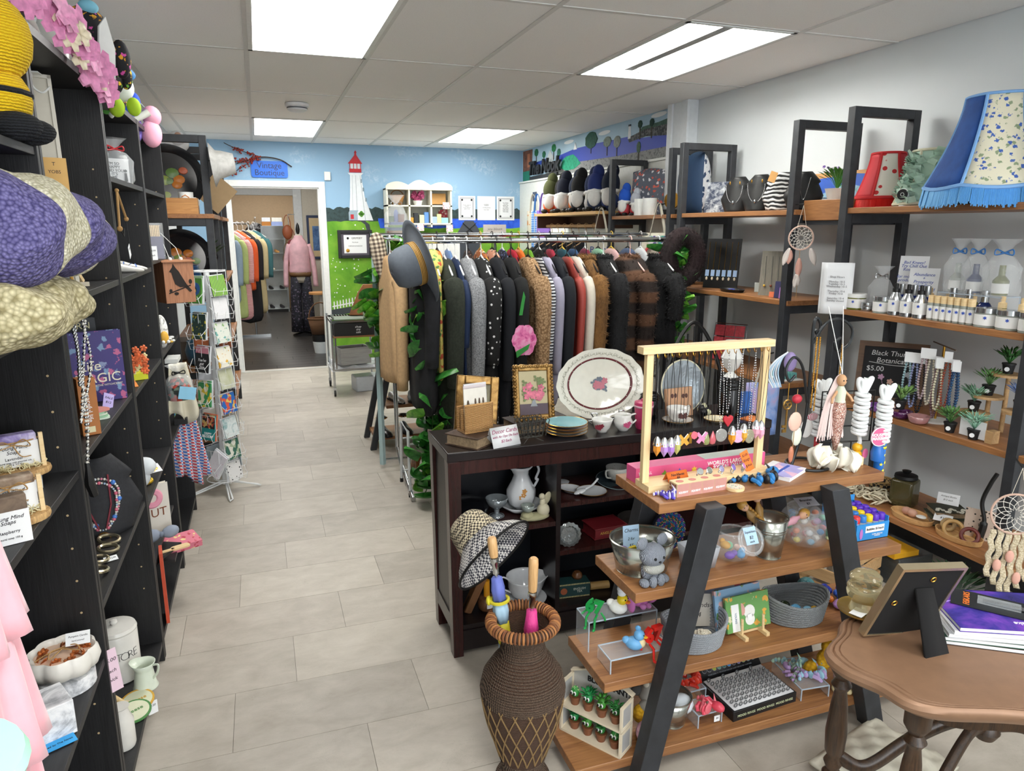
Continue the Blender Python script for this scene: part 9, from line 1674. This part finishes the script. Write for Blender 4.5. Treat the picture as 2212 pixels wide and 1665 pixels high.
for k in range(7):x=-.12+.04*k;MB().cyl((x*.8,.11,.46),(x,.13,1.04-abs(x)*1.0),.005).p('spindle',BLACK,t)
for a in(-1,1):
 for b_ in(-1,1):MB().cyl((a*.1,b_*.1,.44),(a*.17,b_*.17,0),.014,.01).p('leg',BLACK,t)
# far rack goods
def cushion(label,loc,rot,w,ma,mb,th=.06):
 t=thing('cushion',label,'cushion',loc,rot)
 for s_,mm,nm in((-1,ma,'front_cover'),(1,mb,'back_cover')):MB().sheet(lambda u,v:((u-.5)*w*(1-.05*sin(PI*v)),s_*th*(max(0,1-(2*u-1)**2)*max(0,1-(2*v-1)**2))**.5,v*w-.02*sin(PI*u)*(1-2*v)),14,14).p(nm,mm,t,ang=180)
cushion('large navy blue cushion with white floral back on the far rack',(2.80,4.30,1.657),(0,R(0),R(75)),.38,pat('floral','d8dce0','1f3a5c',22,.8),M('12304f',.7),.1);cushion('grey cushion printed with little boats',(2.86,5.06,1.657),(R(-8),0,R(-70)),.34,pat('floral','555a66','d8d8dc',30,.8,c='c85a4a'),M('555a66',.8),.05)
MB().lathe([(0,0),(.06,0),(.06,.02),(0,.022)],24).one('gold_clock',GOLD,'round gold disc ornament behind the mugs','ornament',(2.90,4.72,1.76),(R(90),0,R(-60)));MB().span((-.06,-.05,0),(.06,.05,.04)).one('ornament_stand',BLACK,'black stand under the gold disc','stand',(2.90,4.72,1.656),R(-60))
for k in(0,1):t=thing('mug',('left','right')[k]+' plain white mug on the far rack','mug',(2.74,4.90-.13*k,1.656));MB().lathe([(.05,0),(.052,.004),(.052,.12),(.048,.12),(.046,.01),(0,.008)],26).p('cup',WHITE,t);MB().torus((-.01,.062,.06),.03,.007,16,6,(0,PI/2,0)).p('handle',WHITE,t)
MB().span((-.09,-.012,0),(.09,.012,.2)).one('framed_print',pat('mottle','c8ccd0','26324a',30,.6),'dark patterned print beside the navy cushion','picture',(2.82,4.05,1.656),(R(-12),0,R(-60)),bev=.002)
def gnome(label,loc,cap,body=WHITE,sc=1,group='team gnomes'):
 return blobs('gnome_plush',label,'plush toy',loc,R(-50+U(-15,15)),[('body',body,[((0,0,.06),(.06,.055,.06))]),('beard',M('dfdfdc',.95),[((0,-.04,.09),(.045,.03,.06))]),('cap',cap,[((0,0,.17),(.06,.055,.085)),((.01,.01,.25),(.04,.04,.05))]),('cap_brim',M('e3e3e0',.95),[((0,-.005,.125),(.064,.06,.024))]),('foot',BLACK,[((-.035,-.05,.016),(.025,.035,.016)),((.035,-.05,.016),(.025,.035,.016))])],group,sc)
t=thing('wall_shelf','pine topped shelf box with hanger rail below on the panelled wall','shelf',(2.80,6.17,1.70));MB().span((-.16,-.7,-.025),(.2,.7,0)).p('board',wood('c99a5c','e0b87c',1,1,.5),t);MB().span((-.14,-.68,-.14),(.2,-.66,-.025)).span((-.14,.66,-.14),(.2,.68,-.025)).span((.185,-.66,-.14),(.2,.66,-.025)).p('box',M('4a2f20',.6),t);MB().cyl((-.04,-.66,-.12),(-.04,.66,-.12),.014).p('hanger_rail',PST,t)
GC=[('4a4f2a','olive'),('101012','black'),('141a2e','midnight'),('0f1f3a','navy'),('121214','charcoal'),('16284f','royal navy'),('1f2f6a','blue'),('0f1a30','ink blue')]
for k,(c,lb)in enumerate(GC):gnome(N[k]+' plush gnome from the left on the pine shelf, '+lb+' cap',(2.76+.05*(k%2),6.74-.17*k,1.701),M(c,.9),M(('d8602a','c83a2a','c8c8c8','d8702a','23262c','c8c8cc','23304f','2a3a6a')[k],.9),1.3)
gnome('plush gnome with bright royal blue cap on the far rack',(2.76,5.20,1.656),M('1c52b8',.9),M('b83a44',.9),.85,'rack gnomes');gnome('plush gnome in red and white beside the mugs',(2.77,5.04,1.656),M('a8adb8',.9),M('b82a34',.9),.7,'rack gnomes')
for k in range(7):garment('hanging_shirt',N[k]+' dark t-shirt from the left under the gnome shelf',(2.76,6.70-.16*k,1.58),R(75),.62,M(('121214','16171c','1c1c22','101014','1a1a1e','141418','1f1f26')[k],.9),hw=.2,th=.03,sleeve=.15,hang=PST,cat='t-shirt',group='t-shirts under the gnome shelf',seed=k+90)
for k,(y,c,lb,cc)in enumerate(((7.75,'cfcab8','cream tote bag with orange flowers on the white panelling','c8864a'),(7.45,'8a6ac0','purple cloth bag on the white panelling','8a6ac0'),(7.62,'4a86d0','blue checked cloth bag on the white panelling','d8e0ea'))):
 tote(lb,(2.96,y,1.75),R(-80),.26,.5,pat('floral',c,cc,12,.8)if k!=2 else pat('gingham',c,cc,40,.8,c='8ab0e0',axis=0),M(c,.9),.18)
for k,(y,z,c,lb)in enumerate(((7.80,1.92,'4a5266','dark grey square sticker on the panelling'),(7.05,1.93,'c8b0b4','pink and blue poster on the panelling'),(7.2,1.8,'6ab4c4','teal card on the panelling'))):MB().span((0,-.06,0),(.004,.06,.1)).one('wall_card',M(c,.6),lb,'card',(2.994,y,z-.06))

# ================================================================ BRONZE TABLE
TX,TY,TZ=1.488,.903,.70
BRZ=M('8a6a52',.42,.3,noise=(30,.08));LGW=wood('1c130d','4a3422',2,2,.35)
t=thing('side_table','bronze painted side table with scalloped top and dark turned legs','table',(TX,TY,0),R(-14))
def edge(s,n=96):
 o=[]
 for k in range(n):
  a=2*PI*k/n;c,q=cos(a),sin(a);e=.8;w=1+.035*cos(8*a+.5);o.append((.44*s*w*(abs(c)**e)*(1 if c>0 else-1),.2*s*w*(abs(q)**e)*(1 if q>0 else-1)))
 return o
MB().loft([[(x,y,z)for x,y in edge(s)]for s,z in((.9,TZ-.035),(.955,TZ-.032),(.99,TZ-.022),(1.0,TZ-.012),(.99,TZ-.004),(.975,TZ),(.965,TZ),(.958,TZ-.004),(.951,TZ),(.935,TZ),(.93,TZ-.003),(.925,TZ))]).p('top',BRZ,t,ang=28)
MB().loft([[(x,y,z)for x,y in edge(s)]for s,z in((.72,TZ-.085),(.74,TZ-.034))]).p('apron',LGW,t)
PR=[(.012,0),(.02,.01),(.016,.03),(.022,.06),(.014,.075),(.02,.09),(.024,.15),(.014,.2),(.022,.215),(.022,.33),(.013,.34),(.021,.36),(.014,.375),(.021,.39),(.0235,.44),(.018,.51),(.013,.545),(.022,.56),(.013,.575),(.025,.595),(.025,.66)]
LG=[(-.355,.115),(-.305,-.07),(.335,.12),(.305,-.07)]
for x,y in LG:MB().at((x,y,0)).lathe(PR,20).p('leg',LGW,t,ang=60)
for x,y in LG:MB().tube(bez((x,y,.38),(x*.8,y*.8+.01,.35),(x*.5,y*.5+.05,.41),(x*.22,.08+y*.2,.455),(0,.1,.44)),.017,8,flat=.7).p('stretcher',LGW,t,ang=60)
MB().at((0,.1,.41)).lathe([(.02,0),(.03,.02),(.022,.05),(.012,.06),(.02,.075),(.012,.09),(0,.095)],18).p('finial',LGW,t)
t=thing('photo_frame','back of a black velvet photo frame with silver edge and easel leg','photo frame',(1.252,1.055,TZ),(R(19),R(6),R(-4)));VEL=M('050507',.95)
MB().span((-.078,-.004,.002),(.078,.004,.19)).p('back_board',VEL,t)
for a,b in(((-.084,0),(-.077,.196)),((.077,0),(.084,.196)),((-.077,.189),(.077,.196)),((-.077,0),(.077,.004))):MB().span((a[0],-.006,a[1]),(b[0],.012,b[1])).p('silver_edge',M('b9a98a',.25,.8),t)
MB().add([(-.022,-.005,.14),(.022,-.005,.14),(.075,-.15,-.045),(.05,-.166,-.053),(.0,-.15,-.045)],[(0,1,2,3,4)]).p('easel_leg',VEL,t,solid=.005)
for x,z in((.01,.165),(-.055,.1)):MB().torus((x,-.006,z),.006,.0012,12,4,(PI/2,0,0)).p('hanger_ring',GOLD,t)
t=thing('gilt_tray','small round gilt tray with feet on the bronze table','tray',(1.245,1.135,TZ));MB().lathe([(0,.01),(.048,.01),(.054,.014),(.054,.018),(.046,.014),(0,.014)],32).p('tray',M('a88a4a',.3,.8,bump=(80,.5)),t)
for k in range(3):a=k*2.1;MB().cyl((.04*cos(a),.04*sin(a),0),(.04*cos(a),.04*sin(a),.01),.004).p('foot',GOLD,t)
t=thing('glass_insulator','ribbed clear glass insulator on the gilt tray','insulator',(1.245,1.135,TZ+.0145));MB().lathe([(.03,0),(.024,.02),(.024,.03),(.036,.034),(.038,.044),(.036,.048),(.038,.054),(.036,.06),(.03,.064),(.034,.072),(.034,.082),(.024,.092),(.012,.096),(0,.097)],32).p('glass',M('cfc4a0',.06,trans=.75,ior=1.3),t)
MB().span((-.02,-.014,0),(.02,.014,.001)).one('price_card',PAPER,'small white card under the glass insulator','card',(1.22,1.12,TZ+.0185),R(20))
GAL=pat('mottle','0e1030','3a2f8a',6,.25,c='8a4ac0')
for k,(c,lb)in enumerate((('2a1c18','bottom brown magazine of the stack'),('1f4a3a','dark green magazine second from the bottom'),('b9bcc0','silver grey magazine in the middle of the stack'),('d8dade','white magazine fourth in the stack'),(None,'galaxy print folder on top of the magazine stack'))):
 b=thing('magazine',lb,'magazine',(1.445+.004*k,1.0-.003*k,TZ+.0105*k),R(-34+k*2),'stacked magazines');mt=M(c,.3)if c else GAL
 MB().span((-.11,-.085,0),(.11,.085,.0012)).span((-.11,-.085,.009),(.11,.085,.0102)).span((-.11,.083,0),(.11,.085,.0102)).p('cover',mt,b);MB().span((-.108,-.083,.0012),(.108,.082,.009)).p('pages',PAPER,b)
 if not c:text('The Lake',.016,PAPER,b,(.04,-.055,.0104),(0,0,R(180)));MB().tube(bez((-.1,.02,.0105),(0,.05,.0105),(.1,-.02,.0105)),.0015,4).p('light_arc',M('b08ae8',.3),b)
t=thing('scissors_pack','carded orange handled scissors lying on the magazines','scissors',(1.485,.985,TZ+.0535),R(-52));MB().span((-.1,-.04,0),(.07,.04,.0015)).p('card',M('1a1c20',.4),t);text('FISKARS',.018,M('e0762a',.5),t,(-.07,.0,.0018),(0,0,R(90)));MB().span((-.05,-.012,.0016),(.03,.012,.01)).p('blister',CLEAR,t);MB().bar((-.04,0,.005),(.04,0,.006),.012,.003).p('blade',CHROME,t)
for s_ in(-1,1):MB().torus((.075,s_*.017,.008),.02,.0055,20,8,(0,0,0),1.5,.85).p('handle',M('e08412',.35),t)
MB().sheet(lambda u,v:((u-.5)*.34,(v-.5)*.26,.03+.035*sin(PI*u)*sin(PI*v)+.008*sin(u*23)*sin(v*19)),24,20).one('packing_bundle',M('cfc9b8',.6,bump=(20,.6)),'folded cream cloth bundle in plastic on the floor below the table','bundle',(1.62,1.34,0),R(15),solid=.01,ang=180)
